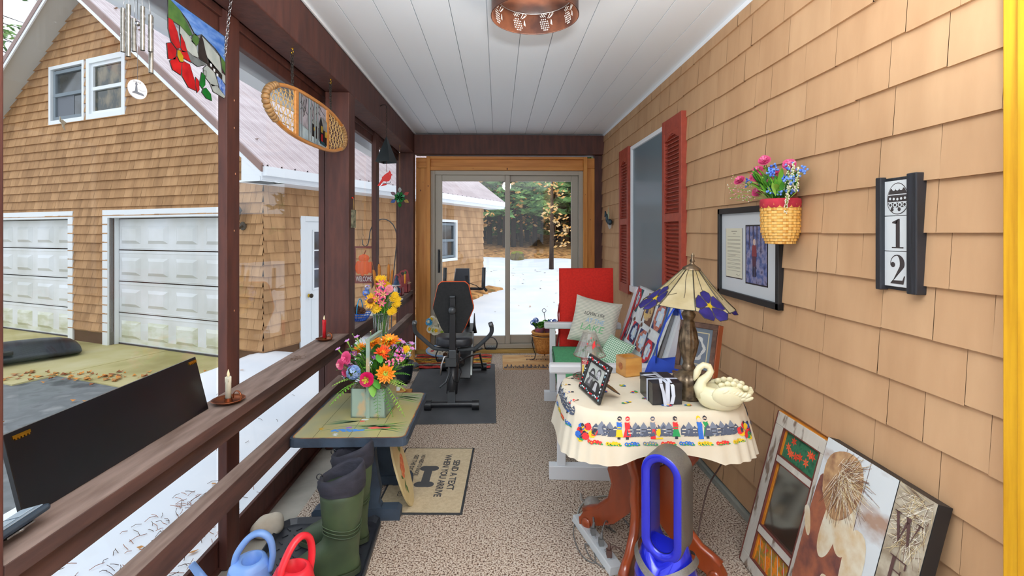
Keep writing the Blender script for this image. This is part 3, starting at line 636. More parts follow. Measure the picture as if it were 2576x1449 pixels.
# ================================================================ woods
BARK = M('bark_dark', (78, 64, 54), .95, 0, (48, 38, 32), (6, 6, 1.5), .5); BARKL = M('bark_pale', (150, 140, 120), .9, 0, (104, 94, 78), (6, 6, 1.5), .4)
def tree(kind, seed):
    rn = random.Random(seed)
    if kind == 'pine':
        t = thing('pine_tree', 'x', 'tree'); Hh = rn.uniform(9, 12)
        mb = MB(); mb.tube([(0, 0, -.3), (.05, 0, Hh*.5), (0, .1, Hh)], [.17, .11, .02], BARK, n=8)
        G = [M('needles%d' % i, c, .9) for i, c in enumerate(((110, 150, 84), (142, 180, 108), (80, 118, 70)))]
        nd = MB(); z = .9 if seed == 1 else 2.5
        while z < Hh:
            rr = (Hh-z)*.24+.8
            for k in range(7):
                a = rn.random()*2*PI; l = rr*rn.uniform(.7, 1.15); dx, dy = math.cos(a), math.sin(a); tip = (dx*l, dy*l, z-.12*l+rn.uniform(-.1, .2)); mb.tube([(0, 0, z), (dx*l*.5, dy*l*.5, z+.02), tip], [.025, .015, .004], BARK, n=4)
                for j in range(26 if seed == 7 else 16):
                    u = rn.uniform(.25, 1.05); c = Vector((dx*l*u, dy*l*u, z-.12*l*u+rn.uniform(-.08, .1))); s_ = rn.uniform(.2, .42)*(.3 if seed == 7 else 1); b_ = rn.random()*6
                    e1 = Vector((math.cos(b_), math.sin(b_), rn.uniform(-.5, .2))); e2 = Vector((rn.gauss(0, .3), rn.gauss(0, .3), 1)); p = [c+(e1*q1+e2*q2*.35)*s_ for q1, q2 in ((-1, .2), (.1, -1), (1, -.4), (0, .9))]
                    nd.add([tuple(v) for v in p], [(0, 1, 2, 3)], rn.choice(G))
            z += rn.uniform(.35, .5)
        mb.build('trunk', t); nd.build('needles', t)
    else:
        t = thing('deciduous_tree', 'x', 'tree'); Hh = rn.uniform(7, 10); bk = rn.choice((BARK, BARKL)); mb = MB(); lf = MB()
        lean = rn.uniform(-.6, .6); mb.tube([(0, 0, -.3), (lean*.3, 0, Hh*.4), (lean, .1, Hh)], [.13, .08, .015], bk, n=7)
        LV = [M('leaf_tan%d' % i, c, .9) for i, c in enumerate(((222, 176, 110), (206, 148, 74), (234, 196, 140)))]
        for k in range(26):
            z = rn.uniform(1.0, Hh*.9); a = rn.random()*2*PI; l = rn.uniform(.9, 2.2)*(1-z/Hh*.5); x0 = lean*z/Hh
            p = [Vector((x0, 0, z))]; d = Vector((math.cos(a), math.sin(a), rn.uniform(-.05, .5)))
            for j in range(4): p.append(p[-1]+d*l/4+Vector((0, 0, rn.uniform(-.12, .12)))); d = (d+Vector((rn.uniform(-.3, .3), rn.uniform(-.3, .3), rn.uniform(-.15, .15)))).normalized()
            mb.tube(p, [.022, .015, .01, .006, .003], bk, n=4)
            for j in range(13 if kind == 'leafy' else 5):
                q = rn.choice(p[1:]); c = q+Vector((rn.gauss(0, .16), rn.gauss(0, .16), rn.gauss(0, .1))); s_ = rn.uniform(.07, .14); b_ = rn.random()*6
                lf.add([tuple(c+Vector((math.cos(b_)*q1, math.sin(b_)*q1, q2))*s_) for q1, q2 in ((-1, .3), (0, -.5), (1, -.3), (0, .5))], [(0, 1, 2, 3)], rn.choice(LV))
        mb.build('trunk', t); lf.build('leaves', t)
    return t
protos = {'pine': [tree('pine', 1)], 'near': [tree('pine', 2)], 'leafy': [tree('leafy', 3), tree('leafy', 4)], 'bare': [tree('bare', 5), tree('bare', 8)]}
LBL = {'near': ('green pine with bare lower trunk at the front edge of the woods beyond the yard', 'pines at the front of the woods behind the glass door'), 'pine': ('green pine among the crowded woods at the far end of the snowy yard', 'pines in the woods behind the glass door'), 'leafy': ('slim tree holding dry tan leaves in the woods beyond the snowy yard', 'tan-leaved trees in the woods behind the glass door'), 'bare': ('thin nearly bare tree in the woods beyond the snowy yard', 'bare trees in the woods behind the glass door')}
used = set(); rn = random.Random(21)
spots = []
for i in range(13): spots.append(('pine', -12+2.2*i, rn.uniform(44, 56)))
for i in range(10): spots.append(('pine', -4+i*1.5, rn.uniform(33, 40)))
for i in range(11): spots.append(('near', -1.5+i*.95, rn.uniform(27.5, 35)))
for i in range(14): spots.append(('leafy', rn.uniform(-4, 8), rn.uniform(25, 36)))
for i in range(16): spots.append(('bare', rn.uniform(-5, 8), rn.uniform(26, 42)))
for kk, x, y in spots:
    pr = rn.choice(protos[kk]); o = pr if pr not in used else copy_tree(pr); used.add(pr)
    o.location = (x, y, hill(x, y)); o.rotation_euler.z = rn.random()*6; s_ = rn.uniform(.85, 1.3); o.scale = (s_, s_, s_); o['label'], o['group'] = LBL[kk]
t = copy_tree(protos['leafy'][1]); t.location = (2.15, 19.5, .0); t.rotation_euler.z = 1; t.scale = (.8, .8, .8); t['label'] = 'pale slender tree with drooping twigs nearest the glass door, on the snow'; del t['group']
for i, (x, y, l) in enumerate([(-15.5, 13.5, 'tall sparse pine past the left roof edge of the garage'), (-21, 16.5, 'tall pine further back past the left roof edge of the garage'), (-12.3, 17, 'green pine rising behind the garage roof beside the left eave')]):
    t = tree('pine', 7) if i == 0 else copy_tree(t); t.location = (x, y, -.5); t.scale = (1.3, 1.3, 1.35); t['label'] = l; t['category'] = 'tree'
# small silver bird ornament on the outer pane
mb = MB(); SB = M('silver_decal', (170, 166, 150), .3, .6)
mb.X = fr((-1.199, 1.365, 1.742), (0, 1, 0), (0, 0, 1)) @ Matrix.Scale(.62, 4); mb.prism([(-.012, .028), (-.004, .012), (.0, .016), (.022, .006), (.012, -.002), (.008, -.006), (.014, -.03), (.002, -.018), (-.004, -.002), (-.014, .006)], 0, .002, SB, 'z'); tag(mb.build('bird_decal'), 'tiny silver bird ornament stuck on the glass below the garage windows', 'ornament')
# ================================================================ things hanging on the open side
HOOKX = -1.06
CHAINM = M('dark_chain', (58, 54, 50), .4, .7)
# --- stained glass panel
t = thing('stained_glass_panel', 'stained glass panel of covered bridge and red flower hanging on chains', 'stained glass', (-1.10, 1.632, 1.985))
WG, HG = .35, .245
X = fr((0, 0, 0), (0, 1, 0), (0, 0, 1))
mb = MB(); mb.X = X
SKY = stained('glass_sky', (76, 136, 214), (150, 190, 236), (12, 12, 40)); SNW = stained('glass_snow', (216, 220, 214), (190, 198, 194), (14, 14, 14)); HIL = stained('glass_hill', (110, 150, 74), (80, 122, 62)); RDG = stained('glass_red', (226, 40, 40), (190, 24, 30)); GRG = stained('glass_green', (40, 160, 60), (24, 120, 44)); BRG = stained('glass_brown', (70, 56, 50)); YLG = stained('glass_yellow', (236, 206, 40)); WTG = stained('glass_water', (60, 120, 210), (200, 220, 246), (60, 60, 60)); GRG2 = stained('glass_grey', (150, 156, 156))
def piece(pts, mat, z=0.0):   # pts in 0..1 across the panel, (0,0) top-left as seen from the porch
    P = [(p[0]*WG, (1-p[1])*HG) for p in pts]; mb.prism(P, -.0015+z, .0015+z, mat, 'z')
    mb.tube([(p[0], p[1], z) for p in P], .0019, LEAD, n=5, closed=True)
piece([(.03, 0), (.98, 0), (.995, .42), (.9, .36), (.8, .3), (.55, .22), (.45, .3), (.33, .16), (.2, .08), (.03, .02)], SKY)
piece([(.03, .02), (.2, .08), (.33, .22), (.4, .32), (.34, .36), (.2, .3), (.1, .3), (.03, .3)], HIL)
piece([(.4, .32), (.45, .27), (.5, .3), (.52, .34), (.46, .45), (.38, .42)], HIL); piece([(.9, .36), (.995, .42), (.995, .62), (.93, .55)], HIL)
piece([(.2, .3), (.34, .36), (.46, .45), (.5, .6), (.4, .62), (.28, .58), (.2, .42)], SNW)
piece([(.55, .24), (.62, .26), (.88, .38), (.93, .66), (.68, .58), (.62, .45), (.58, .3)], SNW)
piece([(.5, .36), (.55, .24), (.58, .3), (.62, .45), (.66, .62), (.5, .6)], BRG); piece([(.66, .52), (.93, .66), (.93, .74), (.66, .64)], BRG)
piece([(.28, .58), (.4, .62), (.64, .62), (.6, .66), (.48, .74), (.36, .72)], GRG2)
piece([(.64, .64), (.78, .68), (.86, .86), (.74, .92), (.62, .84), (.58, .72)], SNW); piece([(.8, .68), (.93, .74), (.995, .8), (.995, .98), (.88, .9)], WTG); piece([(.7, .9), (.84, .88), (.995, .98), (.97, 1.02), (.76, 1.0)], SNW)
piece([(.93, .62), (.995, .64), (.995, .78), (.93, .74)], SNW)
for pp in ([(.02, .3), (.08, .3), (.15, .42), (.2, .62), (.14, .66), (.06, .6), (.02, .45)], [(.2, .42), (.26, .5), (.3, .62), (.22, .66), (.2, .6)], [(.14, .66), (.3, .62), (.36, .74), (.24, .74)], [(0, .66), (.06, .62), (.14, .68), (.12, .82), (.02, .86)], [(.04, .88), (.14, .76), (.22, .8), (.2, 1.0), (.08, .98)], [(.22, .78), (.34, .78), (.42, .98), (.44, 1.12), (.32, 1.12), (.22, 1.0)]): piece(pp, RDG, .003)
piece([(.14, .68), (.18, .66), (.23, .72), (.23, .8), (.18, .82), (.14, .76)], YLG, .005); piece([(.44, .92), (.49, .95), (.5, 1.08), (.46, 1.14), (.43, 1.02)], RDG, .003)
piece([(.54, .8), (.6, .82), (.6, .96), (.55, 1.04), (.5, 1.0)], GRG, .003); piece([(.56, 1.04), (.62, 1.0), (.7, 1.06), (.72, 1.16), (.62, 1.16), (.54, 1.1)], GRG, .003); piece([(.57, .76), (.62, .74), (.62, .82), (.57, .82)], SNW, .003)
piece([(.44, .46), (.44, .46), (.45, .47)], SNW)
pnl = mb.build('glass_panel', t); 
mb = MB(); mb.X = X
for k in range(3): mb.rect(.69*WG+k*.021, .69*WG+k*.021+.012, .37*HG-k*.012, .37*HG-k*.012+.011, M('bridge_window', (210, 216, 220), .4), .0035)
mb.build('bridge_windows', t)
mb = MB(); chain(mb, (0, .012, HG-.004), (0, .012, HG+.15), STEEL); chain(mb, (0, WG-.006, HG*.65), (.03, WG-.012, HG+.15), STEEL); mb.build('chain', t)
# --- snowshoe with stained glass middle
t = thing('snowshoe', 'varnished wooden snowshoe with rawhide webbing and stained glass cabin scene', 'snowshoe', (-1.058, 2.23, 2.06))
ux, uy = (-1.012+1.058), (3.205-2.2); LS = math.hypot(ux, uy); X = fr((0, 0, 0), (ux, uy, 0), (0, 0, 1))
SW = M('ash_wood', (214, 150, 74), .4, 0, (184, 118, 50), (60, 3, 60), .1, ramp=(.3, .7)); RAW = M('rawhide', (206, 170, 110), .55); RAWD = M('rawhide_wrap', (170, 132, 84), .5, 0, (134, 100, 62), (40, 40, 40), .2)
hw = .128
def oval(u): # half width along the shoe, u in 0..1
    return hw*(max(0, 1-abs(2*u-1)**2.6))**.5
N = 60; us = [.5-.5*math.cos(PI*k/N) for k in range(N+1)]
up = [(u*LS, oval(u), 0) for u in us]; lo = [(u*LS, -oval(u), 0) for u in us]
mb = MB(); mb.X = X; mb.tube(up+lo[::-1][1:-1], .0125, SW, n=8, closed=True, flat=.8); mb.build('wooden_rim', t)
xa, xb = .30, .70
for xx in (xa, xb): mb = MB(); mb.X = X; h = oval(xx); mb.box(xx*LS-.017, xx*LS+.017, -h, h, -.007, .007, SW); mb.build('crossbar', t, bev=.003)
def webbing(u0, u1, seed):
    m_ = MB(); m_.X = X; rn = random.Random(seed); P = []
    n = 9
    for fam in range(3):
        an = (0, PI/3, -PI/3)[fam]; ca, sa = math.cos(an), math.sin(an); st = .040
        for k in range(-9, 10):
            seg = []
            for q in range(-26, 27):
                s_ = q*.012; x = (u0+u1)/2*LS+ca*s_-sa*k*st; y = sa*s_+ca*k*st; wv = .004*math.sin(s_*260+k*2+fam*2)
                x += -sa*wv; y += ca*wv
                if u0*LS < x < u1*LS and abs(y) < oval(x/LS)-.006: seg.append((x, y, rn.uniform(-.001, .001)))
                else:
                    if len(seg) > 2: m_.tube(seg, .0022, RAW, n=5)
                    seg = []
            if len(seg) > 2: m_.tube(seg, .0022, RAW, n=5)
    m_.build('webbing', t)
webbing(.0, xa-.015, 1); webbing(xb+.015, 1.0, 2)
def wraps(ulist, r_):
    m_ = MB(); m_.X = X
    for (x, y, dx, dy) in ulist:
        L = math.hypot(dx, dy) or 1; m_.tube([(x-dx/L*.010, y-dy/L*.010, 0), (x-dx/L*.006, y-dy/L*.006, 0), (x+dx/L*.006, y+dy/L*.006, 0), (x+dx/L*.010, y+dy/L*.010, 0)], [r_*.8, r_, r_, r_*.8], RAWD, n=9)
    m_.build('rawhide_wrap', t)
path = up+lo[::-1][1:-1]
def resample(path, step):
    out = []; acc = 0
    for i in range(len(path)-1):
        a, b = path[i], path[i+1]; d = math.hypot(b[0]-a[0], b[1]-a[1])
        while acc < d: k = acc/d; out.append((a[0]+(b[0]-a[0])*k, a[1]+(b[1]-a[1])*k, b[0]-a[0], b[1]-a[1])); acc += step
        acc -= d
    return out
pl = resample(path+[path[0]], .021)
wraps([p for p in pl if p[0] < .095*LS], .0185); wraps([p for p in pl if p[0] > .93*LS], .0165)
mb = MB(); mb.X = X
x0, x1 = xa*LS+.017, xb*LS-.017
def sh(pts, mat, z=0.0, ld=.0013):
    P = [(x0+p[0]*(x1-x0), (p[1]*2-1)*(hw-.012)) for p in pts]; mb.prism(P, -.001+z, .001+z, mat, 'z'); mb.tube([(p[0], p[1], z) for p in P], ld, LEAD, n=4, closed=True)
PG = stained('glass_pinkgrey', (214, 208, 214)); PB = stained('glass_paleblue', (188, 206, 214), (216, 226, 228)); DK = stained('glass_dark', (60, 50, 52)); RF = stained('glass_roof', (200, 206, 206)); YG = stained('glass_lit', (246, 214, 90)); RD2 = stained('glass_door', (222, 36, 44)); TL = stained('glass_teal', (60, 110, 130))
sh([(0, .3), (1, .12), (1, 1), (0, 1)], PG); sh([(0, 0), (1, 0), (1, .14), (.5, .2), (0, .34)], PB, .0012)
for (a, w_) in ((.03, .035), (.11, .02), (.33, .06), (.42, .03), (.53, .055), (.63, .05)): sh([(a, .02), (a+w_, .02), (a+w_*.9, 1), (a, 1)], PB, .003, .001)
sh([(.46, .16), (.7, .12), (.7, .42), (.46, .46)], DK, .002); sh([(.44, .46), (.7, .42), (.7, .55), (.5, .58)], RF, .002)
sh([(.72, .10), (1, .06), (1, .42), (.86, .42), (.77, .72), (.72, .55)], DK, .004); sh([(.77, .72), (.86, .42), (1, .4), (1, .66)], RF, .005)
sh([(.76, .12), (.82, .11), (.82, .30), (.76, .30)], RD2, .007); sh([(.75, .34), (.83, .33), (.83, .5), (.75, .5)], YG, .007); sh([(.9, .26), (.99, .25), (.99, .4), (.9, .4)], YG, .007); sh([(.5, .3), (.53, .3), (.53, .38), (.5, .38)], YG, .005); sh([(.72, .06), (.95, .02), (.9, .1), (.75, .13)], TL, .007)
for (a, b, c, d) in ((.05, .6, .2, .9), (.1, .8, .22, .55), (.16, .5, .28, .95), (.3, .6, .2, .75), (.36, .9, .5, .6), (.45, .95, .58, .7), (.55, .65, .7, .95), (.62, .9, .76, .75), (.7, .98, .95, .8), (.05, .75, .15, .98)):
    P = [(x0+q[0]*(x1-x0), (q[1]*2-1)*(hw-.012), .002) for q in ((a, b), ((a+c)/2+.01, (b+d)/2-.03), (c, d))]; mb.tube(P, .0012, LEAD, n=4)
mb.build('glass_scene', t)
for (yy, xx) in ((2.49, -1.046), (2.985, -1.023)):
    u = (yy-2.23)/LS; zt = oval(u); m_ = MB(); chain(m_, (xx+1.058, yy-2.23, zt+.01), (xx+1.058-.005, yy-2.23-.004, .30), CHAINM); chain(m_, (xx+1.058, yy-2.23+.004, zt+.01), (xx+1.058+.002, yy-2.23+.002, .30), CHAINM); m_.build('chain', t)
for i, (yy, l) in enumerate(((2.49, 'brass cup hook screwed under the beam above the left snowshoe chain'), (2.985, 'brass cup hook screwed under the beam above the right snowshoe chain'))):
    mb = MB(); hook(mb, (0, 0, 0), BRASS, .022); tag(mb.build('cup_hook', loc=(-1.046+.023*i, yy, 2.38)), l, 'hook')
# --- wind chime
t = thing('wind_chime', 'silver tube wind chime with round lighthouse disc hanging by the glass', 'wind chime', (-1.085, 1.487, 1.86))
tl = M('chime_metal', (150, 146, 138), .3, .85, (116, 112, 104), (3, 3, 60)); rn = random.Random(2)
mb = MB(); mb.lathe([(.0, .315), (.05, .315), (.055, .325), (.05, .332), (0, .332)], clear('acrylic', (225, 232, 236), gl=.15), n=20)
for k in range(20): mb.ball((.052*math.cos(k/20*2*PI), .052*math.sin(k/20*2*PI), .323), .004, STEEL, 6)
mb.build('top_disc', t)
for k, (a, L, z) in enumerate(((180, .152, .25), (235, .13, .252), (275, .11, .237), (330, .173, .245), (50, .10, .235), (110, .13, .25))):
    x, y = .036*math.cos(R(a+90)), .036*math.sin(R(a+90)); m_ = MB(); m_.lathe([(.0062, z-L), (.0062, z)], tl, (x, y, 0), n=12); m_.lathe([(.0052, z), (.0062, z)], tl, (x, y, 0), n=12)
    m_.tube([(x+.0063*math.cos(q), y+.0063*math.sin(q), z-L*.2-q*.012) for q in [i*.5 for i in range(10)]], .0008, STEEL, n=4); o = m_.build('chime_tube', t); m_ = MB(); m_.tube([(x, y, z-.01), (x*.8, y*.8, .317)], .0006, STEEL, n=4); m_.build('cord', o)
mb = MB(); mb.tube([(0, 0, .33), (0, 0, .52)], .0007, STEEL, n=4); mb.tube([(0, 0, .317), (0, 0, .04)], .0006, STEEL, n=4); mb.ball((0, 0, .21), .008, STEEL, 8); mb.build('cord', t)
mb = MB(); mb.X = fr((0, 0, .012), (.25, 1, 0), (0, 0, 1)); DS = M('disc_white', (226, 228, 230), .4); mb.prism([(.029*math.cos(2*PI*k/28), .029*math.sin(2*PI*k/28)) for k in range(28)], -.002, .002, DS, 'z')
INK = M('disc_ink', (96, 100, 108), .6)
for z in (.0025,):
    mb.flat([(-.010, -.008), (-.001, -.008), (-.003, .012), (-.008, .012)], INK, z); mb.rect(-.0095, -.0015, .012, .016, INK, z); mb.flat([(-.009, .016), (-.002, .016), (-.0055, .021)], INK, z)
    mb.flat([(-.02, -.014), (.02, -.016), (.016, -.01), (.004, -.008), (-.012, -.007)], INK, z); mb.line([(.0, 0), (.012, -.002), (.024, .002)], .0008, INK, z); mb.text('MAINE', INK, -.014, .0185, .024, .005, z=z)
    mb.text('MAINE', INK, -.014, .0185, .024, .005, z=-.0025)
mb.build('wind_catcher', t)
# --- pyramid bell with cardinal
t = thing('pyramid_bell', 'black metal pyramid bell hanging by a chain from the beam', 'bell', (-.935, 4.08, 2.03), R(28))
IR = M('bell_iron', (52, 58, 60), .4, .5)
mb = MB(); r_ = .094; mb.lathe([(r_, 0), (.004, .215)], IR, n=4, smooth=False); mb.lathe([(r_-.004, 0), (.002, .208)], IR, n=4, smooth=False); mb.lathe([(r_-.004, 0), (r_, 0)], IR, n=4, smooth=False); mb.build('bell_body', t)
mb = MB(); chain(mb, (0, 0, .215), (0, 0, .47), CHAINM, .02, .005, .0016); mb.build('chain', t); mb = MB(); chain(mb, (0, 0, .12), (0, 0, -.078), M('rust_chain', (120, 70, 56), .5), .009, .003, .0009); mb.build('clapper_chain', t)
mb = MB(); mb.tube([(-.055, 0, 0), (-.03, 0, .012), (-.006, 0, .01), (0, 0, -.003), (-.003, 0, -.012)], .003, BLACKM, n=6); tag(mb.build('beam_hook', loc=(-.935, 4.08, 2.503)), 'small black hook on the beam face above the pyramid bell', 'hook')
t = thing('cardinal_ornament', 'flat red cardinal bird ornament dangling under the pyramid bell', 'ornament', (-.935, 4.08, 1.952), R(4))
CR = M('cardinal_red', (212, 34, 30), .45)
mb = MB(); bird = [(-.075, -.118), (-.055, -.118), (-.035, -.09), (-.022, -.078), (.0, -.082), (.022, -.076), (.036, -.055), (.04, -.03), (.052, -.026), (.041, -.018), (.036, -.004), (.026, .014), (.018, -.002), (.0, -.012), (-.02, -.028), (-.04, -.05), (-.036, -.056), (-.058, -.092)]
mb.prism(bird, -.0015, .0015, CR); mb.flat([(.027, -.020), (.031, -.020), (.031, -.016), (.027, -.016)], WHITE, X=fr((0, -.002, 0), (1, 0, 0), (0, 0, 1))); mb.build('bird_body', t)
mb = MB(); mb.tube([(-.03, 0, -.098), (.01, 0, -.098), (.03, 0, -.092), (.036, 0, -.08)], .0022, BLACKM, n=5); mb.prism([(-.05, -.122), (-.03, -.102), (-.005, -.1), (.005, -.108), (-.02, -.116)], -.001, .001, CR); mb.tube([(-.0, 0, -.08), (.0, 0, -.098)], .002, BLACKM, n=4); mb.build('branch', t)
# --- star suncatcher
t = thing('star_suncatcher', 'green and pastel stained glass flower star suncatcher on the corner post', 'suncatcher', (-1.05, 5.20, 1.82))
mb = MB(); rn = random.Random(7)
G1 = [stained('leaf_glass%d' % i, c) for i, c in enumerate(((40, 170, 70), (110, 200, 150), (20, 140, 60)))]
PT = [stained('petal_glass%d' % i, c) for i, c in enumerate(((232, 236, 232), (226, 110, 100), (232, 196, 110), (30, 150, 50), (110, 150, 226), (206, 170, 180)))]
def petal(cx, an, r0_, r1, wd, mat, y, sharp=True):
    pts = []; d = (math.sin(an), math.cos(an)); n_ = (d[1], -d[0])
    for (u, v) in ((0, 0), (.25, .7), (.5, 1), (.75, .62 if sharp else .95), (1, 0), (.75, -.62 if sharp else -.95), (.5, -1), (.25, -.7)): rr = r0_+(r1-r0_)*u; pts.append((d[0]*rr+n_[0]*wd*v, d[1]*rr+n_[1]*wd*v))
    mb.prism(pts, y-.0012, y+.0012, mat); mb.tube([(p[0], y, p[1]) for p in pts], .0016, LEAD, n=4, closed=True)
for k in range(6): petal(0, k*PI/3, .05, .112, .02, PT[k], 0)
for k in range(8): petal(0, (k+.5)*PI/4, .0, .062, .0165, G1[k % 3], -.006, False)
mb.build('glass_star', t); mb = MB(); mb.tube([(0, 0, .11), (0, 0, .55)], .0014, RAW, n=4); mb.build('cord', t)
mb = MB(); hook(mb, (0, 0, 0), BRASS, .018); tag(mb.build('cup_hook', loc=(-1.05, 5.20, 2.38)), 'brass cup hook under the beam above the star suncatcher', 'hook')
# --- birch bark pouch
t = thing('bark_ornament', 'flat lichen-grey bark pouch hanging from a red pin on the square post', 'ornament', (-.982, 3.31, 1.475), R(84))
BK = M('birch_bark', (160, 158, 132), .9, 0, (74, 82, 66), (34, 34, 34), .6, det=8); mb = MB()
mb.prism([(-.03, .0), (.028, .0), (.026, .03), (.03, .12), (-.028, .122), (-.026, .07)], -.007, .007, BK, 'y'); mb.build('bark_pocket', t, bev=.002)
mb = MB(); mb.tube([(-.012, -.005, .118), (-.002, -.003, .20), (.012, -.005, .118)], .002, RAW, n=5); mb.build('cord', t)
tag(MB().ball((0, 0, 0), (.006, .012, .006), M('red_pin', (230, 50, 30), .4), 8).build('push_pin', loc=(-.984, 3.30, 1.677)), 'red push pin on the square post holding the bark pouch', 'pin')
# --- curtain brackets of the header hidden; nail holes on the first mullion
mb = MB()
for (y, z) in ((2.15, 2.02), (2.15, 1.90), (2.16, 1.70), (2.15, 1.45), (2.15, 1.1), (2.16, .62)): mb.add([(-1.1545, y+.004*math.cos(q*PI/3), z+.005*math.sin(q*PI/3)) for q in range(6)], [tuple(range(6))], NAIL)
struct(mb, 'trim_9')
# ================================================================ things lying on the near rail
# framed black panel back: stands on the cap, leans on the glass
t = thing('black_panel', 'long black board standing on the railing with two brass hangers', 'panel', (-1.10, 1.51, .773), 0)
BPN = M('panel_black', (15, 16, 20), .28, 0, (9, 10, 13), (9, 9, 9)); mb = MB(); XX = rot('Y', -14)
mb.box(-.012, 0, -.355, .36, 0, .203, BPN, X=XX); mb.build('board', t, bev=.001)
for y in (-.315, .335):
    mb = MB(); mb.box(0, .002, y-.022, y+.022, .185, .193, BRASS, X=XX)
    for k in range(5): mb.box(0, .003, y-.018+k*.008, y-.014+k*.008, .181, .186, BRASS, X=XX)
    mb.build('sawtooth_hanger', t)
# remote
t = thing('garage_remote', 'grey and black garage door remote with two buttons propped on the railing', 'remote', (-1.065, 1.08, .800), R(6), rot3=(R(5), R(-16), R(-4)))
RG = M('remote_grey', (132, 146, 158), .5); mb = MB(); mb.box(-.032, .032, -.07, .07, -.010, .006, M('remote_black', (34, 46, 58), .45)); mb.build('case', t, bev=.007); mb = MB(); mb.box(-.026, .024, -.06, .06, .006, .009, RG); mb.build('face_plate', t, bev=.002)
for (a, b) in ((.015, .05), (-.025, .01)): mb = MB(); mb.box(-.02, .014, a, b, .009, .012, M('remote_button', (164, 182, 196), .4)); mb.build('button', t, bev=.002)
mb = MB(); mb.tube([(.02, -.02, -.012), (.03, .0, -.014), (.02, .02, -.012)], .003, STEEL); mb.box(.0, .03, -.03, .03, -.014, -.0105, STEEL); mb.build('visor_clip', t)
# candles
def candle(label, loc, colr, h, rd, dish, flip=False):
    t = thing('candle_holder', label[0], 'candle holder', loc)
    CPc = M('holder_copper', (150, 84, 48), .35, .7, (96, 52, 34), (20, 20, 20)); mb = MB()
    mb.lathe([(0, .002), (dish*.6, .002), (dish*.8, .006), (dish, .014), (dish+.003, .0155), (dish, .0165), (dish*.78, .009), (dish*.6, .005), (0, .005)], CPc, n=36); mb.build('dish', t)
    mb = MB(); mb.lathe([(rd+.003, .004), (rd+.003, .02)], CPc, n=20); mb.lathe([(rd+.0045, .006), (rd+.0045, .01)], CPc, n=20)
    mb.build('cup', t)
    mb = MB(); a = R(-20); ca, sa = math.cos(a), math.sin(a); mb.tube([(dish*.78*ca+(.02*math.cos(q))*ca, dish*.78*sa+(.02*math.cos(q))*sa, .03+.022*math.sin(q)) for q in [R(z) for z in range(200, -130, -30)]], .0018 if not flip else .0025, CPc, n=6, flat=2); mb.build('handle', t)
    c = thing('flameless_candle', label[1], 'candle', (loc[0], loc[1], loc[2]+.005)); mb = MB()
    mb.lathe([(0, 0), (rd, 0), (rd, h*.9), (rd*.96, h*.94), (rd*.9, h), (rd*.5, h-.002), (0, h-.003)], colr, n=20, wob=lambda an, z: 1+.03*math.sin(an*5+z*30)); 
    for k in range(5): an = k*1.3; mb.tube([(rd*.98*math.cos(an), rd*.98*math.sin(an), h), (rd*1.0*math.cos(an), rd*1.0*math.sin(an), h*(.75+.05*(k % 3)))], .0018, colr, n=5)
    mb.build('wax', c); mb = MB(); mb.lathe([(0, 0), (.0045, .004), (.0055, .012), (.003, .022), (0, .032)], M('candle_tip', (246, 232, 190), .3, em=.15), (0, 0, h-.002), n=12); mb.build('flame_bulb', c)
CW = M('candle_white', (232, 230, 214), .45, 0, (218, 214, 190), (30, 30, 10)); CRD = M('candle_red', (196, 30, 40), .4)
candle(('round copper candle dish on the railing beside the black board', 'white flameless candle standing in the dish beside the black board'), (-1.062, 1.935, .7715), CW, .098, .0105, .058)
candle(('round copper candle dish with looped handle on the railing by the square post', 'red flameless candle standing in the dish by the square post'), (-1.078, 3.03, .7715), CRD, .125, .0105, .048, True)
mb = MB(); rn = random.Random(8)
for _ in range(90): x, y = rn.gauss(0, .018), rn.gauss(0, .03); a = rn.random()*6; mb.tube([(x, y, .002+rn.random()*.004), (x+.012*math.cos(a), y+.012*math.sin(a), .002+rn.random()*.006)], .0006, TW[0], n=3)
tag(mb.build('twig_crumbs', loc=(-1.07, 2.60, .772)), 'small scatter of dry brown nest crumbs on the railing', 'twigs', kind='stuff')
# ================================================================ things on the far rail
t = thing('basket', 'blue wire basket with hooped handle on the far railing behind the square post', 'basket', (-1.055, 3.72, .772))
BL = M('blue_wire', (20, 100, 214), .35); mb = MB(); rr = .072
for z, r_ in ((.0, .045), (.02, .062), (.04, .075), (.055, .083)): mb.tube([(r_*math.cos(q*PI/12), r_*math.sin(q*PI/12), z+.003) for q in range(24)], .0028, BL, n=5, closed=True)
for q in range(24): a = q*PI/12; mb.tube([(.0, 0, .003), (.045*math.cos(a), .045*math.sin(a), .003), (.064*math.cos(a), .064*math.sin(a), .022), (.087*math.cos(a+.1), .087*math.sin(a+.1), .062)], .002, BL, n=4)
mb.build('wire_bowl', t); mb = MB(); mb.tube([(0, .08*math.cos(a), .055+.11*math.sin(a)) for a in [R(q) for q in range(0, 181, 15)]], .004, M('blue_handle', (30, 170, 236), .35), n=6); mb.build('handle', t)
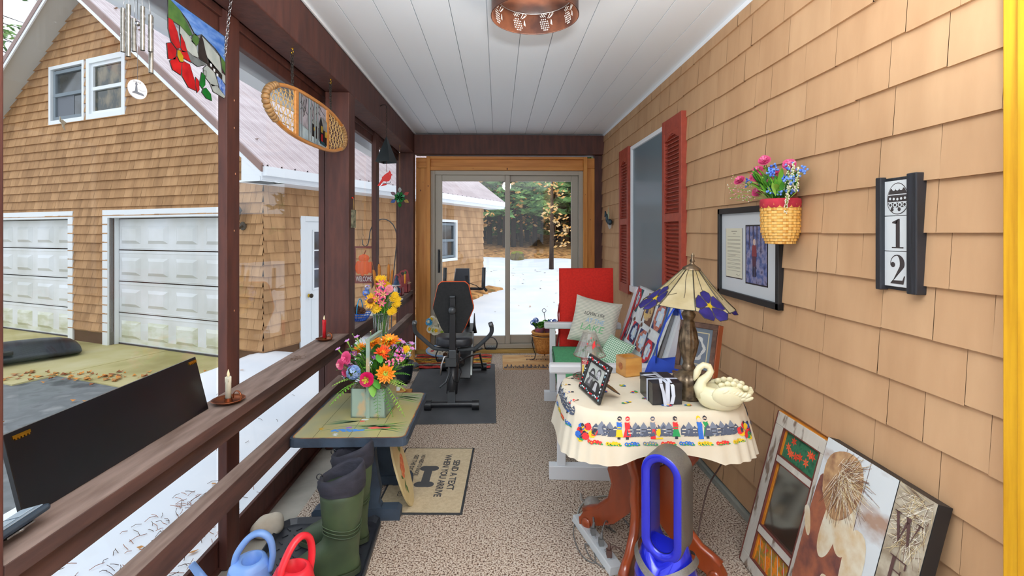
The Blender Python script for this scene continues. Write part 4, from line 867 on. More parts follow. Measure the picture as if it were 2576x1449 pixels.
def pinecone(loc, s, label, rx):
    m_ = MB(); PC = M('pine_cone', (122, 84, 58), .8, 0, (86, 54, 36), (30, 30, 30)); XX = Matrix.Rotation(rx, 4, 'X')
    for i in range(11):
        u = i/10; r_ = s*(.25+.75*math.sin(PI*min(1, u*.85+.12)))
        for k in range(8):
            a = k*PI/4+i*.5; d = Vector((math.cos(a), math.sin(a), 0)); c = Vector((0, 0, s*2.4*(u-.5))); n_ = Vector((-d.y, d.x, 0))
            m_.add([c, c+d*r_*.6+n_*r_*.28, c+d*r_+Vector((0, 0, s*.3)), c+d*r_*.6-n_*r_*.28, c+d*r_*.6+Vector((0, 0, -s*.12))], [(0, 1, 2, 3), (0, 4, 1), (1, 4, 2), (2, 4, 3), (3, 4, 0)], PC, X=XX)
    m_.ball((0, 0, 0), (s*.3, s*.3, s*1.2), PC, 8, X=XX); tag(m_.build('pine_cone', loc=loc), label, 'pine cone', 'pine cones in the blue basket')
pinecone((-1.035, 3.70, .845), .034, 'brown open pine cone lying nearest in the blue wire basket', R(70)); pinecone((-1.085, 3.76, .845), .032, 'brown pine cone at the back of the blue wire basket, by the glass', R(20))
mb = MB(); mb.box(-.07, .07, -.10, .10, 0, .0015, M('paper', (222, 220, 210), .7)); tag(mb.build('paper_sheet', loc=(-1.055, 4.02, .772), rz=.2), 'white paper sheet lying on the far railing beyond the blue basket', 'paper')
def tote(name, label, cat, loc, w_, d_, h, mat, rz=0, hole=True):
    """wooden box with tall pierced ends"""
    t = thing(name, label, cat, loc, rz); mb = MB(); mb.box(-w_/2, w_/2, -d_/2, d_/2, 0, .008, mat); mb.box(-w_/2, -w_/2+.008, -d_/2, d_/2, 0, h*.38, mat); mb.box(w_/2-.008, w_/2, -d_/2, d_/2, 0, h*.38, mat); mb.build('box', t, bev=.001)
    for yy in (-d_/2, d_/2-.01):
        mb = MB(); pts = [(-w_/2, 0), (w_/2, 0), (w_/2, h*.38)]+[(w_*.3*math.cos(a), h-w_*.3+w_*.3*math.sin(a)) for a in [R(q) for q in range(0, 181, 20)]]+[(-w_/2, h*.38)]; mb.prism(pts, yy, yy+.01, mat); 
        mb.disc(0, h-w_*.3, w_*.16, M('hole_dark', (60, 52, 50), .9), 0, X=fr((0, yy-.0008, 0), (1, 0, 0), (0, 0, 1))); mb.build('end_board', t)
    return t
RDB = M('barn_red', (150, 62, 62), .6, 0, (130, 50, 54), (20, 20, 20))
tt = tote('wooden_tote', 'red wooden tote with round finger hole beside the gnome', 'wooden tote', (-1.07, 5.22, .772), .10, .12, .23, RDB); 
tt = tote('wooden_tote', 'red wooden tote full of straw against the corner post', 'wooden tote', (-1.065, 5.50, .772), .12, .16, .25, RDB)
mb = MB(); rn = random.Random(4)
for _ in range(120): x, y, a = rn.uniform(-.05, .06), rn.uniform(-.08, .07), rn.random()*6; mb.tube([(x, y, .09+rn.random()*.02), (x+.03*math.cos(a), y+.03*math.sin(a), .09+rn.random()*.03)], .0012, M('straw', (222, 206, 170), .8), n=3)
tag(mb.build('straw', loc=(-1.065, 5.5, .772)), 'pale straw heaped in the red wooden tote by the corner post', 'straw', kind='stuff')
t = thing('toy_carrot', 'small orange carrot stick standing in the straw of the red tote', 'toy', (-1.03, 5.38, .89)); mb = MB(); mb.lathe([(0, -.02), (.008, 0), (.011, .09), (0, .1)], M('carrot_orange', (240, 160, 30), .5), n=10); mb.build('root', t); mb = MB(); mb.tube([(0, 0, .095), (.004, 0, .13)], [.008, .003], M('carrot_green', (60, 140, 60), .6), n=6); mb.build('top', t)
# gnome
t = thing('gnome', 'small gnome with pointed navy hat and white beard on the far railing', 'figurine', (-1.045, 5.0, .772))
NV = M('gnome_navy', (44, 66, 96), .6); mb = MB(); mb.lathe([(0, 0), (.034, 0), (.038, .03), (.034, .09), (.024, .115), (0, .12)], NV, n=20); mb.build('body', t)
mb = MB(); mb.lathe([(.040, .128), (.034, .13), (.024, .17), (.010, .21), (0, .245)], M('gnome_hat', (58, 84, 116), .7, 0, (38, 56, 84), (40, 40, 40)), n=20, wob=lambda a, z: 1+.06*math.sin(3*a+z*40)); mb.tube([(.039*math.cos(q*PI/10), .039*math.sin(q*PI/10), .13) for q in range(20)], .006, M('hat_fur', (220, 214, 208), .9), n=6, closed=True); mb.build('hat', t)
mb = MB(); mb.ball((0, -.030, .085), (.022, .014, .04), M('beard_white', (226, 226, 228), .9), 12); mb.ball((-.028, -.012, .125), (.012, .012, .01), M('beard_white', (226, 226, 228), .9), 8); mb.build('beard', t); mb = MB(); mb.ball((0, -.042, .112), .007, M('skin', (226, 170, 140), .6), 8); mb.build('nose', t)
for sx in (-1, 1): mb = MB(); mb.tube([(sx*.03, 0, .1), (sx*.042, -.018, .06), (sx*.02, -.036, .05)], [.011, .01, .008], NV, n=8); mb.build('arm', t)
mb = MB(); mb.box(-.045, .045, -.06, .06, 0, .012, M('paper', (222, 220, 210), .7)); tag(mb.build('white_box', loc=(-1.0, 4.83, .772)), 'flat white card box on the far railing before the gnome', 'box')
# picture-back easel board with flowers
t = thing('birdhouse', 'tan wooden birdhouse with dark roof edge behind the blue hydrangeas', 'birdhouse', (-1.075, 4.30, .772)); TN = M('birdhouse_tan', (200, 156, 108), .7)
mb = MB(); mb.prism([(-.045, 0), (.05, 0), (.04, .17), (.0, .225), (-.035, .16)], -.05, .06, TN); mb.build('body', t, bev=.002); mb = MB(); mb.prism([(.046, 0), (.056, 0), (.046, .178), (.0, .238), (-.002, .226), (.036, .17)], -.055, .065, M('birdhouse_roof', (96, 70, 62), .7)); mb.build('roof', t)
# ================================================================ flower helpers
GRN = [M('leaf_green%d' % i, c, .55) for i, c in enumerate(((74, 142, 44), (112, 172, 52), (48, 108, 46), (150, 196, 78)))]
def ortho(d):
    d = Vector(d).normalized(); a = Vector((0, 0, 1)) if abs(d.z) < .9 else Vector((1, 0, 0)); u = d.cross(a).normalized(); return d, u, d.cross(u)
def petals(mb, c, d, r, n, mat, cup=.3, wd=.5, ph=0.0, r0=.12, tipn=.25, rn=random):
    d, u, v = ortho(d); c = Vector(c)
    for k in range(n):
        a = ph+2*PI*k/n+rn.uniform(-.08, .08); e = u*math.cos(a)+v*math.sin(a); n_ = -u*math.sin(a)+v*math.cos(a); L = r*rn.uniform(.9, 1.08); w_ = wd*r
        P = [c+e*r*r0-n_*w_*.2, c+e*r*r0+n_*w_*.2, c+e*L*.55+n_*w_*.5+d*cup*r*.55, c+e*L*.9+n_*w_*tipn+d*cup*r*.8, c+e*L+d*cup*r*.8, c+e*L*.9-n_*w_*tipn+d*cup*r*.8, c+e*L*.55-n_*w_*.5+d*cup*r*.55]
        m_ = c+e*L*.5+d*(cup*r*.4-.06*r)
        mb.add([*P, m_], [(0, 1, 7), (1, 2, 7), (2, 3, 7), (3, 4, 7), (4, 5, 7), (5, 6, 7), (6, 0, 7)], mat, True)
def leaf(mb, base, tip, w_, mat, bend=0.0):
    b, t_ = Vector(base), Vector(tip); d = t_-b; s_ = d.cross(Vector((0, 0, 1))); s_ = s_.normalized() if s_.length > 1e-5 else Vector((1, 0, 0)); up_ = Vector((0, 0, 1)); L = d.length
    L1 = [b+d*u+s_*w_*k+up_*(bend*L*math.sin(PI*u)-abs(k)*w_*.25) for u, k in ((.0, 0), (.3, .42), (.6, .5), (.85, .28), (1, 0), (.85, -.28), (.6, -.5), (.3, -.42))]
    m1, m2 = b+d*.3+up_*bend*L*.8, b+d*.65+up_*bend*L*.9
    mb.add(L1+[m1, m2], [(0, 1, 8), (1, 2, 9, 8), (2, 3, 9), (3, 4, 9), (4, 5, 9), (5, 6, 9), (6, 7, 8, 9), (7, 0, 8)], mat, True)
def fern(mb, p, d, L, mat, rn, droop=.5):
    p = Vector(p); d = Vector(d).normalized(); pts = [p+d*L*u+Vector((0, 0, -droop*L*u*u)) for u in [i/10 for i in range(11)]]; mb.tube(pts, .0012, mat, n=4)
    for i in range(1, 11):
        q = pts[i]; dd = (pts[i]-pts[i-1]).normalized(); s_ = dd.cross(Vector((0, 0, 1))).normalized(); l = L*.20*math.sin(PI*(i/11)**.7)
        for k in (-1, 1): leaf(mb, q, q+s_*k*l+dd*l*.4, L*.05, mat)
def stem(mb, a, b, r=.0016, mat=None, sag=0.0):
    a, b = Vector(a), Vector(b); m_ = (a+b)/2+Vector((0, 0, sag)); mb.tube([a, m_, b], r, mat or GRN[1], n=4)
def bloom(par, kind, c, d, r, cols, rn, name=None):
    mb = MB(); c1, c2 = cols[0], cols[1] if len(cols) > 1 else cols[0]; D, u, v = ortho(d); C_ = Vector(c)
    if kind == 'daisy':
        for q in range(3): petals(mb, C_+D*r*.08*q, d, r*(1-.2*q), 13, c1, .15+.25*q, .3, q*.25, rn=rn)
        for _ in range(26): mb.ball(C_+D*(r*.28)+u*rn.gauss(0, r*.13)+v*rn.gauss(0, r*.13), r*.07, c2, 5)
    elif kind == 'sunflower':
        for q in range(2): petals(mb, C_, d, r*(1-.12*q), 14, c1, .12+.2*q, .34, q*.22, rn=rn)
        mb.ball(C_+D*r*.1, (r*.42, r*.42, r*.3), c2, 14)
    elif kind == 'rose':
        for q in range(5): petals(mb, C_+D*r*.12*q, d, r*(1-.17*q), 8-q, c1 if q < 3 else c2, .25+.25*q, .9-.08*q, q*.4, tipn=.48, rn=rn)
        mb.ball(C_+D*r*.55, r*.2, c2, 8)
    elif kind == 'lily':
        petals(mb, C_, d, r, 6, c1, .55, .42, 0, tipn=.12, rn=rn); petals(mb, C_+D*r*.05, d, r*.55, 6, c2, .6, .32, 0, rn=rn)
        for k in range(4): a = k*1.6; mb.tube([C_, C_+D*r*.9+(u*math.cos(a)+v*math.sin(a))*r*.2], r*.03, c2, n=4)
    elif kind == 'cluster':
        for _ in range(30):
            e = (D*abs(rn.gauss(0, .6))+u*rn.gauss(0, 1)+v*rn.gauss(0, 1)).normalized(); petals(mb, C_+e*r*.75, e, r*.34, 4, rn.choice(cols), .1, .95, rn.random(), tipn=.5, rn=rn)
    elif kind == 'spray':
        for _ in range(16):
            e = (D*.8+u*rn.gauss(0, .5)+v*rn.gauss(0, .5)).normalized(); mb.ball(C_+e*r*rn.uniform(.6, 1), r*.17, rn.choice(cols), 6)
    elif kind == 'trumpet':
        m_ = GRN[3]; mb.tube([C_-D*r*2.2, C_-D*r, C_], [r*.14, r*.22, r*.35], m_, n=8); petals(mb, C_, d, r, 5, c1, .35, .8, 0, tipn=.3, rn=rn)
    elif kind == 'pod':
        mb.tube([C_, C_+D*r*2, C_+D*r*11, C_+D*r*13], [r*.7, r, r, r*.6], c1, n=9); mb.tube([C_+D*r*13, C_+D*r*19], [.0015, .0006], c1, n=4)
    return mb.build(name or {'trumpet': 'flower', 'cluster': 'hydrangea', 'spray': 'flower_cluster', 'pod': 'cattail'}.get(kind, kind), par)
YL = col((250, 206, 30), .5); ORG = col((250, 150, 24), .5); ORD = col((240, 84, 24), .5); PK = col((238, 96, 150), .5); PKL = col((248, 170, 180), .5); PKH = col((214, 24, 96), .5); PUR = col((150, 70, 170), .5); LIL = col((208, 140, 206), .5); BLU = col((110, 150, 222), .55); BLU2 = col((70, 110, 210), .55); BLP = col((150, 176, 216), .55); CRM = col((242, 236, 214), .5); AQ = col((80, 180, 226), .5); BRN = col((110, 60, 24), .8); GRC = col((166, 190, 70), .6); RDF = col((226, 40, 50), .5)
# hydrangea beside the birdhouse
t = thing('hydrangea_bouquet', 'bunch of blue hydrangeas on the far railing behind the vase', 'flowers', (-1.01, 4.22, .772)); rn = random.Random(3)
mb = MB(); mb.lathe([(.02, 0), (.03, .05), (.026, .07)], clear('jar_clear', (226, 236, 232), gl=.1), n=14); mb.build('jar', t)
for (y, z) in ((-.05, .12), (.03, .17), (-.02, .21), (.05, .24), (-.06, .06)): bloom(t, 'cluster', (rn.uniform(-.01, .02), y, z), (.8, -.4, .3), .034, [BLU, BLU2, BLU], rn)
mb = MB()
for k in range(7): leaf(mb, (0, 0, .06), (rn.uniform(-.02, .05), rn.uniform(-.1, .1), rn.uniform(.1, .28)), .04, GRN[k % 3], .1)
for k in range(5): stem(mb, (0, 0, 0), (0, -.05+.025*k, .2), mat=GRN[0])
mb.build('foliage', t)
# ================================================================ painted side table with trestle legs
TX0, TX1, TY0, TY1, TZ = -.985, -.432, 2.29, 2.95, .474
NAVY = M('table_navy', (54, 68, 84), .65, 0, (36, 46, 60), (9, 9, 9), .15); TPAINT = M('table_painted_top', (190, 178, 112), .38, 0, (152, 156, 128), (5, 3, 5), 0, det=2, ramp=(.35, .7))
t = thing('side_table', 'dark blue trestle side table with hand-painted flower top', 'table', (-.708, 2.62, 0))
w_, d_ = (TX1-TX0)/2, (TY1-TY0)/2
def rr(w_, d_, r_): return [(sx*(w_-r_)+r_*math.cos(a+b), sy*(d_-r_)+r_*math.sin(a+b)) for sx, sy, b in ((1, 1, 0), (-1, 1, PI/2), (-1, -1, PI), (1, -1, 1.5*PI)) for a in (0, R(30), R(60), R(90))]
mb = MB(); mb.prism(rr(w_, d_, .03), TZ-.04, TZ-.001, NAVY, 'z'); tp = mb.build('tabletop', t, bev=.005)
mb = MB(); mb.prism(rr(w_-.010, d_-.010, .028), TZ-.0008, TZ+.0002, M('worn_orange_edge', (196, 124, 56), .5, 0, (70, 72, 70), (14, 14, 14)), 'z'); mb.prism(rr(w_-.016, d_-.016, .026), TZ+.0002, TZ+.0006, TPAINT, 'z')
X = Matrix.Translation((0, 0, TZ+.0008)); GV = M('paint_groove', (64, 66, 48), .8)
for x in (-.165, .0, .135): mb.rect(x-.001, x+.001, -d_+.005, d_-.005, GV, 0, X)
PB_ = M('painted_blue', (70, 140, 220), .5); PR_ = M('painted_red', (220, 92, 84), .5); PG_ = M('painted_green', (116, 160, 72), .5); PGD = M('painted_grey_green', (104, 130, 96), .5); PV_ = M('painted_violet', (160, 106, 200), .5); PW_ = M('painted_white', (226, 236, 240), .5); PY_ = M('painted_gold', (196, 160, 60), .5)
rn = random.Random(5)
def bellflower(x0, x1, y, mat, n=26, w_=.017):
    for k in range(n): u = rn.random(); X_ = x0+(x1-x0)*u; mb.disc(X_, y+rn.uniform(-w_, w_)*(.4+.6*math.sin(PI*min(1, u+.1))), .0085, mat, .0002+k*1e-6, X, 7, .0055, rn.random())
def blade(x0, y0, x1, y1, w_, mat, bow=.02):
    n = 8; a = [(x0+(x1-x0)*i/n, y0+(y1-y0)*i/n+bow*math.sin(PI*i/n)) for i in range(n+1)]; 
    mb.flat([(p[0], p[1]+w_*math.sin(PI*i/n)/2+.0004) for i, p in enumerate(a)]+[(p[0], p[1]-w_*math.sin(PI*i/n)/2-.0004) for i, p in list(enumerate(a))[::-1]], mat, .0001, X)
for k in range(9): blade(.25, -.27+.018*k, .02-.02*k % .1, -.20+rn.uniform(-.05, .03), .010, PG_ if k % 2 else PGD, rn.uniform(-.02, .025))
bellflower(-.10, .05, -.235, PB_, 60, .014); bellflower(.07, .17, -.208, PR_, 40, .010); bellflower(-.05, -.02, -.2, PV_, 8, .006)
blade(-.03, -.2, -.11, -.21, .003, PGD); blade(-.1, -.235, -.16, -.25, .003, PGD)
for (cx, cy, m_) in ((-.175, -.215, PY_), (-.085, -.285, PW_)):
    for k in range(4): blade(cx, cy, cx+.03*math.cos(k*.5-.2), cy+.022*math.sin(k*.9-.6), .009, m_, 0)
for k in range(4): blade(.005, -.115, -.12-.02*k, -.10-.02*k, .013, PGD, -.008)
mb.disc(.012, -.12, .014, PR_, .0003, X, 10, .010); mb.disc(.02, -.1, .02, PW_, .0002, X, 10, .010); blade(.02, -.125, .04, -.165, .004, PGD)
for k in range(8): blade(.26, .28-.02*k, .10, .24+rn.uniform(-.03, .05), .010, PG_ if k % 2 else PGD, rn.uniform(-.02, .02))
bellflower(.08, .13, .22, PV_, 20, .010)
mb.build('painted_surface', tp)
def trestle(y):
    mb = MB(); L = [(.125, .434), (.118, .40), (.10, .34), (.112, .24), (.13, .15), (.12, .09), (.132, .07), (.132, .055)]
    c = -.012; mb.prism([(c+x, z) for x, z in L]+[(c-x, z) for x, z in L[::-1]], y-.02, y+.02, NAVY); mb.build('leg', t, bev=.004)
    mb = MB(); mb.prism([(-.222, 0), (-.12, 0), (-.11, .012), (.11, .012), (.12, 0), (.215, 0), (.218, .045), (.20, .06), (-.205, .06), (-.222, .045)], y-.03, y+.03, NAVY); mb.build('foot', t, bev=.005)
trestle(-.155); trestle(.17)
mb = MB(); mb.box(-.03, .0, -.15, .17, .10, .15, NAVY); mb.build('stretcher', t, bev=.003)
# ---- flower box on the table
BOXG = M('box_grey_green', (150, 172, 158), .8, 0, (190, 170, 134), (16, 16, 9), .3, det=6, ramp=(.36, .46))
t = thing('flower_box', 'grey-green distressed wooden carrier filled with colourful artificial flowers', 'flower arrangement', (-.672, 2.65, TZ+.0012), R(-3)); rn = random.Random(11)
bx, by, bh = .092, .108, .150; mb = MB(); framebox_ = [(-bx, bx, -by, -by+.008), (-bx, bx, by-.008, by), (-bx, -bx+.008, -by, by), (bx-.008, bx, -by, by)]
for q in framebox_: mb.box(q[0], q[1], q[2], q[3], 0, bh, BOXG)
mb.box(-bx, bx, -by, by, 0, .008, BOXG); mb.build('box', t, bev=.001)
mb = MB(); mb.box(-.010, .010, -by-.007, -by, -.0, .395, BOXG); mb.box(-.010, .010, by, by+.007, 0, .395, BOXG); mb.box(-.010, .010, -by-.007, by+.007, .395, .412, BOXG); mb.build('handle', t, bev=.001)
mb = MB(); MO = [M('moss_grey%d' % i, c, .95) for i, c in enumerate(((150, 138, 116), (182, 170, 150), (120, 108, 88)))]; mb.box(-bx+.006, bx-.006, -by+.006, by-.006, .12, .142, MO[0])
for _ in range(420):
    x, y = rn.uniform(-bx, bx), rn.uniform(-by, by); a = rn.random()*6; z = .14+rn.random()*.03; mb.tube([(x, y, z), (x+.015*math.cos(a), y+.015*math.sin(a), z+.01), (x+.025*math.cos(a+.8), y+.025*math.sin(a+.8), z-.005)], .0008, rn.choice(MO), n=3)
mb.build('moss', t)
fol = MB()
def put(kind, x, y, z, r, cols, d=None, nm=None):
    z -= max(0, z-.22)*.30; r *= 1.12
    d = d or (x*3, y*2-1.2, .5); bloom(t, kind, (x, y, z), d, r, cols, rn, nm); stem(fol, (x*.2, y*.2, .14), Vector((x, y, z))-Vector(d).normalized()*.004)
put('daisy', .098, -.13, .245, .047, [ORG, GRC], (.25, -1, .25)); put('rose', .008, -.15, .215, .034, [PKH, col((196, 170, 60))], (.05, -1, .1), 'ranunculus')
put('cluster', -.075, -.11, .245, .040, [BLP, BLU, BLP], (-.3, -1, .2)); put('daisy', .062, -.06, .375, .042, [ORD, ORG], (.3, -.8, .5)); put('daisy', .075, .02, .43, .058, [ORG, YL], (.1, -.35, 1)); put('daisy', -.005, .0, .425, .046, [ORG, YL], (-.2, -.5, 1)); put('daisy', -.075, -.02, .385, .04, [ORG, YL], (-.5, -.6, .8))
put('rose', -.118, -.09, .345, .030, [PK, PK], (-.4, -1, .2)); put('rose', -.145, -.10, .30, .026, [PK, PKL], (-.6, -1, .1)); put('rose', -.128, -.08, .235, .022, [PK, PK], (-1, -1, 0))
put('spray', .118, -.10, .32, .028, [PK, PKL]); put('spray', .142, -.05, .36, .032, [PK, LIL]); put('spray', .155, -.07, .33, .028, [PK, PKL, LIL]); put('spray', .11, .0, .40, .02, [PUR, LIL])
for (x, y, z) in ((-.175, -.06, .40), (-.135, -.04, .455), (-.09, -.02, .48), (.145, .04, .42), (.19, .05, .41), (.205, .0, .385), (.125, .06, .43)): put('trumpet', x, y, z, .014, [LIL], (x*2, -.3, .8))
for (x, y, z) in ((-.09, -.05, .36), (-.10, -.06, .28), (.03, -.06, .34), (.13, .03, .37), (.16, .02, .31)): put('spray', x, y, z, .022, [PUR, LIL])
for (x, y, z) in ((-.135, -.06, .20), (.19, -.02, .35), (.03, -.03, .41), (.01, -.1, .30)): put('spray', x, y, z, .018, [BLP, CRM])
put('daisy', .165, .03, .37, .022, [YL, ORG])
for _ in range(150):
    a = rn.random()*2*PI; b = rn.uniform(.05, .14); z = rn.uniform(.17, .36); x, y = b*math.cos(a)*1.1, b*math.sin(a)*.9; l = rn.uniform(.04, .075); leaf(fol, (x*.55, y*.55, z-.03), (x*1.1+rn.uniform(-.02, .02), y*1.1, z+rn.uniform(-.03, .03)), l*.5, rn.choice(GRN[:3]), .15)
leaf(fol, (.03, -.12, .21), (.075, -.16, .165), .042, GRN[0], .1); leaf(fol, (.02, -.12, .20), (.045, -.165, .125), .04, GRN[1], .1); leaf(fol, (.04, -.08, .33), (.075, -.13, .29), .04, GRN[0], .1)
for (x, y, z, dx, dy, dz, L) in ((-.06, -.08, .2, -1, -.4, .15, .13), (-.06, -.06, .23, -1, -.2, .5, .13), (-.07, -.1, .18, -.8, -.8, -.3, .14), (-.07, -.05, .17, -1, -.1, -.2, .12), (.08, -.1, .19, 1, -.3, .3, .14), (.09, -.05, .2, 1, -.1, .5, .13), (.08, -.12, .17, .5, -.5, -.6, .13), (.05, -.13, .17, .2, -.4, -.9, .12), (.1, -.1, .16, .6, -.3, -.5, .14), (.1, 0, .22, 1, .3, .6, .13), (.09, -.12, .2, .9, -.4, .1, .13)): fern(fol, (x, y, z), (dx, dy, dz), L, rn.choice((GRN[1], GRN[3], GRN[0])), rn, .35)
for _ in range(26): a = rn.random()*6.28; p = (.12*math.cos(a), .1*math.sin(a), rn.uniform(.3, .42)); stem(fol, (0, 0, .2), p, .001); fol.ball(p, .0035, rn.choice((CRM, BLP, GRN[3])), 5)
fol.build('foliage', t)
# ---- plant stand behind, with the crystal vase
t = thing('plant_stand', 'slim dark plant stand mostly hidden behind the flower carrier', 'stand', (-.755, 3.15, 0)); DW = M('dark_wood', (70, 44, 30), .4); mb = MB(); mb.lathe([(0, .635), (.10, .635), (.105, .645), (.10, .655), (0, .655)], DW, n=28); mb.build('top', t)
for k in range(3): a = k*2*PI/3+.4; mb = MB(); mb.tube([(.05*math.cos(a), .05*math.sin(a), .635), (.06*math.cos(a), .06*math.sin(a), .3), (.10*math.cos(a), .10*math.sin(a), 0)], .010, DW); mb.build('leg', t)
t = thing('flower_vase', 'cut crystal vase of cattails, sunflower and pink lilies on the plant stand', 'vase', (-.755, 3.15, .656)); rn = random.Random(17)
CRY = clear('crystal', (236, 244, 242), gl=.10, ior=1.8, rough=.03); mb = MB()
def facet(a, z): return 1+.05*math.cos(8*a+z*14)
mb.lathe([(0, .003), (.036, .003), (.037, .02), (.036, .05), (.041, .13), (.051, .22), (.0545, .268)], CRY, n=48, smooth=False, wob=facet); mb.lathe([(.0505, .268), (.046, .21), (.037, .13), (.031, .05), (.030, .03), (0, .028)], CRY, n=32, smooth=False, wob=facet); mb.tube([(.0545*facet(q*PI/24, .268)*math.cos(q*PI/24), .0545*facet(q*PI/24, .268)*math.sin(q*PI/24), .268) for q in range(48)], .0022, clear('crystal_rim', (250, 250, 250), gl=.5), n=5, closed=True)
for q in range(12): a = q*PI/6; mb.tube([(.0365*math.cos(a), .0365*math.sin(a), .01), (.0425*math.cos(a+.25), .0425*math.sin(a+.25), .13), (.0545*math.cos(a+.5), .0545*math.sin(a+.5), .262)], .0012, clear('crystal_rim', (250, 250, 250), gl=.5), n=4)
mb.build('glass', t)
fol = MB()
for k in range(16): a = k*.9; fol.tube([(.016*math.cos(a+2), .016*math.sin(a+2), .02), (.02*math.cos(a), .02*math.sin(a), .15), (.045*math.cos(a), .03*math.sin(a), .34)], .0022, GRN[k % 3], n=5)
def pv(kind, x, z, r, cols, y=0.0, d=None, nm=None): bloom(t, kind, (x, y-.03, z), d or (x*2, -1, .25), r, cols, rn, nm); stem(fol, (x*.3, 0, .25), (x, y-.02, z))
pv('sunflower', -.048, .352, .055, [col((246, 180, 24)), BRN], -.03, (-.6, -1, .3)); pv('sunflower', -.012, .305, .03, [YL, YL], -.03); 
for (x, z, r_) in ((.018, .42, .036), (.03, .355, .040), (-.005, .33, .034), (.0, .375, .03), (.022, .30, .03)): pv('lily', x, z+.04, r_, [PK, col((250, 220, 150))], -.04)
pv('rose', .062, .425, .028, [PKL, col((246, 160, 160))], -.02, nm='rose')
for (x, z) in ((.02, .50), (.045, .455), (.10, .40), (.115, .37), (.085, .375), (.095, .33), (.115, .345), (.09, .30), (.03, .465), (-.01, .50), (.07, .29), (-.03, .30)): pv('daisy', x, z-.01, .026, [YL, YL], rn.uniform(-.03, .03))
pv('lily', .02, .475, .03, [PK, YL], 0)
pv('spray', -.025, .38, .018, [RDF, ORD]); pv('cluster', -.09, .40, .026, [BLU, BLU2, BLU]); pv('cluster', -.075, .36, .026, [BLU, BLU2]); pv('cluster', -.08, .435, .022, [BLU, CRM, LIL])
for (x, z, dx, r_) in ((-.03, .42, -.16, .0085), (-.012, .455, -.02, .0085), (.045, .47, .02, .0075), (.062, .45, .10, .0065), (-.03, .42, -.22, .006)): bloom(t, 'pod', (x, .0, z), (dx, 0, 1), r_*1.15, [M('cattail_brown', (158, 98, 30), .8)], rn); stem(fol, (x*.4, 0, .25), (x, 0, z))
for _ in range(46):
    a = rn.random()*6.28; z = rn.uniform(.27, .44); x, y = rn.uniform(.02, .085)*math.cos(a), rn.uniform(.02, .06)*math.sin(a); leaf(fol, (x*.4, y*.4, z-.04), (x*1.1, y*1.1, z+rn.uniform(-.01, .03)), .022, rn.choice(GRN), .1)
fol.build('foliage', t)
# ================================================================ leaning oval plaque
t = thing('painted_plaque', 'oval wooden plaque painted with a rose, leaning under the side table', 'plaque', (-.452, 2.575, .002))
PLQ = M('plaque_cream', (222, 206, 160), .6, 0, (206, 186, 134), (9, 9, 9)); mb = MB(); X = fr((0, 0, 0), (0, 1, 0), (-.30, 0, 1)); mb.X = X
out = [(.105*math.sin(a)*(1 if abs(a) < 2 else 1), .20-.20*math.cos(a)) for a in [2*PI*k/24 for k in range(24)]]
out = [(x, max(y, 0.0)) for x, y in out]; mb.prism(out, -.005, .005, PLQ, 'z'); mb.build('board', t, bev=.001)
mb = MB(); mb.X = X
for (cx, cy, r_) in ((.0, .21, .035), (.02, .24, .026), (-.02, .18, .022)):
    for k in range(6): mb.disc(cx+r_*.5*math.cos(k), cy+r_*.5*math.sin(k), r_*.6, (M('plaque_peach', (230, 150, 100), .6), M('plaque_rose', (216, 110, 70), .6))[k % 2], .0056+k*.0001)
for (a, b, c, d) in ((-.02, .15, -.05, .1), (-.03, .13, -.02, .07), (.02, .28, .03, .33), (.03, .27, .05, .3), (-.04, .16, -.06, .19)): mb.flat([(a, b), ((a+c)/2+.012, (b+d)/2), (c, d), ((a+c)/2-.012, (b+d)/2)], M('plaque_leaf', (72, 104, 50), .6), .0058)
for k in range(6): mb.line([(.05-k*.01, .33+.002*k), (.045-k*.01, .35)], .002, M('plaque_ink', (90, 80, 60), .6), .0057)
mb.build('painting', t)
# ================================================================ mats on the floor
BLKR = M('rubber_black', (40, 42, 46), .8); t = thing('bone_mat', 'tan doormat with a dog bone and SEND A TEXT WHEN YOU ARRIVE', 'doormat', (-.40, 2.86, .0), R(-2))
# corners come from the photograph: long side runs along the porch
mb = MB(); mb.box(-.23, .23, -.38, .38, 0, .006, BLKR); mb.build('border', t, bev=.002); mb = MB(); mb.box(-.218, .218, -.368, .368, .0055, .0075, M('mat_tan', (206, 190, 158), .9, 0, (190, 172, 140), (60, 60, 60), .3)); mb.build('mat_face', t)
mb = MB(); INKM = M('mat_ink', (66, 66, 68), .85); X = fr((0, 0, .0078), (0, -1, 0), (1, 0, 0))    # reads facing the right wall
mb.text('SEND A TEXT', INKM, -.20, .115, .355, .042, X, bold=.025); mb.text('WHEN YOU ARRIVE', INKM, -.275, .055, .50, .042, X, bold=.025)
bone = [(-.085, .015)]; bone = []
for (cx, cy, a0, a1) in ((-.085, .022, -8, 200), (-.085, -.022, 160, 368), (.085, -.022, 172, 380), (.085, .022, -20, 188)): bone += [(cx*1.1+.031*math.cos(R(a)), cy*1.2-.02+.031*math.sin(R(a))) for a in range(a0, a1+1, 20)]
mb.flat(bone, INKM, 0, X); mb.text('NO NEED TO KNOCK', INKM, -.27, -.10, .27, .026, X, bold=.02); mb.text('GET THE DOG', INKM, -.27, -.145, .23, .028, X, bold=.02); mb.text('AND', INKM, .13, -.10, .07, .026, X); mb.text('INVOLVED', INKM, .02, -.145, .20, .03, X)
mb.build('lettering', t)
t = thing('exercise_mat', 'large dark grey rubber mat under the exercise bike', 'mat', (-.42, 4.47, 0), R(.8)); mb = MB(); mb.box(-.395, .395, -.82, .83, 0, .006, M('gym_mat', (82, 84, 88), .8, 0, (60, 62, 66), (2.5, 1.5, 2.5), .1, det=8)); mb.build('mat', t, bev=.002)
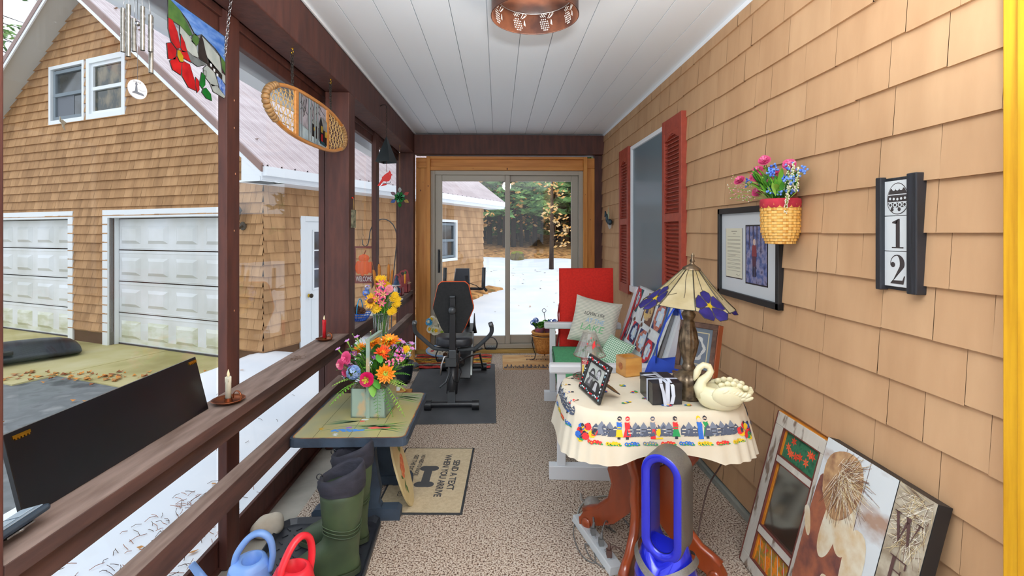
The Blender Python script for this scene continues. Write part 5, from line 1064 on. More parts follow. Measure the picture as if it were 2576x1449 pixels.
t = thing('striped_rug', 'rough woven rug in red, yellow and grey stripes behind the bike', 'rug', (-.52, 5.42, 0), R(-1)); mb = MB(); cs = [(206, 44, 34), (70, 64, 58), (170, 158, 140), (190, 70, 40), (214, 160, 40), (206, 150, 36), (98, 106, 92), (214, 160, 40), (196, 60, 36), (80, 70, 60), (206, 70, 44)]
ws = [.09, .04, .05, .04, .05, .05, .035, .06, .05, .035, .08]; y = -.30
for c_, q in zip(cs, ws):
    m_ = M('rug%d_%d' % (c_[0], c_[1]), c_, .95, 0, tuple(int(z*.75) for z in c_), (50, 30, 50), .8); n = 14
    mb.add([(-.43+.86*i/n+.012*math.sin(i), y+j*q+.006*math.sin(i*1.7), .012+.005*math.sin(i*2.1+y*30)) for i in range(n+1) for j in (0, 1)], [(2*i, 2*i+2, 2*i+3, 2*i+1) for i in range(n)], m_, True); y += q
mb.box(-.425, .425, -.295, y-.005, 0, .006, col((150, 90, 60), .9)); mb.build('rug', t)
t = thing('welcome_mat', 'tan welcome mat printed with dark trees before the glass door', 'doormat', (.43, 5.38, 0)); mb = MB(); MT = M('welcome_tan', (214, 176, 122), .9, 0, (196, 146, 90), (4, 9, 4)); MD = M('welcome_dark', (84, 74, 74), .9); mb.prism(rr(.38, .29, .03), 0, .008, MT, 'z'); mb.rect(-.365, .365, -.275, -.205, MD, .0083); mb.build('mat', t)
mb = MB(); Xw = Matrix.Translation((0, 0, .0086)); mb.text('WELCOME', MD, -.13, .19, .36, .05, Xw); mb.text('TO THE', MD, -.02, .13, .17, .03, Xw); mb.text('PEPPER', MD, -.11, .05, .32, .055, Xw); mb.text('NECK OF THE', M('welcome_gold', (200, 158, 96), .9), -.33, -.265, .56, .045, Xw)
rn = random.Random(2)
for k in range(16):
    x = -.33+k*.043; h = rn.uniform(.04, .1); mb.rect(x-.002, x+.002, -.21, -.21+h, MD, .0001, Xw)
    for j in range(4): mb.flat([(x-.016+.003*j, -.2+h*j*.22), (x+.016-.003*j, -.2+h*j*.22), (x, -.2+h*(j*.22+.35))], MD, .0002, Xw)
mb.build('print', t)
# ================================================================ tray, boots, watering cans, rock
TRB = M('tray_black', (34, 36, 42), .45); t = thing('boot_tray', 'black rubber boot tray with raised rim and tread pattern', 'tray', (-.80, 2.02, 0), R(3))
mb = MB(); ro = rr(.245, .42, .07); ri = rr(.225, .40, .055); n = len(ro)
mb.loop([[(x, y, 0) for x, y in ro], [(x, y, .028) for x, y in ro], [(x*.975, y*.985, .031) for x, y in ro], [(x, y, .006) for x, y in ri]], TRB, smooth=False); mb.build('tray', t, bev=.003)
mb = MB(); rn = random.Random(1)
for i in range(9):
    for j in range(15):
        x, y = -.19+.0475*i, -.36+.051*j; a = R(45 if (i+j) % 2 else -45); mb.box(-.014, .014, -.0025, .0025, 0, .004, TRB, X=Matrix.Translation((x, y, .006)) @ Matrix.Rotation(a, 4, 'Z'))
mb.build('tread', t)
OLV = M('boot_olive', (66, 82, 52), .55, 0, (50, 64, 44), (8, 8, 8), .15); CUF = M('boot_cuff', (42, 42, 54), .85, 0, (28, 28, 38), (20, 20, 40), .4)
def boot(label, loc, rz, lean=(0, 0)):
    """toe towards local -x"""
    t = thing('rubber_boot', label, 'boot', loc, rz, 'tall green rubber boots'); N = 24; t.scale = (1.14, 1.1, 1.0)
    def ring(c, a, b, z, tx=0.0): return [(c[0]+a*math.cos(2*PI*k/N), c[1]+b*math.sin(2*PI*k/N), z+tx*math.cos(2*PI*k/N)) for k in range(N)]
    mb = MB(); L = lean
    S = [((-.075, 0), .135, .050, .016), ((-.072, 0), .138, .053, .03), ((-.07, 0), .133, .054, .05), ((-.055, 0), .115, .054, .075), ((-.03, 0), .090, .056, .105), ((-.008, 0), .070, .058, .135), ((.0, 0), .064, .060, .165), ((.001, 0), .063, .062, .20), ((0, 0), .070, .067, .24), ((0, 0), .074, .070, .28), ((0, 0), .077, .072, .33), ((0, 0), .078, .074, .375)]
    mb.loop([ring((c[0]+L[0]*z, c[1]+L[1]*z), a, b, z) for c, a, b, z in S], OLV)
    for z, a in ((.185, .066), (.20, .0665), (.215, .068)): mb.tube([(L[0]*z+a*math.cos(q*PI/16), L[1]*z+(a-.001)*math.sin(q*PI/16), z+.008*math.sin(q*PI/8)) for q in range(32)], .0022, OLV, n=5, closed=True)
    mb.build('shaft', t); mb = MB(); so = [(x, y) for x, y in [(-.075+.142*math.cos(2*PI*k/N), .056*math.sin(2*PI*k/N)*(1-.12*math.cos(4*PI*k/N))) for k in range(N)]]; mb.prism(so, 0, .02, M('sole_olive', (54, 62, 44), .6), 'z'); mb.build('sole', t, bev=.004)
    mb = MB(); rings = []
    for (z, a, b, tx) in ((.355, .081, .077, 0), (.385, .085, .081, .004), (.405, .083, .080, .01), (.425, .080, .076, .022), (.436, .074, .068, .03), (.425, .066, .060, .026), (.39, .064, .060, .01), (.34, .062, .058, 0)):
        rings.append([(L[0]*z+(a+.003*math.sin(7*2*PI*k/N+z*90))*math.cos(2*PI*k/N), L[1]*z+(b+.003*math.sin(5*2*PI*k/N))*math.sin(2*PI*k/N), z+tx*math.cos(2*PI*k/N)) for k in range(N)])
    mb.loop(rings, CUF, cap=False); mb.build('cuff', t); mb = MB(); mb.lathe([(.058, 0), (0, -.004)], M('boot_lining', (186, 156, 104), .9, 0, (160, 130, 84), (20, 20, 20)), (L[0]*.36, L[1]*.36, .372), n=20, X=None); mb.build('lining', t)
    mb = MB(); mb.tube([(L[0]*.42-.080+.010*math.cos(q), .012, .408+.012*math.sin(q)) for q in [R(z) for z in range(0, 330, 30)]], .002, BLACKP, n=5); mb.build('drawcord', t)
boot('tall green rubber boot with black cuff, nearest and in front of its twin', (-.655, 2.05, .012), R(12), (.0, 0)); boot('tall green rubber boot with black cuff, standing behind its twin', (-.675, 2.265, .012), R(2), (.0, 0))
def can(label, loc, rz, mat, s=1.0, inner=None, tall=1.0):
    """plastic can, spout towards local -x"""
    t = thing('watering_can', label, 'watering can', loc, rz); mb = MB(); N = 28
    def ring(a, b, z, c=0): return [(c+a*s*math.cos(2*PI*k/N), b*s*math.sin(2*PI*k/N), z*s*tall) for k in range(N)]
    mb.loop([ring(.062, .062, .0), ring(.072, .072, .02), ring(.075, .075, .07), ring(.069, .069, .13), ring(.060, .060, .165, .002)], mat, cap=False); mb.add(ring(.062, .062, 0), [tuple(range(N))], mat)
    mb.loop([ring(.060, .060, .165, .002), ring(.05, .054, .18, .004), ring(.033, .04, .186, .012), ring(.030, .037, .184, .012), ring(.028, .035, .12, .012)], mat, cap=False); mb.add(ring(.03, .037, .13, .012), [tuple(range(N))], inner or mat); mb.build('body', t)
    mb = MB(); mb.tube([(-.06*s, 0, .05*s), (-.12*s, 0, .12*s), (-.17*s, 0, .2*s)], [.02*s, .014*s, .011*s], mat, n=10); mb.build('spout', t)
    mb = MB(); mb.tube(spl([((-.045+.0)*s, 0, .165*s*tall), (-.035*s, 0, .205*s*tall), (-.0*s, 0, .25*s*tall), (.035*s, 0, .262*s*tall), (.065*s, 0, .24*s*tall), (.075*s, 0, .19*s*tall), (.066*s, 0, .14*s*tall)]), .0105*s, mat, n=10, flat=1.3); mb.build('handle', t)
can('blue plastic watering can at the bottom edge beside the red one', (-.93, 1.83, .008), R(10), M('can_blue', (124, 166, 230), .38), 1.12, col((34, 90, 190), .4), 1.05); can('red plastic watering can in front of the green boots', (-.745, 1.77, .008), R(60), M('can_red', (226, 44, 56), .38), 1.15, col((190, 40, 54), .4), 1.04)
mb = MB(); mb.ball((0, 0, .045), (.075, .062, .052), M('pale_rock', (206, 198, 182), .85, 0, (176, 164, 146), (9, 9, 9), .4, det=8), 22)
o = mb.build('rock', loc=(-1.10, 2.34, -.003), rz=R(35)); tag(o, 'smooth pale rock on the concrete ledge beside the boot tray', 'rock')
for v in o.data.vertices: q = noise.noise(v.co*14)*.22+noise.noise(v.co*6+Vector((3, 0, 0)))*.25; v.co.x *= 1+q; v.co.y *= 1+q; v.co.z = max(.0, v.co.z*(1+q))
mb = MB(); mb.ball((0, 0, .02), (.03, .025, .02), M('pale_rock', (206, 198, 182)), 10); tag(mb.build('pebble', loc=(-1.07, 1.80, -.003)), 'small pale pebble on the ledge left of the blue can', 'rock')
# coil of clear hose in the snow
mb = MB(); HS = M('hose_silver', (170, 176, 178), .3, .4)
mb.tube([(.10*math.cos(q*.3), .10*math.sin(q*.3), .03+q*.0012) for q in range(64)], .008, HS, n=6); tag(mb.build('hose', loc=(-1.58, 2.12, -.40)), 'coiled grey hose end lying in the snow under the railing', 'hose')
mb = MB(); mb.box(-.1, .1, -.25, .1, 0, .02, M('orange_plank', (222, 140, 70), .6, 0, (190, 110, 50), (3, 30, 3))); mb.box(-.1, .1, -.25, .1, -.9, 0, CONC); tag(mb.build('deck_board', loc=(-1.42, 1.20, .45)), 'orange stained board outside the glass at the left edge', 'board')
# ================================================================ exercise bike
BK_ = M('bike_black', (30, 31, 35), .38); BG_ = M('bike_grey', (78, 82, 86), .4, .4); t = thing('exercise_bike', 'black recumbent exercise bike with orange-piped backrest, seen from behind', 'exercise bike', (-.375, 3.93, .0065), R(0))
def bp(name, f, bev=0): m_ = MB(); f(m_); return m_.build(name, t, bev=bev)
def stab(m_, y, w_, x=0.0): m_.cyl((x-w_, y, .045), (x+w_, y, .045), .026, mat=BK_, n=16); m_.cyl((x-w_-.035, y, .04), (x-w_+.02, y, .04), .04, mat=BLACKP, n=16); m_.cyl((x+w_-.02, y, .04), (x+w_+.035, y, .04), .04, mat=BLACKP, n=16)
bp('rear_stabilizer', lambda m_: stab(m_, 0, .185)); bp('front_stabilizer', lambda m_: stab(m_, 1.12, .20, .02))
bp('main_frame', lambda m_: (m_.box(-.033, .028, -.02, .03, .05, .16, BG_), m_.tube([(0, .01, .13), (.0, .12, .30), (.0, .28, .40)], .045, BK_, n=12), m_.tube([(0, .2, .36), (.03, .6, .22), (.05, 1.12, .08)], .04, BK_, n=12)))
bp('seat_post', lambda m_: (m_.box(-.045, .045, .10, .22, .36, .43, BK_), m_.box(-.06, .03, .06, .12, .33, .40, BG_), m_.box(-.03, .03, .05, .3, .40, .47, BG_)), .004)
def seatf(m_):
    N = 28; ro = [(.158*abs(math.cos(a))**.6*(1 if math.cos(a) > 0 else -1), .27+.15*abs(math.sin(a))**.6*(1 if math.sin(a) > 0 else -1)) for a in [2*PI*k/N for k in range(N)]]
    def g_(k, z): return [(x*k, .27+(y-.27)*k, z) for x, y in ro]
    m_.loop([g_(.9, .475), g_(.99, .482), g_(1, .50), g_(1, .53), g_(.95, .545), g_(.75, .553), g_(.3, .556)], M('bike_vinyl', (46, 48, 54), .4))
bp('seat', seatf)
bp('backrest_post', lambda m_: (m_.box(-.026, .026, .055, .105, .40, .80, BK_), m_.box(-.022, .022, .05, .1, .90, .915, BG_), m_.box(-.024, .024, .062, .10, .80, .90, BK_)), .004)
bp('adjustment_knob', lambda m_: (m_.ball((0, .03, .80), (.032, .025, .032), BG_, 14), m_.cyl((0, .03, .8), (0, .08, .8), .014, mat=BK_)))
hexo = [(-.10, .995), (-.125, .97), (-.165, .80), (-.165, .78), (-.10, .63), (-.07, .585), (.07, .585), (.10, .63), (.165, .78), (.165, .80), (.125, .97), (.10, .995)]
hexo = [(x, .60+(z-.585)*1.03) for x, z in hexo]
bp('backrest', lambda m_: m_.prism(hexo, .105, .165, M('bike_cloth', (36, 38, 40), .8, 0, (26, 27, 29), (60, 60, 60)))  , .018)
bp('orange_piping', lambda m_: m_.tube([(x*1.0, .145, z) for x, z in hexo], .0075, M('piping_orange', (240, 96, 40), .5), n=6, closed=True))
U = [(-.315, -.02, .70), (-.322, -.005, .66), (-.315, .03, .60), (-.27, .06, .545), (-.19, .09, .465), (-.15, .10, .445), (0, .10, .435), (.15, .10, .44), (.19, .09, .455), (.27, .06, .53), (.315, .03, .585), (.322, -.005, .64), (.31, -.02, .685)]
U = [tuple(q) for q in spl([(x, y+.12, z) for x, y, z in U], 4)]; bp('seat_handlebar', lambda m_: m_.tube(U, .0175, M('bike_foam', (70, 74, 78), .6), n=12))
for s_ in (0, -1): bp('pulse_grip', lambda m_: (m_.tube([U[s_], U[3 if s_ == 0 else -4]], .0195, M('grip_grey', (120, 124, 126), .3, .5), n=10)))
bp('seat_lever', lambda m_: m_.tube([(-.03, .05, .425), (-.065, .04, .42), (-.085, .02, .36), (-.09, .0, .28)], .008, STEEL, n=8))
bp('flywheel_housing', lambda m_: (m_.prism([(.50, .10), (.60, .30), (.82, .46), (1.1, .5), (1.22, .34), (1.15, .12), (.85, .05)], .02, .12, BLACKP, 'x'), m_.prism([(.52, .12), (.62, .31), (.83, .47), (.85, .43), (.66, .28), (.56, .12)], .12, .135, M('housing_silver', (160, 164, 160), .3, .5), 'x')), .01)
bp('console_mast', lambda m_: m_.tube([(.06, 1.0, .4), (.06, 1.06, .8), (.05, 1.04, 1.0)], .028, BK_, n=10))
bp('console', lambda m_: (m_.prism([(-.085, .90), (.085, .90), (.08, 1.07), (-.06, 1.07)], 1.02, 1.06, M('console_dark', (52, 56, 66), .35)), m_.prism([(-.085, .9), (-.06, 1.07), (-.052, 1.07), (-.076, .9)], 1.005, 1.03, STEEL)), .004)
def fh(m_): m_.tube([(-.17, 1.0, .89), (-.165, 1.02, 1.08)], .019, M('bike_foam', (70, 74, 78)), n=10); m_.tube([(.225, 1.0, .88), (.23, 1.02, 1.08)], .019, M('bike_foam', (70, 74, 78)), n=10); m_.tube([(-.17, 1.0, .89), (-.16, 1.04, .86), (.05, 1.06, .86), (.22, 1.04, .86), (.225, 1.0, .88), (.26, .98, .845)], .014, BK_, n=8); m_.tube([(.06, 1.0, .93), (.15, .99, .90), (.20, 1.0, .86)], .004, BLACKP, n=5)
bp('front_handlebar', fh)
def pedal(x, y, z):
    def f(m_):
        m_.box(x-.055, x+.055, y-.045, y+.045, z-.03, z-.005, BLACKP)
        for k in range(3): m_.box(x-.03+.02*k, x-.02+.02*k, y-.047, y-.02, z-.006, z+.004, M('tread_grey', (140, 140, 140), .6))
        m_.tube([(x-.06, y, z-.03)]+[(x+.07*math.cos(a), y-.01, z+.095*math.sin(a)) for a in [R(q) for q in range(170, 5, -15)]]+[(x+.06, y, z-.02)], .006, M('strap_dark', (50, 50, 54), .5), n=6, flat=2.2)
    return f
bp('pedal', pedal(-.145, .66, .255), .004); bp('pedal', pedal(.30, 1.18, .24), .004)
bp('crank', lambda m_: (m_.tube([(-.02, .9, .26), (-.03, .66, .24)], .014, BK_, n=8), m_.tube([(.14, .9, .26), (.20, 1.15, .22)], .014, BK_, n=8), m_.cyl((-.03, .9, .26), (.15, .9, .26), .02, mat=BK_)))
bp('cable', lambda m_: (m_.tube([(.04, .25, .33), (.14, .4, .34), (.20, .7, .28), (.22, .98, .07)], .010, BK_, n=7), m_.tube([(-.01, .0, .30), (.02, -.02, .24), (.05, .0, .22), (.07, .1, .28), (.03, .15, .4)], .005, BLACKP, n=5), m_.tube([(-.10, -.0, .18), (-.05, .02, .22), (-.02, .04, .3)], .008, BG_, n=6)))
bp('pump_bottle', lambda m_: (m_.tube([(.135, .98, .62), (.135, .98, .5), (.14, .98, .42)], [.004, .012, .022], BLACKP, n=10)))
# ================================================================ left corner floor things
t = thing('work_boot', 'tan lace-up work boot standing in the left far corner', 'boot', (-.975, 5.42, 0), R(-75), 'tan work boots'); TAN = M('boot_tan', (214, 156, 62), .6, 0, (186, 126, 44), (20, 20, 20), .2)
def wboot(t):
    N = 18
    def ring(cx, a, b, z): return [(cx+a*math.cos(2*PI*k/N), b*math.sin(2*PI*k/N), z) for k in range(N)]
    mb = MB(); mb.loop([ring(.05, .135, .045, .02), ring(.05, .135, .048, .05), ring(.035, .12, .046, .075), ring(.01, .085, .046, .105), ring(0, .065, .045, .14), ring(0, .062, .048, .20), ring(0, .06, .046, .205), ring(0, .045, .036, .17)], TAN, cap=False); mb.build('upper', t)
    mb = MB(); mb.prism([(.05+.142*math.cos(2*PI*k/N), .052*math.sin(2*PI*k/N)) for k in range(N)], 0, .028, M('boot_sole', (90, 88, 84), .7), 'z'); mb.build('sole', t)
    mb = MB(); mb.ball((.13, 0, .05), (.06, .044, .035), M('boot_toe', (84, 86, 92), .6), 10); mb.build('toe_cap', t); mb = MB(); mb.tube([(.062*math.cos(q*PI/8), .048*math.sin(q*PI/8), .205) for q in range(16)], .008, M('boot_collar', (150, 156, 164), .8), n=6, closed=True); mb.build('collar', t)
    mb = MB()
    for k in range(5): mb.tube([(.06-.004*k, -.025, .10+.02*k), (.07-.004*k, 0, .105+.02*k), (.06-.004*k, .025, .10+.02*k)], .002, M('boot_toe', (84, 86, 92)), n=4)
    mb.build('laces', t)
wboot(t); t2 = copy_tree(t); t2.location = (-.965, 5.20, 0); t2.rotation_euler.z = R(-48); t2['label'] = 'tan lace-up work boot nearer the camera, toe towards the striped rug'
t = thing('planter', 'dark glazed planter pot standing behind the flower table', 'pot', (-.92, 4.68, 0)); mb = MB(); mb.lathe([(0, 0), (.07, 0), (.09, .05), (.105, .16), (.11, .2), (.102, .2), (.095, .17), (0, .17)], M('glazed_dark', (34, 40, 52), .25), n=28); mb.build('pot', t); mb = MB(); rn = random.Random(3)
for _ in range(30): a = rn.random()*6.28; leaf(mb, (.03*math.cos(a), .03*math.sin(a), .16), (rn.uniform(.05, .11)*math.cos(a), rn.uniform(.05, .11)*math.sin(a), rn.uniform(.2, .3)), .03, rn.choice(GRN), .2)
mb.build('foliage', t)
OAK = M('slice_wood', (210, 150, 76), .5, 0, (186, 120, 52), (14, 14, 14)); mb = MB(); mb.box(-.09, .09, -.07, .07, 0, .045, OAK); tag(mb.build('wooden_block', loc=(-.85, 4.28, 0), rz=.1, bev=.004), 'varnished wooden block on the floor beyond the flower table', 'block')
mb = MB(); mb.cyl((0, 0, 0), (0, 0, .014), .075, mat=OAK, n=26); tag(mb.build('wooden_coaster', loc=(-.88, 4.27, .0455), rotm=None), 'round wooden coaster lying on the varnished block', 'coaster')
mb = MB(); mb.box(-.05, .05, -.035, .035, 0, .002, M('paper', (222, 220, 210), .7), X=rot('X', 8)); tag(mb.build('card', loc=(-.91, 4.28, .066)), 'small white printed card on the round coaster', 'card')
t = thing('platter', 'pale blue-rimmed oval platter with pine cones and berries, standing by the door', 'platter', (-.63, 5.60, .012)); mb = MB(); X = fr((0, 0, .07), (1, 0, 0), (0, .9, 1)); N = 36
mb.X = X; mb.prism([(.205*math.cos(2*PI*k/N), .082*math.sin(2*PI*k/N)) for k in range(N)], -.004, .004, M('platter_blue', (150, 190, 236), .35), 'z'); mb.prism([(.185*math.cos(2*PI*k/N), .062*math.sin(2*PI*k/N)) for k in range(N)], .004, .006, M('platter_cream', (222, 214, 196), .4), 'z'); mb.build('dish', t)
mb = MB(); mb.X = X; rn = random.Random(1)
for k in range(26): mb.disc(rn.uniform(-.05, .12), rn.uniform(-.035, .01), .006, col(rn.choice(((60, 50, 40), (90, 60, 40), (40, 60, 50)))), .0065+k*1e-5, n=6)
for k in range(4): mb.disc(-.14+.008*k, -.01+.006*(k % 2), .008, col((200, 30, 50)), .0068, n=8)
mb.build('painting', t)
pinecone((-.60, 5.52, .055), .03, 'brown pine cone in front of the blue-rimmed platter', R(90))
t = thing('artificial_bouquet', 'bouquet of white and turquoise artificial lilies behind the bike seat', 'flowers', (-.63, 5.70, 0)); rn = random.Random(9); mb = MB(); mb.lathe([(0, 0), (.04, 0), (.05, .12), (.04, .2), (.045, .22)], M('bouquet_pot', (86, 92, 104), .4), n=22); mb.build('vase', t)
for _ in range(26):
    a, b = rn.uniform(-.17, .17), rn.uniform(-.07, .09); c = rn.choice(((CRM, YL), (CRM, CRM), (AQ, CRM), (CRM, GRC))); bloom(t, 'rose', (a, -.05+rn.uniform(-.04, .04), .35+b), (a*2, -1, .4), .046, c, rn, 'lily')
for (a, z) in ((-.04, .52), (-.02, .48), (.12, .38)): bloom(t, 'cluster', (a, 0, z), (0, -1, .3), .032, [BLU2, BLU], rn)
mb = MB()
for k in range(16): a = rn.uniform(-.16, .16); leaf(mb, (0, 0, .22), (a, rn.uniform(-.06, .04), rn.uniform(.26, .42)), .04, rn.choice(GRN), .1)
mb.build('foliage', t)
# ================================================================ glider bench
WPT = M('glider_white', (226, 230, 234), .45); BEN_RZ = R(-4.2)
t = thing('glider_bench', 'white slatted glider bench with green cushion along the house wall', 'bench', (.335, 2.84, 0), BEN_RZ)
def part(name, f, bev=.003, par=None): m_ = MB(); f(m_); return m_.build(name, par or t, bev=bev)
BL_ = 1.37
for y in (-.0, BL_-.05):
    part('base_runner', lambda m: (m.box(-.035, .68, y-.03, y+.035, .0, .078, WPT), m.cyl((.34, y-.0305, .03), (.34, y-.033, .03), .007, mat=col((120, 70, 60)), n=8)), .006)
    part('front_leg', lambda m: m.box(.012, .062, y-.02, y+.02, .078, .62, WPT)); part('rear_leg', lambda m: m.box(.42, .475, y-.02, y+.02, .078, .62, WPT))
    part('armrest', lambda m: m.box(-.035, .62, y-.035, y+.035, .618, .672, WPT), .012)
    yy = y+(.05 if y < .5 else -.05)
    part('swing_arm', lambda m: m.prism([(.085, .33), (.15, .33), (.17, .28), (.21, .09), (.13, .09)], yy-.012, yy+.012, WPT)); part('swing_arm', lambda m: m.prism([(.27, .32), (.30, .32), (.36, .08), (.33, .08)], yy-.012, yy+.012, WPT))
part('cross_rail', lambda m: m.box(.1, .14, 0, BL_-.05, .24, .28, WPT)); part('cross_rail', lambda m: m.box(.43, .46, 0, BL_-.05, .10, .16, WPT))
part('seat_frame', lambda m: ([m.box(.04, .60, y, y+.03, .30, .37, WPT) for y in (.03, .66, BL_-.11)], [m.box(.05+k*.09, .12+k*.09, .03, BL_-.08, .365, .38, WPT) for k in range(6)]))
BX0, BZ0, BX1, BZ1 = .57, .42, .745, .985
def bk(u, off=0.0): d = Vector((BX1-BX0, 0, BZ1-BZ0)).normalized(); n_ = Vector((-d.z, 0, d.x)); return Vector((BX0, 0, BZ0))+Vector((BX1-BX0, 0, BZ1-BZ0))*u+n_*off
def slab(m, y0, y1, u0, u1, o0, o1, mat): 
    P = [bk(u0, o0), bk(u1, o0), bk(u1, o1), bk(u0, o1)]; m.prism([(p.x, p.z) for p in P], y0, y1, mat)
for y in (.015, BL_-.10): part('back_post', lambda m: (slab(m, y, y+.045, -.2, 1.0, -.04, .0, WPT), m.cyl(Vector((0, y-.001, 0))+bk(.8, -.02), Vector((0, y-.003, 0))+bk(.8, -.02), .006, mat=col((110, 80, 70)), n=8)))
part('back_rail', lambda m: slab(m, .06, BL_-.1, .93, 1.0, -.035, -.008, WPT)); part('back_rail', lambda m: slab(m, .06, BL_-.1, .0, .08, -.035, -.008, WPT))
for k in range(11): part('back_slat', lambda m: slab(m, .10+k*.11, .15+k*.11, .08, .93, -.03, -.012, WPT), .001)
def cush(name, label, cat, loc, dims, mat, rot3, pipe=None, grp=None, puff=.018, strings=None):
    t_ = thing(name, label, cat, loc, 0, grp, rot3); a, b, c = dims; mb = MB(); N = 12
    # padded slab: local x width, y height, z thickness
    def hgt(x, y): return c/2*(.55+.45*(max(0, (1-abs(x)**6))*(max(0, 1-abs(y)**6)))**.5)+puff*(1-x*x)*(1-y*y)
    for sg in (1, -1):
        vs = [((i/N*2-1)*a/2*(1-.03*abs(j/N*2-1)**0*(1-abs(j/N*2-1)**2)*0), (j/N*2-1)*b/2, sg*hgt(i/N*2-1, j/N*2-1)) for j in range(N+1) for i in range(N+1)]
        mb.add(vs, [((j*(N+1)+i), (j*(N+1)+i+1), ((j+1)*(N+1)+i+1), ((j+1)*(N+1)+i))[::sg] for j in range(N) for i in range(N)], mat, True)
    e = [(x, y) for x, y in [(-1+2*k/N, -1) for k in range(N)]+[(1, -1+2*k/N) for k in range(N)]+[(1-2*k/N, 1) for k in range(N)]+[(-1, 1-2*k/N) for k in range(N)]]
    mb.loop([[(x*a/2, y*b/2, -c/2*.55) for x, y in e], [(x*(a/2+.006), y*(b/2+.006), 0) for x, y in e], [(x*a/2, y*b/2, c/2*.55) for x, y in e]], mat, cap=False)
    mb.build('padding', t_)
    if pipe:
        mb = MB()
        for z in (-c/2*.55, c/2*.55): mb.tube([(x*(a/2+.002), y*(b/2+.002), z) for x, y in e], .0035, pipe, n=6, closed=True)
        mb.build('piping', t_)
    return t_
GCU = M('cushion_green', (74, 154, 104), .85, 0, (64, 140, 92), (60, 20, 60), .15); 
cg = cush('seat_cushion', 'green seat cushion with dark piping on the white glider bench', 'cushion', (.335+.30*math.cos(BEN_RZ)+.64*math.sin(-BEN_RZ), 2.84-.02+.64, .445), (.53, 1.22, .11), GCU, (0, 0, BEN_RZ), M('pipe_green', (30, 70, 50), .8), puff=.008)
RCU = M('cushion_red', (220, 40, 26), .85, 0, (206, 34, 22), (60, 60, 60), .15)
rc = cush('chair_cushion', 'tall red chair cushion standing upright at the far end of the bench', 'cushion', (.80, 4.36, .60), (.48, 1.03, .07), RCU, (R(88), 0, R(2)), RCU, puff=.004)
mb = MB()
for k in (0, 1): mb.tube([(-.24, .20, -.03), (-.262, .1+.02*k, .02), (-.255, -.05, .03), (-.268-.006*k, -.14, .03), (-.285, -.24-.03*k, .03)], .0035, M('tie_red', (140, 30, 30), .8), n=5, flat=2)
mb.build('ties', rc)
# pillows
STR = M('pillow_cream', (218, 216, 198), .9)
n = STR.node_tree; tcn = n.nodes.new('ShaderNodeTexCoord'); wv = n.nodes.new('ShaderNodeTexWave'); crr = n.nodes.new('ShaderNodeValToRGB'); wv.bands_direction = 'Y'; wv.inputs['Scale'].default_value = 26; wv.inputs['Distortion'].default_value = .2
crr.color_ramp.elements[0].color = lin((164, 174, 154)); crr.color_ramp.elements[1].color = lin((226, 222, 206)); crr.color_ramp.elements[1].position = .35
n.links.new(tcn.outputs['Object'], wv.inputs['Vector']); n.links.new(wv.outputs['Fac'], crr.inputs['Fac']); n.links.new(crr.outputs['Color'], n.nodes['Principled BSDF'].inputs['Base Color'])
def pillow(name, label, loc, s, th, mat, rot3, sy=None):
    t_ = thing(name, label, 'pillow', loc, 0, None, rot3); mb = MB(); N = 14; sy = sy or s
    def P(u, v, sg):
        k = 1-.07*(1-v*v)*abs(u)**3; k2 = 1-.07*(1-u*u)*abs(v)**3
        return (u*s/2*k, v*sy/2*k2, sg*th/2*max(0, (1-u**4)*(1-v**4))**.5)
    for sg in (1, -1): mb.add([P(i/N*2-1, j/N*2-1, sg) for j in range(N+1) for i in range(N+1)], [((j*(N+1)+i), (j*(N+1)+i+1), ((j+1)*(N+1)+i+1), ((j+1)*(N+1)+i))[::sg] for j in range(N) for i in range(N)], mat, True)
    mb.build('padding', t_); return t_
pw = pillow('throw_pillow', "cream striped pillow reading LOVIN' LIFE AT THE LAKE on the bench", (.80, 3.98, .705), .385, .13, STR, (R(74), R(0), R(-13)))
pw.rotation_euler = (Matrix.Rotation(R(-14), 3, 'Z') @ Matrix.Rotation(R(72), 3, 'X') @ Matrix.Rotation(R(-11), 3, 'Z')).to_euler()
mb = MB()
def onp(txt, colr, x, y, w_, h):
    m2 = MB(); m2.text(txt, colr, x, y, w_, h, z=0, shear=.15); s = .385; mb.add([(v[0], v[1], .065*max(0, (1-(v[0]*2/s)**4)*(1-(v[1]*2/s)**4))**.5+.0015) for v in m2.v], m2.f, colr)
onp("LOVIN' LIFE", M('print_black', (50, 52, 54), .8), -.09, .035, .165, .030); onp('AT THE', M('print_blue', (150, 190, 220), .8), -.07, -.025, .15, .038); onp('LAKE', M('print_green', (120, 186, 130), .8), -.10, -.09, .19, .052); mb.build('lettering', pw)
GIN = M('gingham', (220, 226, 214), .9); n = GIN.node_tree; tcn = n.nodes.new('ShaderNodeTexCoord'); mx = None
w1 = [n.nodes.new('ShaderNodeTexWave') for _ in range(2)]; w1[0].bands_direction = 'X'; w1[1].bands_direction = 'Y'; mt = n.nodes.new('ShaderNodeMath'); mt.operation = 'ADD'; crr = n.nodes.new('ShaderNodeValToRGB'); crr.color_ramp.interpolation = 'CONSTANT'
for q in w1: q.inputs['Scale'].default_value = 22; n.links.new(tcn.outputs['Object'], q.inputs['Vector'])
n.links.new(w1[0].outputs['Fac'], mt.inputs[0]); n.links.new(w1[1].outputs['Fac'], mt.inputs[1]); m5 = n.nodes.new('ShaderNodeMath'); m5.operation = 'MULTIPLY'; m5.inputs[1].default_value = .5; n.links.new(mt.outputs[0], m5.inputs[0]); n.links.new(m5.outputs[0], crr.inputs['Fac'])
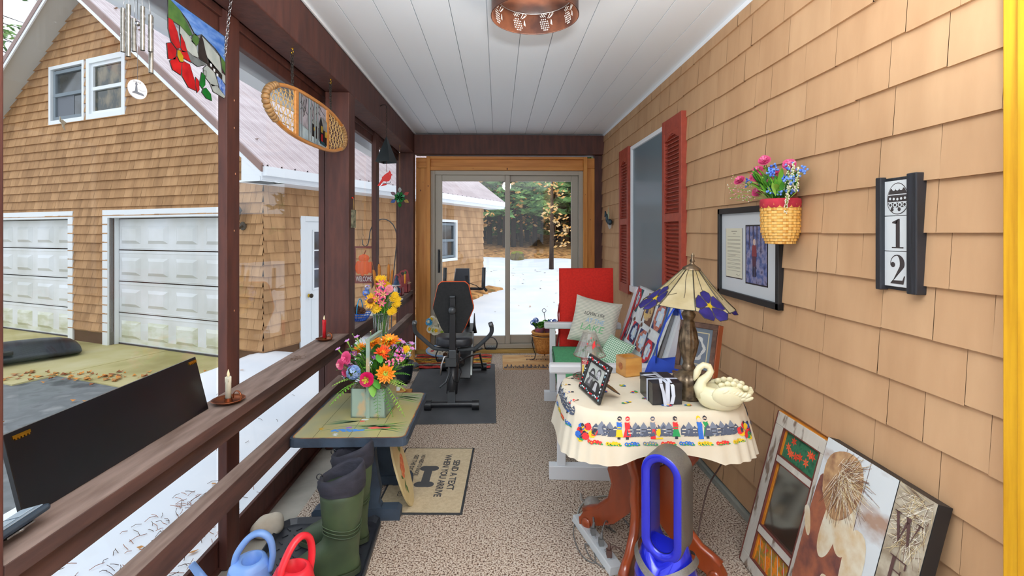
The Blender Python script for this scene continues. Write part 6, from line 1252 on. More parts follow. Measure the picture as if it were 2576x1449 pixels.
e = crr.color_ramp.elements; e[0].color = lin((96, 150, 112)); e[0].position = 0; e[1].color = lin((176, 202, 176)); e[1].position = .4; e2 = e.new(.66); e2.color = lin((228, 232, 222)); n.links.new(crr.outputs['Color'], n.nodes['Principled BSDF'].inputs['Base Color'])
gp = pillow('throw_pillow', 'small green gingham pillow leaning on the quilt behind the wooden cube', (.835, 3.42, .585), .22, .09, GIN, (0, 0, 0)); gp.rotation_euler = (Matrix.Rotation(R(-38), 3, 'Z') @ Matrix.Rotation(R(58), 3, 'X') @ Matrix.Rotation(R(-18), 3, 'Z')).to_euler()
# quilt over the back
QW = M('quilt_white', (226, 228, 228), .9, 0, (210, 212, 214), (30, 30, 30), .2); QB = M('quilt_blue', (196, 210, 228), .9); QR = M('quilt_red', (190, 46, 56), .9); QN = M('quilt_navy', (52, 54, 92), .9); QT = M('quilt_teal', (36, 84, 86), .9); QBR = M('quilt_brown', (104, 68, 54), .9); QTN = M('quilt_tan', (214, 178, 110), .9, 0, (180, 150, 120), (30, 30, 30)); QS = M('quilt_rust', (150, 74, 66), .9, 0, (196, 130, 110), (60, 60, 60)); QBL = M('quilt_binding', (30, 84, 160), .9)
t = thing('patchwork_quilt', 'patchwork quilt with red, navy and white blocks draped over the bench back', 'quilt', (.335, 2.84, 0), BEN_RZ)
Y0, Y1 = .13, 1.15
def QP(u, v, o=0.0):    # u 0..1 from the near to the far end, v 0..1 down the front
    y = Y0+(Y1-Y0)*u; p = bk(1.03-.86*v, .012+.010*math.sin(u*11)*v+.006*math.sin(u*23+v*3)+.02*v*v+o); return (p.x, y, p.z)
mb = MB(); N = 40; NV = 10
mb.add([QP(i/N, j/NV) for j in range(NV+1) for i in range(N+1)], [(j*(N+1)+i, j*(N+1)+i+1, (j+1)*(N+1)+i+1, (j+1)*(N+1)+i) for j in range(NV) for i in range(N)], QW, True)
bk1 = [bk(1.04, .0), bk(1.04, -.045), bk(.55, -.05)]
for a, b in zip([Vector((QP(0, 0)[0], 0, QP(0, 0)[2]))]+bk1[:-1], bk1): mb.add([(a.x, Y0, a.z), (a.x, Y1, a.z), (b.x, Y1, b.z), (b.x, Y0, b.z)], [(0, 1, 2, 3)], QW)
mb.build('cloth', t)
mb = MB(); k_ = [0]
def qpoly(pts, mat, o=.006):
    k_[0] += 1; c = (sum(p[0] for p in pts)/len(pts), sum(p[1] for p in pts)/len(pts)); q = []
    for i in range(len(pts)):
        a, b = pts[i], pts[(i+1) % len(pts)]; q += [a, ((a[0]+b[0])/2, (a[1]+b[1])/2)]
    vs = [QP(p[0], p[1], o) for p in q]+[QP(c[0], c[1], o)]; n = len(q); mb.add(vs, [(i, (i+1) % n, n) for i in range(n)], mat, True)
def qbox(a, b, c, d, mat, o=.006): qpoly([(a, c), (b, c), (b, d), (a, d)], mat, o)
def churn(u, v, m1, m2, w_=.2, h=.34):
    qbox(u, u+w_, v, v+h, QB, .003); s, r = w_/3.2, h/3.2
    for (a, b, f, g) in ((u, v, 1, 1), (u+w_, v, -1, 1), (u, v+h, 1, -1), (u+w_, v+h, -1, -1)): qpoly([(a, b), (a+f*s, b), (a, b+g*r)], m2); qpoly([(a+f*s, b), (a+f*s, b+g*r), (a, b+g*r)], m1)
    qbox(u+s, u+w_-s, v, v+r*.5, m1); qbox(u+s, u+w_-s, v+h-r*.5, v+h, m1); qbox(u, u+s*.5, v+r, v+h-r, m1); qbox(u+w_-s*.5, u+w_, v+r, v+h-r, m1); qbox(u+w_*.36, u+w_*.64, v+h*.36, v+h*.64, QW)
churn(.10, .06, QS, QN, .19, .36); churn(.80, .02, QR, QT, .16, .36); churn(.57, .50, QN, QR, .18, .30); churn(.34, .52, QS, QN, .18, .30); churn(.12, .56, QR, QN, .17, .30); churn(.83, .50, QR, QN, .14, .32)
qbox(.38, .60, .02, .44, QBR, .003); qpoly([(.40+.18*(.5+.5*math.cos(q*PI/6)), .06+.34*(.5+.5*math.sin(q*PI/6))) for q in range(12)], QTN, .006); qbox(.43, .47, .14, .28, QBR, .008); qbox(.50, .54, .16, .3, col((60, 60, 90)), .008)
for u in (.31, .54, .77): qpoly([(u, .44), (u+.02, .48), (u, .52), (u-.02, .48)], QBR)
qbox(.045, .07, 0, 1, QBL); qbox(.96, 1.0, 0, 1, QR); qbox(.92, .94, .4, 1, QN)
for k in range(7): qpoly([(.60+k*.035, .88), (.62+k*.035, .88), (.66+k*.035, 1.0), (.64+k*.035, 1.0)], (QR, QN, QS)[k % 3])
mb.build('patchwork', t)
# blue bag hanging on the near back post
BB = M('bag_blue', (36, 76, 190), .75, 0, (26, 56, 160), (8, 8, 8), .2); t = thing('tote_bag', 'bright blue cloth tote bag hanging from the near end of the bench', 'bag', (.335, 2.84, 0), BEN_RZ)
mb = MB(); rings = []
for z, w_, d_, xo in ((.42, .09, .035, .62), (.50, .11, .05, .62), (.60, .12, .05, .625), (.68, .105, .03, .64), (.72, .09, .022, .65)): rings.append([(xo+w_*math.cos(a)*1.0, -.045+.0+d_*math.sin(a), z+.02*math.cos(2*a)) for a in [2*PI*k/20 for k in range(20)]])
mb.loop(rings, BB); mb.build('bag_body', t)
mb = MB(); mb.tube([(.57, -.06, .70), (.585, -.055, .82), (.63, -.05, .93), (.685, -.02, 1.0), (.715, .03, 1.005), (.72, .06, .95)], .016, BB, n=6, flat=.2, up=(0, 1, 0)); mb.build('strap', t); mb = MB(); mb.tube([(.73, -.05, .70), (.74, -.05, .82), (.725, -.045, .93), (.72, .0, 1.0), (.73, .06, .98)], .018, BB, n=6, flat=.2, up=(0, 1, 0)); mb.build('strap', t)
mb = MB(); mb.box(0, .05, 0, .012, 0, .02, col((240, 216, 30))); tag(mb.build('tape_measure', loc=(.86, 3.05, .505), bev=.003), 'small yellow plastic piece on the green cushion behind the wooden cube', 'trinket')
# ================================================================ pedestal table and cloth
MAH = M('mahogany', (150, 66, 28), .28, 0, (112, 42, 18), (9, 9, 2.5), .05, det=5, coat=.3, ramp=(.3, .7)); t = thing('pedestal_table', 'carved mahogany pedestal table with scrolled legs under the printed cloth', 'table', (.66, 2.13, 0), R(8)); TT = .738
AXX, AYY = .365, .262
def sup(th, a, b, e=.52): c, s_ = math.cos(th), math.sin(th); return (a*abs(c)**e*(1 if c >= 0 else -1), b*abs(s_)**e*(1 if s_ >= 0 else -1))
mb = MB(); mb.X = rot('Z', -8); mb.prism([sup(2*PI*k/48, AXX-.01, AYY-.01) for k in range(48)], TT-.03, TT-.004, MAH, 'z'); mb.prism([sup(2*PI*k/24, .2, .14) for k in range(24)], TT-.07, TT-.03, MAH, 'z'); mb.build('tabletop', t, bev=.004)
mb = MB(); mb.lathe([(0, .20), (.03, .20), (.05, .24), (.06, .30), (.045, .36), (.055, .45), (.06, .6), (.1, .668), (0, .668)], MAH, n=24); mb.build('column', t)
for k, a in enumerate((48, 132, 228, 312)):
    o_ = [(.235, .668), (.225, .60), (.24, .56), (.205, .50), (.15, .42), (.17, .34), (.15, .28), (.17, .20), (.23, .14), (.275, .12), (.31, .10), (.335, .06), (.33, .01), (.30, .0), (.27, .015), (.262, .05), (.22, .065), (.15, .10), (.08, .17), (.04, .22), (.04, .40), (.06, .42), (.10, .45), (.12, .50), (.115, .56), (.09, .60), (.04, .61), (.04, .668)]
    mb = MB(); mb.X = rot('Z', a); mb.prism(o_, -.019, .019, MAH); lg = mb.build('leg', t, bev=.005)
    mb = MB(); mb.X = rot('Z', a); edge = [(.225, .64), (.225, .60), (.24, .56), (.205, .50), (.15, .42), (.17, .34), (.15, .28), (.17, .20), (.23, .14), (.275, .12), (.31, .10)]
    mb.tube([(p[0]+.004, 0, p[1]) for p in edge], .016, MAH, n=8, flat=1.3)
    mb.ball((.295, -.02, .05), (.026, .012, .026), MAH, 14); mb.ball((.295, .02, .05), (.026, .012, .026), MAH, 14); mb.cyl((.29, 0, .0), (.32, 0, .02), .02, mat=MAH); mb.build('carving', lg)
CLO = M('cloth_cream', (226, 218, 198), .85, 0, (218, 208, 186), (6, 6, 6), .05); t = thing('tablecloth', 'cream tablecloth printed with folk figures and flowers over the pedestal table', 'tablecloth', (.66, 2.13, TT))
NA = 160; SK = []          # skirt columns: edge point, outward, drop length, fold
for k in range(NA):
    th = 2*PI*k/NA; ex_, ey_ = sup(th, AXX, AYY); d = Vector((ex_/AXX**2, ey_/AYY**2)).normalized(); c, s_ = ex_/math.hypot(ex_, ey_), ey_/math.hypot(ex_, ey_); L = min(.53/max(1e-6, abs(c)), .405/max(1e-6, abs(s_)))-math.hypot(ex_, ey_)
    L = min(max(.138, L), .182); cor = max(0, L-.145)/.04; SK.append((ex_, ey_, d.x, d.y, L, cor))
def CL(k, v, o=0.0):   # k column (float), v metres down
    i = int(math.floor(k)) % NA; j = (i+1) % NA; f = k-math.floor(k); A, B = SK[i], SK[j]; q = [A[n]*(1-f)+B[n]*f for n in range(6)]; u = v/.15; fold = math.sin(k*.52)*.006*u*(1-q[5])+math.sin(k*1.15+1)*.004*u*q[5]
    out_ = .010*(1-math.exp(-v*60))+.028*u+.012*q[5]*u+fold+o
    return (q[0]+q[2]*out_, q[1]+q[3]*out_, -v+.006*math.exp(-v*80)-.002)
mb = MB(); top = [(SK[k][0]*r_, SK[k][1]*r_, .0035) for r_ in (.0, .5, .97) for k in range(NA)]; NR = 9
vs = top+[CL(k, SK[k][4]*j/NR) for j in range(NR+1) for k in range(NA)]; fs = []
for j in range(2+NR+1):
    for k in range(NA): fs.append((j*NA+k, j*NA+(k+1) % NA, (j+1)*NA+(k+1) % NA, (j+1)*NA+k))
mb.add(vs, fs, CLO, True); mb.build('cloth', t)
C_R = col((206, 40, 44), .85); C_B = col((44, 98, 182), .85); C_Y = col((230, 190, 30), .85); C_G = col((30, 130, 70), .85); C_N = col((70, 76, 92), .85); C_N2 = col((110, 116, 130), .85); C_S = col((236, 206, 180), .85); C_K = col((40, 40, 48), .85)
mb = MB(); rn = random.Random(3); cc = [0]; PER = [0]; DS_ = 1.35
for k in range(NA): a, b = SK[k], SK[(k+1) % NA]; PER.append(PER[-1]+math.hypot(a[0]-b[0], a[1]-b[1]))
def k_at(s_):     # column of arc position measured from the front centre, + to the right
    k0 = NA*.75; tgt = (PER[int(k0)]+s_) % PER[NA]
    for i in range(NA):
        if PER[i] <= tgt <= PER[i+1]: return i+(tgt-PER[i])/(PER[i+1]-PER[i]+1e-9)
    return 0
def dec(s_, v, pts, mat):   # pts in metres, x along the edge, y up; v = metres below the edge (negative: on the table)
    cc[0] += 1; vs = []
    for x, y in pts:
        x *= DS_; y *= DS_
        vv = v-y; k = k_at(s_+x)
        if vv > 0: p = CL(k, vv, .0016+(cc[0] % 60)*3e-5)
        else: q = CL(k, 0); L = math.hypot(q[0], q[1]); f = 1+vv/L; p = (q[0]*f, q[1]*f, .0052+(cc[0] % 60)*3e-5)
        vs.append(p)
    mb.add(vs, [tuple(range(len(vs)))], mat)
def blob(s_, v, r_, mat, rx=1.0): dec(s_, v, [(r_*rx*math.cos(2*PI*k/7+s_*99), r_*math.sin(2*PI*k/7+s_*99)) for k in range(7)], mat)
def house(s_, v, h):
    for (x, w_, hh) in ((-.02, .018, .8), (.0, .02, 1), (.02, .018, .7)):
        dec(s_+x, v, [(-w_/2, 0), (w_/2, 0), (w_/2, h*hh*.6), (0, h*hh), (-w_/2, h*hh*.6)], C_N if x else C_N2)
        for j in range(2): dec(s_+x, v, [(-w_*.3, h*(.15+.25*j)), (w_*.3, h*(.15+.25*j)), (w_*.3, h*(.22+.25*j)), (-w_*.3, h*(.22+.25*j))], CLO if x else C_K)
    for j in range(6): x = rn.uniform(-.035, .035); dec(s_+x, v, [(-.006, -.004), (.008, -.002), (.004, .004+rn.random()*h*.5)], C_N)
def fig(s_, v, top_, skirt, trousers=False, hat=None):
    if trousers:
        for x in (-.005, .004): dec(s_+x, v, [(-.0035, 0), (.0035, 0), (.003, .026), (-.003, .026)], skirt)
    else: dec(s_, v, [(-.011, .006), (.011, .006), (.005, .032), (-.005, .032)], skirt); dec(s_, v, [(-.004, 0), (.004, 0), (.004, .007), (-.004, .007)], C_K)
    dec(s_, v, [(-.006, .026), (.006, .026), (.008, .044), (-.008, .044)], top_); dec(s_, v, [(.005, .042), (.012, .03), (.014, .032), (.008, .045)], C_S); blob(s_, v-.0485*DS_, .0058, C_S); blob(s_, v-.0525*DS_, .0055, hat or C_K, 1.2)
def frow(s_, v, mat, g=C_G):
    for j in range(5): blob(s_-.02+.01*j, v+.002*math.sin(j*2), .0052, mat); blob(s_-.02+.01*j, v+.002*math.sin(j*2), .0016, C_Y if mat is not C_Y else C_K); blob(s_-.015+.01*j, v+.005, .0022, g, 1.8)
def band(s0, s1, v, sgn=1):
    s_ = s0; i = 0; colsr = (C_R, C_Y, C_B, C_N2, C_R, C_B, C_Y)
    while s_ < s1: frow(s_, v+.018, colsr[i % 7]); s_ += .066; i += 1
for s_ in (-.25, -.22, -.125, -.095, -.02, .0, .075, .165, .20, .24): house(s_, .074, .034 if abs(s_) < .3 else .03)
for (s_, a, b, tr, h) in ((-.185, C_B, C_Y, False, C_K), (-.155, C_R, C_R, False, C_R), (-.06, C_N2, C_R, True, C_N), (.035-.01, C_R, C_G, False, C_K), (.115, C_B, C_B, True, C_Y), (.14, C_G, C_G, False, C_K)): fig(s_, .088, a, b, tr, h)
blob(-.035, .066, .011, C_Y); dec(-.042, .09, [(-.012, 0), (.014, .001), (.012, .005), (-.01, .004)], C_Y); blob(.148, .06, .008, C_Y); blob(-.19, .058, .008, C_Y)
for sg in (-1, 1):
    for (s_, v, m) in ((.30, .055, C_R), (.31, .062, C_Y), (.275, .07, C_R), (.282, .078, C_Y), (.325, .06, C_B), (.33, .075, C_R), (.315, .085, C_R), (.335, .09, C_B), (.32, .095, C_G), (.305, .09, C_R), (.325, .1, C_Y)): blob(sg*s_, v, .010, m, 1.1); blob(sg*s_+.004, v-.008, .005, C_K)
band(-.27, .27, .086)
for sg in (-1, 1):
    for k in range(7): house(sg*(.40+.055*k), .03 if sg < 0 else .035, .028)
    for k in range(4): fig(sg*(.42+.11*k), .04, (C_R, C_B, C_Y, C_G)[k], (C_B, C_R, C_G, C_R)[k], False)
    for k in range(6): frow(sg*(.40+.065*k), .07, (C_B, C_R, C_Y)[k % 3])
for (x, y) in ((-.20, -.02), (-.13, -.16), (-.06, -.03), (-.10, .06), (.02, -.20), (.10, -.195), (.17, -.13), (-.03, -.11), (-.2, .12), (-.15, .14), (.22, .15)):
    for j in range(6): mb.disc(x+rn.uniform(-.02, .02), y+rn.uniform(-.008, .008), .007, rn.choice((C_B, C_B, C_R, C_G, C_Y)), .0065+j*1e-4, n=6)
mb.build('printed_border', t)
# ================================================================ things on the table (top at TS)
TS = TT+.0045
BRZ = M('lamp_bronze', (126, 108, 86), .35, .75, (64, 52, 40), (30, 30, 30), .1)
t = thing('table_lamp', 'bronze table lamp with cream leaded-glass shade and purple flowers', 'lamp', (.808, 2.03, TS)); H_ = .61
mb = MB(); mb.lathe([(0, 0), (.058, 0), (.060, .008), (.056, .02), (.062, .055), (.066, .075), (.060, .095), (.035, .112), (.027, .118)], BRZ, n=48, wob=lambda a, z: 1+.05*math.cos(12*a)*(1 if .02 < z < .10 else 0))
mb.lathe([(.027, .118), (.030, .13), (.024, .14), (.021, .15), (.034, .20), (.040, .235), (.033, .28), (.025, .31), (.026, .318), (.020, .33), (.028, .345), (.030, .353), (.018, .37), (.026, .378), (.045, .40), (.04, .41), (0, .412)], BRZ, n=48, wob=lambda a, z: 1+.07*math.cos(14*a)*(1 if .15 < z < .31 else 0)); mb.build('base', t)
CG = stained('shade_cream', (238, 228, 188), (206, 190, 140), (9, 9, 14)); PG2 = stained('shade_purple', (64, 58, 150), (44, 40, 110), (20, 20, 20)); YG2 = stained('shade_yellow', (246, 216, 50)); SHADE = rot('Y', 5, (0, 0, .392)) 
zb, zt_, rb, rt = .0, .155, .187, .030; PN = 8
def pan(i, u, v, o=0.0):    # u -1..1 across a panel, v 0 bottom ..1 top
    a0 = 2*PI*(i-.5)/PN+.15; a1 = 2*PI*(i+.5)/PN+.15; z = zb+(zt_-zb)*v; r_ = rb+(rt-rb)*(v**.88 if v > 0 else v*1.2)+o; f = (u+1)/2; x = r_*(math.cos(a0)*(1-f)+math.cos(a1)*f); y = r_*(math.sin(a0)*(1-f)+math.sin(a1)*f); return (x, y, z+o)
mb = MB(); mb.X = SHADE; NVV = 6
for i in range(PN):
    for j in range(NVV):
        for q in range(2): mb.add([pan(i, -1+q, j/NVV), pan(i, q, j/NVV), pan(i, q, (j+1)/NVV), pan(i, -1+q, (j+1)/NVV)], [(0, 1, 2, 3)], CG)
    a0 = [pan(i, u, -.045*(1-u*u)*(1.4 if i % 2 == 0 else .3)) for u in (-1, -.5, 0, .5, 1)]; mb.add(a0+[pan(i, 1, 0), pan(i, -1, 0)], [tuple(range(7))], CG); mb.tube(a0, .0014, LEAD, n=4)
shd = mb.build('shade', t)
mb = MB(); mb.X = SHADE; LD = M('lamp_lead', (74, 68, 56), .4, .6)
for i in range(PN):
    mb.tube([pan(i, 1, v, .0005) for v in (-.0, .3, .6, 1)], .0024, LD, n=5); mb.tube([pan(i, (.25*math.sin(v*5)) if i % 2 else -.1, v, .0008) for v in [.25+.075*q for q in range(11)]], .0013, LD, n=4)
    mb.tube([pan(i, -1, .28+.02*math.sin(i), .0005), pan(i, -.4, .34, .0005)], .0012, LD, n=4)
mb.build('leading', shd)
for i in range(0, PN, 2):
    mb = MB(); mb.X = SHADE
    cu, cv = .0, .12
    for k in range(5):
        a = 2*PI*k/5+.3; pts = []
        for (r_, w_) in ((.14, 0), (.5, .34), (.85, .34), (1.0, .0), (.85, -.34), (.5, -.34)): rr_ = r_*.072; x = rr_*math.cos(a)-w_*.09*math.sin(a); y = rr_*math.sin(a)+w_*.09*math.cos(a); pts.append((x, y))
        P = [pan(i, cu+x/.072, cv+y/.21, .0022) for x, y in pts]; mb.add(P, [tuple(range(6))], PG2); mb.tube(P, .0014, LD, n=4, closed=True)
    P = [pan(i, cu+.012*math.cos(q)/.072, cv+.012*math.sin(q)/.21, .0030) for q in [PI/3*z for z in range(6)]]; mb.add(P, [tuple(range(6))], YG2)
    mb.build('glass_flower', shd)
mb = MB(); mb.X = SHADE; mb.lathe([(.038, .150), (.036, .158), (.012, .172), (.006, .18), (.012, .186), (.008, .194), (.004, .20), (.008, .21), (0, .226)], BRZ, n=24); mb.build('finial', t)
# ---- swan planter
CER = M('swan_ceramic', (236, 232, 198), .22, 0, (228, 222, 182), (6, 6, 6), .04, coat=.4); t = thing('swan_planter', 'glazed cream ceramic swan planter at the right of the table', 'planter', (.885, 1.905, TS), R(-12)); mb = MB(); N = 26
S = [(.0, .055, .036, 0), (.012, .075, .047, 0), (.035, .088, .056, 0), (.06, .09, .058, 0), (.08, .078, .052, .004), (.088, .066, .042, .006), (.083, .058, .036, .006), (.04, .05, .03, .004)]
mb.loop([[(cx+a*math.cos(2*PI*k/N), b*math.sin(2*PI*k/N), z+(.018*max(0, math.cos(2*PI*k/N)) if .05 < z else 0)) for k in range(N)] for z, a, b, cx in S], CER); mb.build('body', t)
mb = MB(); mb.tube([(-.06, 0, .05), (-.075, 0, .08), (-.066, 0, .105), (-.045, 0, .125), (-.034, 0, .145), (-.042, 0, .163), (-.062, 0, .168), (-.078, 0, .156), (-.086, 0, .138), (-.092, 0, .12), (-.098, 0, .104)], [.034, .026, .019, .015, .0135, .013, .0125, .0125, .0145, .010, .004], CER, n=14); mb.build('neck_and_head', t)
for sg in (-1, 1):
    mb = MB(); X = Matrix.Translation((.02, sg*.050, .062)) @ Matrix.Rotation(R(sg*-8), 4, 'X'); mb.ball((0, 0, 0), (.062, .018, .042), CER, 18, X=X)
    for k in range(7): mb.ball((-.004+.011*k, sg*.006, .026-.008*k), (.024-.001*k, .010, .009), CER, 10, X=X @ Matrix.Rotation(R(-28), 4, 'Y'))
    for k in range(5): mb.ball((.0+.016*k, sg*.008, -.002-.006*k), (.022, .006, .009), CER, 10, X=X @ Matrix.Rotation(R(-20), 4, 'Y'))
    mb.build('wing', t)
mb = MB()
for k in range(-2, 3): mb.tube([(.075, .012*k, .05), (.10, .012*k, .066), (.118, .010*k, .088-.004*abs(k))], [.018, .013, .005], CER, n=8)
for k in range(5): mb.ball((.0+.022*k, .03-.0, .098+.008*math.sin(k)), (.014, .008, .012), CER, 8); mb.ball((.0+.022*k, -.03, .098+.008*math.sin(k)), (.014, .008, .012), CER, 8)
mb.build('tail', t)
# ---- black gift box
BXM = M('box_black', (28, 28, 32), .32); t = thing('gift_box', 'glossy black gift box tied with white satin ribbon', 'box', (.684, 2.02, TS), R(2)); mb = MB(); mb.box(-.061, .061, -.078, .078, 0, .086, BXM); mb.build('box', t, bev=.001); mb = MB(); mb.box(-.0625, .0625, -.0795, .0795, .06, .088, BXM); mb.build('lid', t, bev=.001)
RB = M('ribbon_satin', (204, 212, 226), .35, 0, (186, 196, 214), (30, 30, 30)); mb = MB()
def strip(pts, w_, d): # flat ribbon
    d = Vector(d)*w_/2; mb.add([p for q in pts for p in (Vector(q)-d, Vector(q)+d)], [(2*i, 2*i+1, 2*i+3, 2*i+2) for i in range(len(pts)-1)], RB, True)
strip([(-.0635, -.02, 0), (-.0640, -.02, .0890), (.0, -.02, .0895), (.0640, -.02, .0890)], .018, (0, 1, 0)); strip([(.0, .0805, 0), (.0, .0810, .0892), (0, -.0805, .0892), (0, -.0815, .002)], .018, (1, 0, 0)); strip([(-.02, -.05, .10), (-.028, -.084, .085), (-.02, -.090, .05), (-.012, -.088, .0), (-.008, -.094, -.0)], .014, (1, .2, 0)); strip([(.01, -.05, .10), (.018, -.086, .08), (.02, -.092, .04), (.014, -.088, .006)], .014, (1, -.2, 0)); strip([(0, -.02, .092), (-.03, -.02, .108), (-.07, -.015, .106), (-.085, .0, .10), (-.06, .01, .094), (0, -.01, .09)], .014, (.2, 1, 0)); mb.build('ribbon', t)
# ---- wooden cube with round opening
CUB = M('cube_wood', (214, 160, 84), .28, 0, (190, 130, 58), (8, 8, 30), .03, coat=.4); t = thing('wooden_cube', 'honey-coloured wooden cube with round openings in top and side', 'wooden cube', (.645, 2.37, TS), R(17)); s = .045; mb = MB()
def holed(m_, X_, r_, mat):
    N = 24; c = [(r_*math.cos(2*PI*k/N), r_*math.sin(2*PI*k/N), 0) for k in range(N)]; sq = []
    for k in range(N): a = 2*PI*k/N; q = s/max(abs(math.cos(a)), abs(math.sin(a))); sq.append((q*math.cos(a), q*math.sin(a), 0))
    m_.add(c+sq, [(k, (k+1) % N, N+(k+1) % N, N+k) for k in range(N)], mat, False, X_); cd_ = [(x, y, -.06) for x, y, z in c]; m_.add(c+cd_, [(k, (k+1) % N, N+(k+1) % N, N+k) for k in range(N)], mat, True, X_); m_.add(cd_, [tuple(range(N))], mat, False, X_)
holed(mb, fr((0, 0, 2*s), (1, 0, 0), (0, 1, 0)), .030, CUB); holed(mb, fr((-s, 0, s), (0, -1, 0), (0, 0, 1)), .0001, CUB)
mb.box(-s, s, -s, -s+.001, 0, 2*s, CUB); mb.box(-s, s, s-.001, s, 0, 2*s, CUB); mb.box(s-.001, s, -s, s, 0, 2*s, CUB); mb.box(-s, s, -s, s, 0, .004, CUB)
mb.build('block', t); mb = MB(); mb.disc(0, 0, .0175, M('cube_knob', (150, 78, 36), .3, 0, (196, 120, 60), (120, 120, 120)), .0012, X=fr((-s, 0, s), (0, -1, 0), (0, 0, 1)), n=20); mb.build('round_inlay', t)
# ---- jewelled photo frame
t = thing('photo_frame', 'black frame with red and white gems holding a black-and-white couple photo', 'photo frame', (.368, 2.172, TS)); X = fr((0, 0, .003), (.042, -.24, 0), (.36, -.02, .95)); fw, fh_ = .235, .158
FB = M('frame_black', (26, 26, 28), .3); mb = MB(); mb.X = X; 
for q in ((0, fw, 0, .030), (0, fw, fh_-.030, fh_), (0, .030, .03, fh_-.03), (fw-.030, fw, .03, fh_-.03)): mb.box(q[0], q[1], q[2], q[3], -.006, .008, FB)
mb.build('frame', t, bev=.003); mb = MB(); mb.X = X; rn = random.Random(2); gems = [col((206, 30, 40), .15), col((216, 222, 226), .12), col((120, 150, 160), .15)]
path_ = [(x, .015) for x in [.012+.0155*k for k in range(15)]]+[(x, fh_-.015) for x in [.012+.0155*k for k in range(15)]]+[(.015, y) for y in [.03+.0155*k for k in range(7)]]+[(fw-.015, y) for y in [.03+.0155*k for k in range(7)]]
for i, (x, y) in enumerate(path_): mb.ball((x, y+rn.uniform(-.004, .004), .0085), (rn.uniform(.0035, .0065), rn.uniform(.0035, .0055), .003), gems[(i*2+i//3) % 3], 8)
mb.build('gems', t)
mb = MB(); mb.X = X; GB = M('photo_pale', (196, 202, 194), .3); mb.rect(.03, fw-.03, .03, fh_-.03, GB, .001)
def ph(pts, c, z): mb.flat([(.03+p[0]*(fw-.06), .03+p[1]*(fh_-.06)) for p in pts], col((c, c, c+2), .3), z)
def el(cx, cy, rx, ry, c, z): ph([(cx+rx*math.cos(2*PI*k/16), cy+ry*math.sin(2*PI*k/16)) for k in range(16)], c, z)
ph([(.05, 0), (.55, 0), (.5, .25), (.4, .42), (.22, .42), (.1, .25)], 90, .0013); el(.30, .56, .155, .26, 62, .0014); el(.32, .50, .11, .2, 196, .0016); ph([(.42, 0), (.97, 0), (.93, .3), (.8, .42), (.6, .42), (.47, .3)], 50, .0015); ph([(.58, 0), (.78, 0), (.74, .36), (.62, .36)], 205, .0017); el(.66, .74, .12, .2, 70, .0018); el(.66, .64, .10, .22, 206, .002)
for cx, cy in ((.30, .5), (.66, .66)): el(cx-.04, cy+.03, .018, .02, 60, .0022); el(cx+.04, cy+.03, .018, .02, 60, .0022); el(cx, cy-.09, .035, .014, 90, .0022)
ph([(.2, .12), (.33, .12), (.36, .36), (.28, .38)], 180, .0019); mb.build('photograph', t)
mb = MB(); mb.X = fr((.02, -.12, .10), (.9, -.15, -.60), (.1, 1, 0)); mb.prism([(0, -.02), (.12, -.03), (.155, -.005), (.12, .03), (0, .02)], -.0015, .0015, FB, 'z'); mb.build('easel_leg', t)
# ---- candle jar with shade on a plate
t = thing('candle_plate', 'clear glass plate with dark rim under the candle jar', 'plate', (.437, 2.30, TS)); mb = MB(); mb.lathe([(0, .002), (.05, .002), (.078, .012), (.08, .013), (.05, .004), (0, .004)], clear('plate_glass', (235, 238, 236), gl=.12), n=32); mb.build('dish', t); mb = MB(); mb.tube([(.079*math.cos(q*PI/20), .079*math.sin(q*PI/20), .0125) for q in range(40)], .0016, col((96, 44, 40), .4), n=5, closed=True)
for k in range(7): a = k*.9; mb.tube([(.055*math.cos(a), .055*math.sin(a), .0062), (.072*math.cos(a+.3), .072*math.sin(a+.3), .0105)], .0012, col((110, 60, 40), .5), n=4); mb.ball((.065*math.cos(a), .065*math.sin(a), .010), .003, col((200, 40, 40), .5), 6)
mb.build('painted_rim', t)
t = thing('candle_jar', 'red wax candle in a glass jar with fruit label', 'candle', (.437, 2.30, TS+.0045)); mb = MB(); mb.lathe([(0, .001), (.040, .001), (.0425, .006), (.0425, .105), (.036, .118), (.035, .128), (.033, .128), (.034, .116), (.0395, .104), (.0395, .006)], clear('jar_glass', (240, 244, 242), gl=.12), n=32); mb.build('glass', t)
mb = MB(); mb.lathe([(0, .006), (.0385, .006), (.0385, .09), (0, .09)], M('wax_red', (214, 66, 46), .5, sss=0), n=28); mb.cyl((0, 0, .09), (0, 0, .1), .0012, mat=col((60, 50, 40))); mb.build('wax', t)
mb = MB()
def cylp(a, z, r_=.0430): return (r_*math.cos(a), r_*math.sin(a), z)
def lab(a0, a1, z0, z1, mat, r_): n = 8; mb.add([cylp(a0+(a1-a0)*i/n, z, r_) for i in range(n+1) for z in (z0, z1)], [(2*i, 2*i+2, 2*i+3, 2*i+1) for i in range(n)], mat, True)
A0, A1 = R(205), R(290); lab(A0, A1, .018, .092, col((226, 222, 200), .5), .0432); lab(A0, A1, .074, .088, col((190, 44, 50), .5), .0434); lab(A0+.1, A1-.1, .03, .07, col((196, 206, 190), .5), .0434)
for k in range(9): a = A0+.2+(k % 3)*.42; z = .038+.013*(k//3); lab(a-.13, a+.13, z-.006, z+.006, col(((230, 190, 60), (70, 100, 150), (200, 90, 50))[k % 3], .5), .0436)
mb.build('label', t)
mb = MB(); m2 = MB(); m2.text('CANDLE', col((236, 230, 220), .5), 0, 0, 1, 1, z=0); mb.add([cylp(A0+.15+(A1-A0-.3)*v[0], .077+.009*v[1], .0437) for v in m2.v], m2.f, col((236, 230, 220), .5)); mb.build('lettering', t)
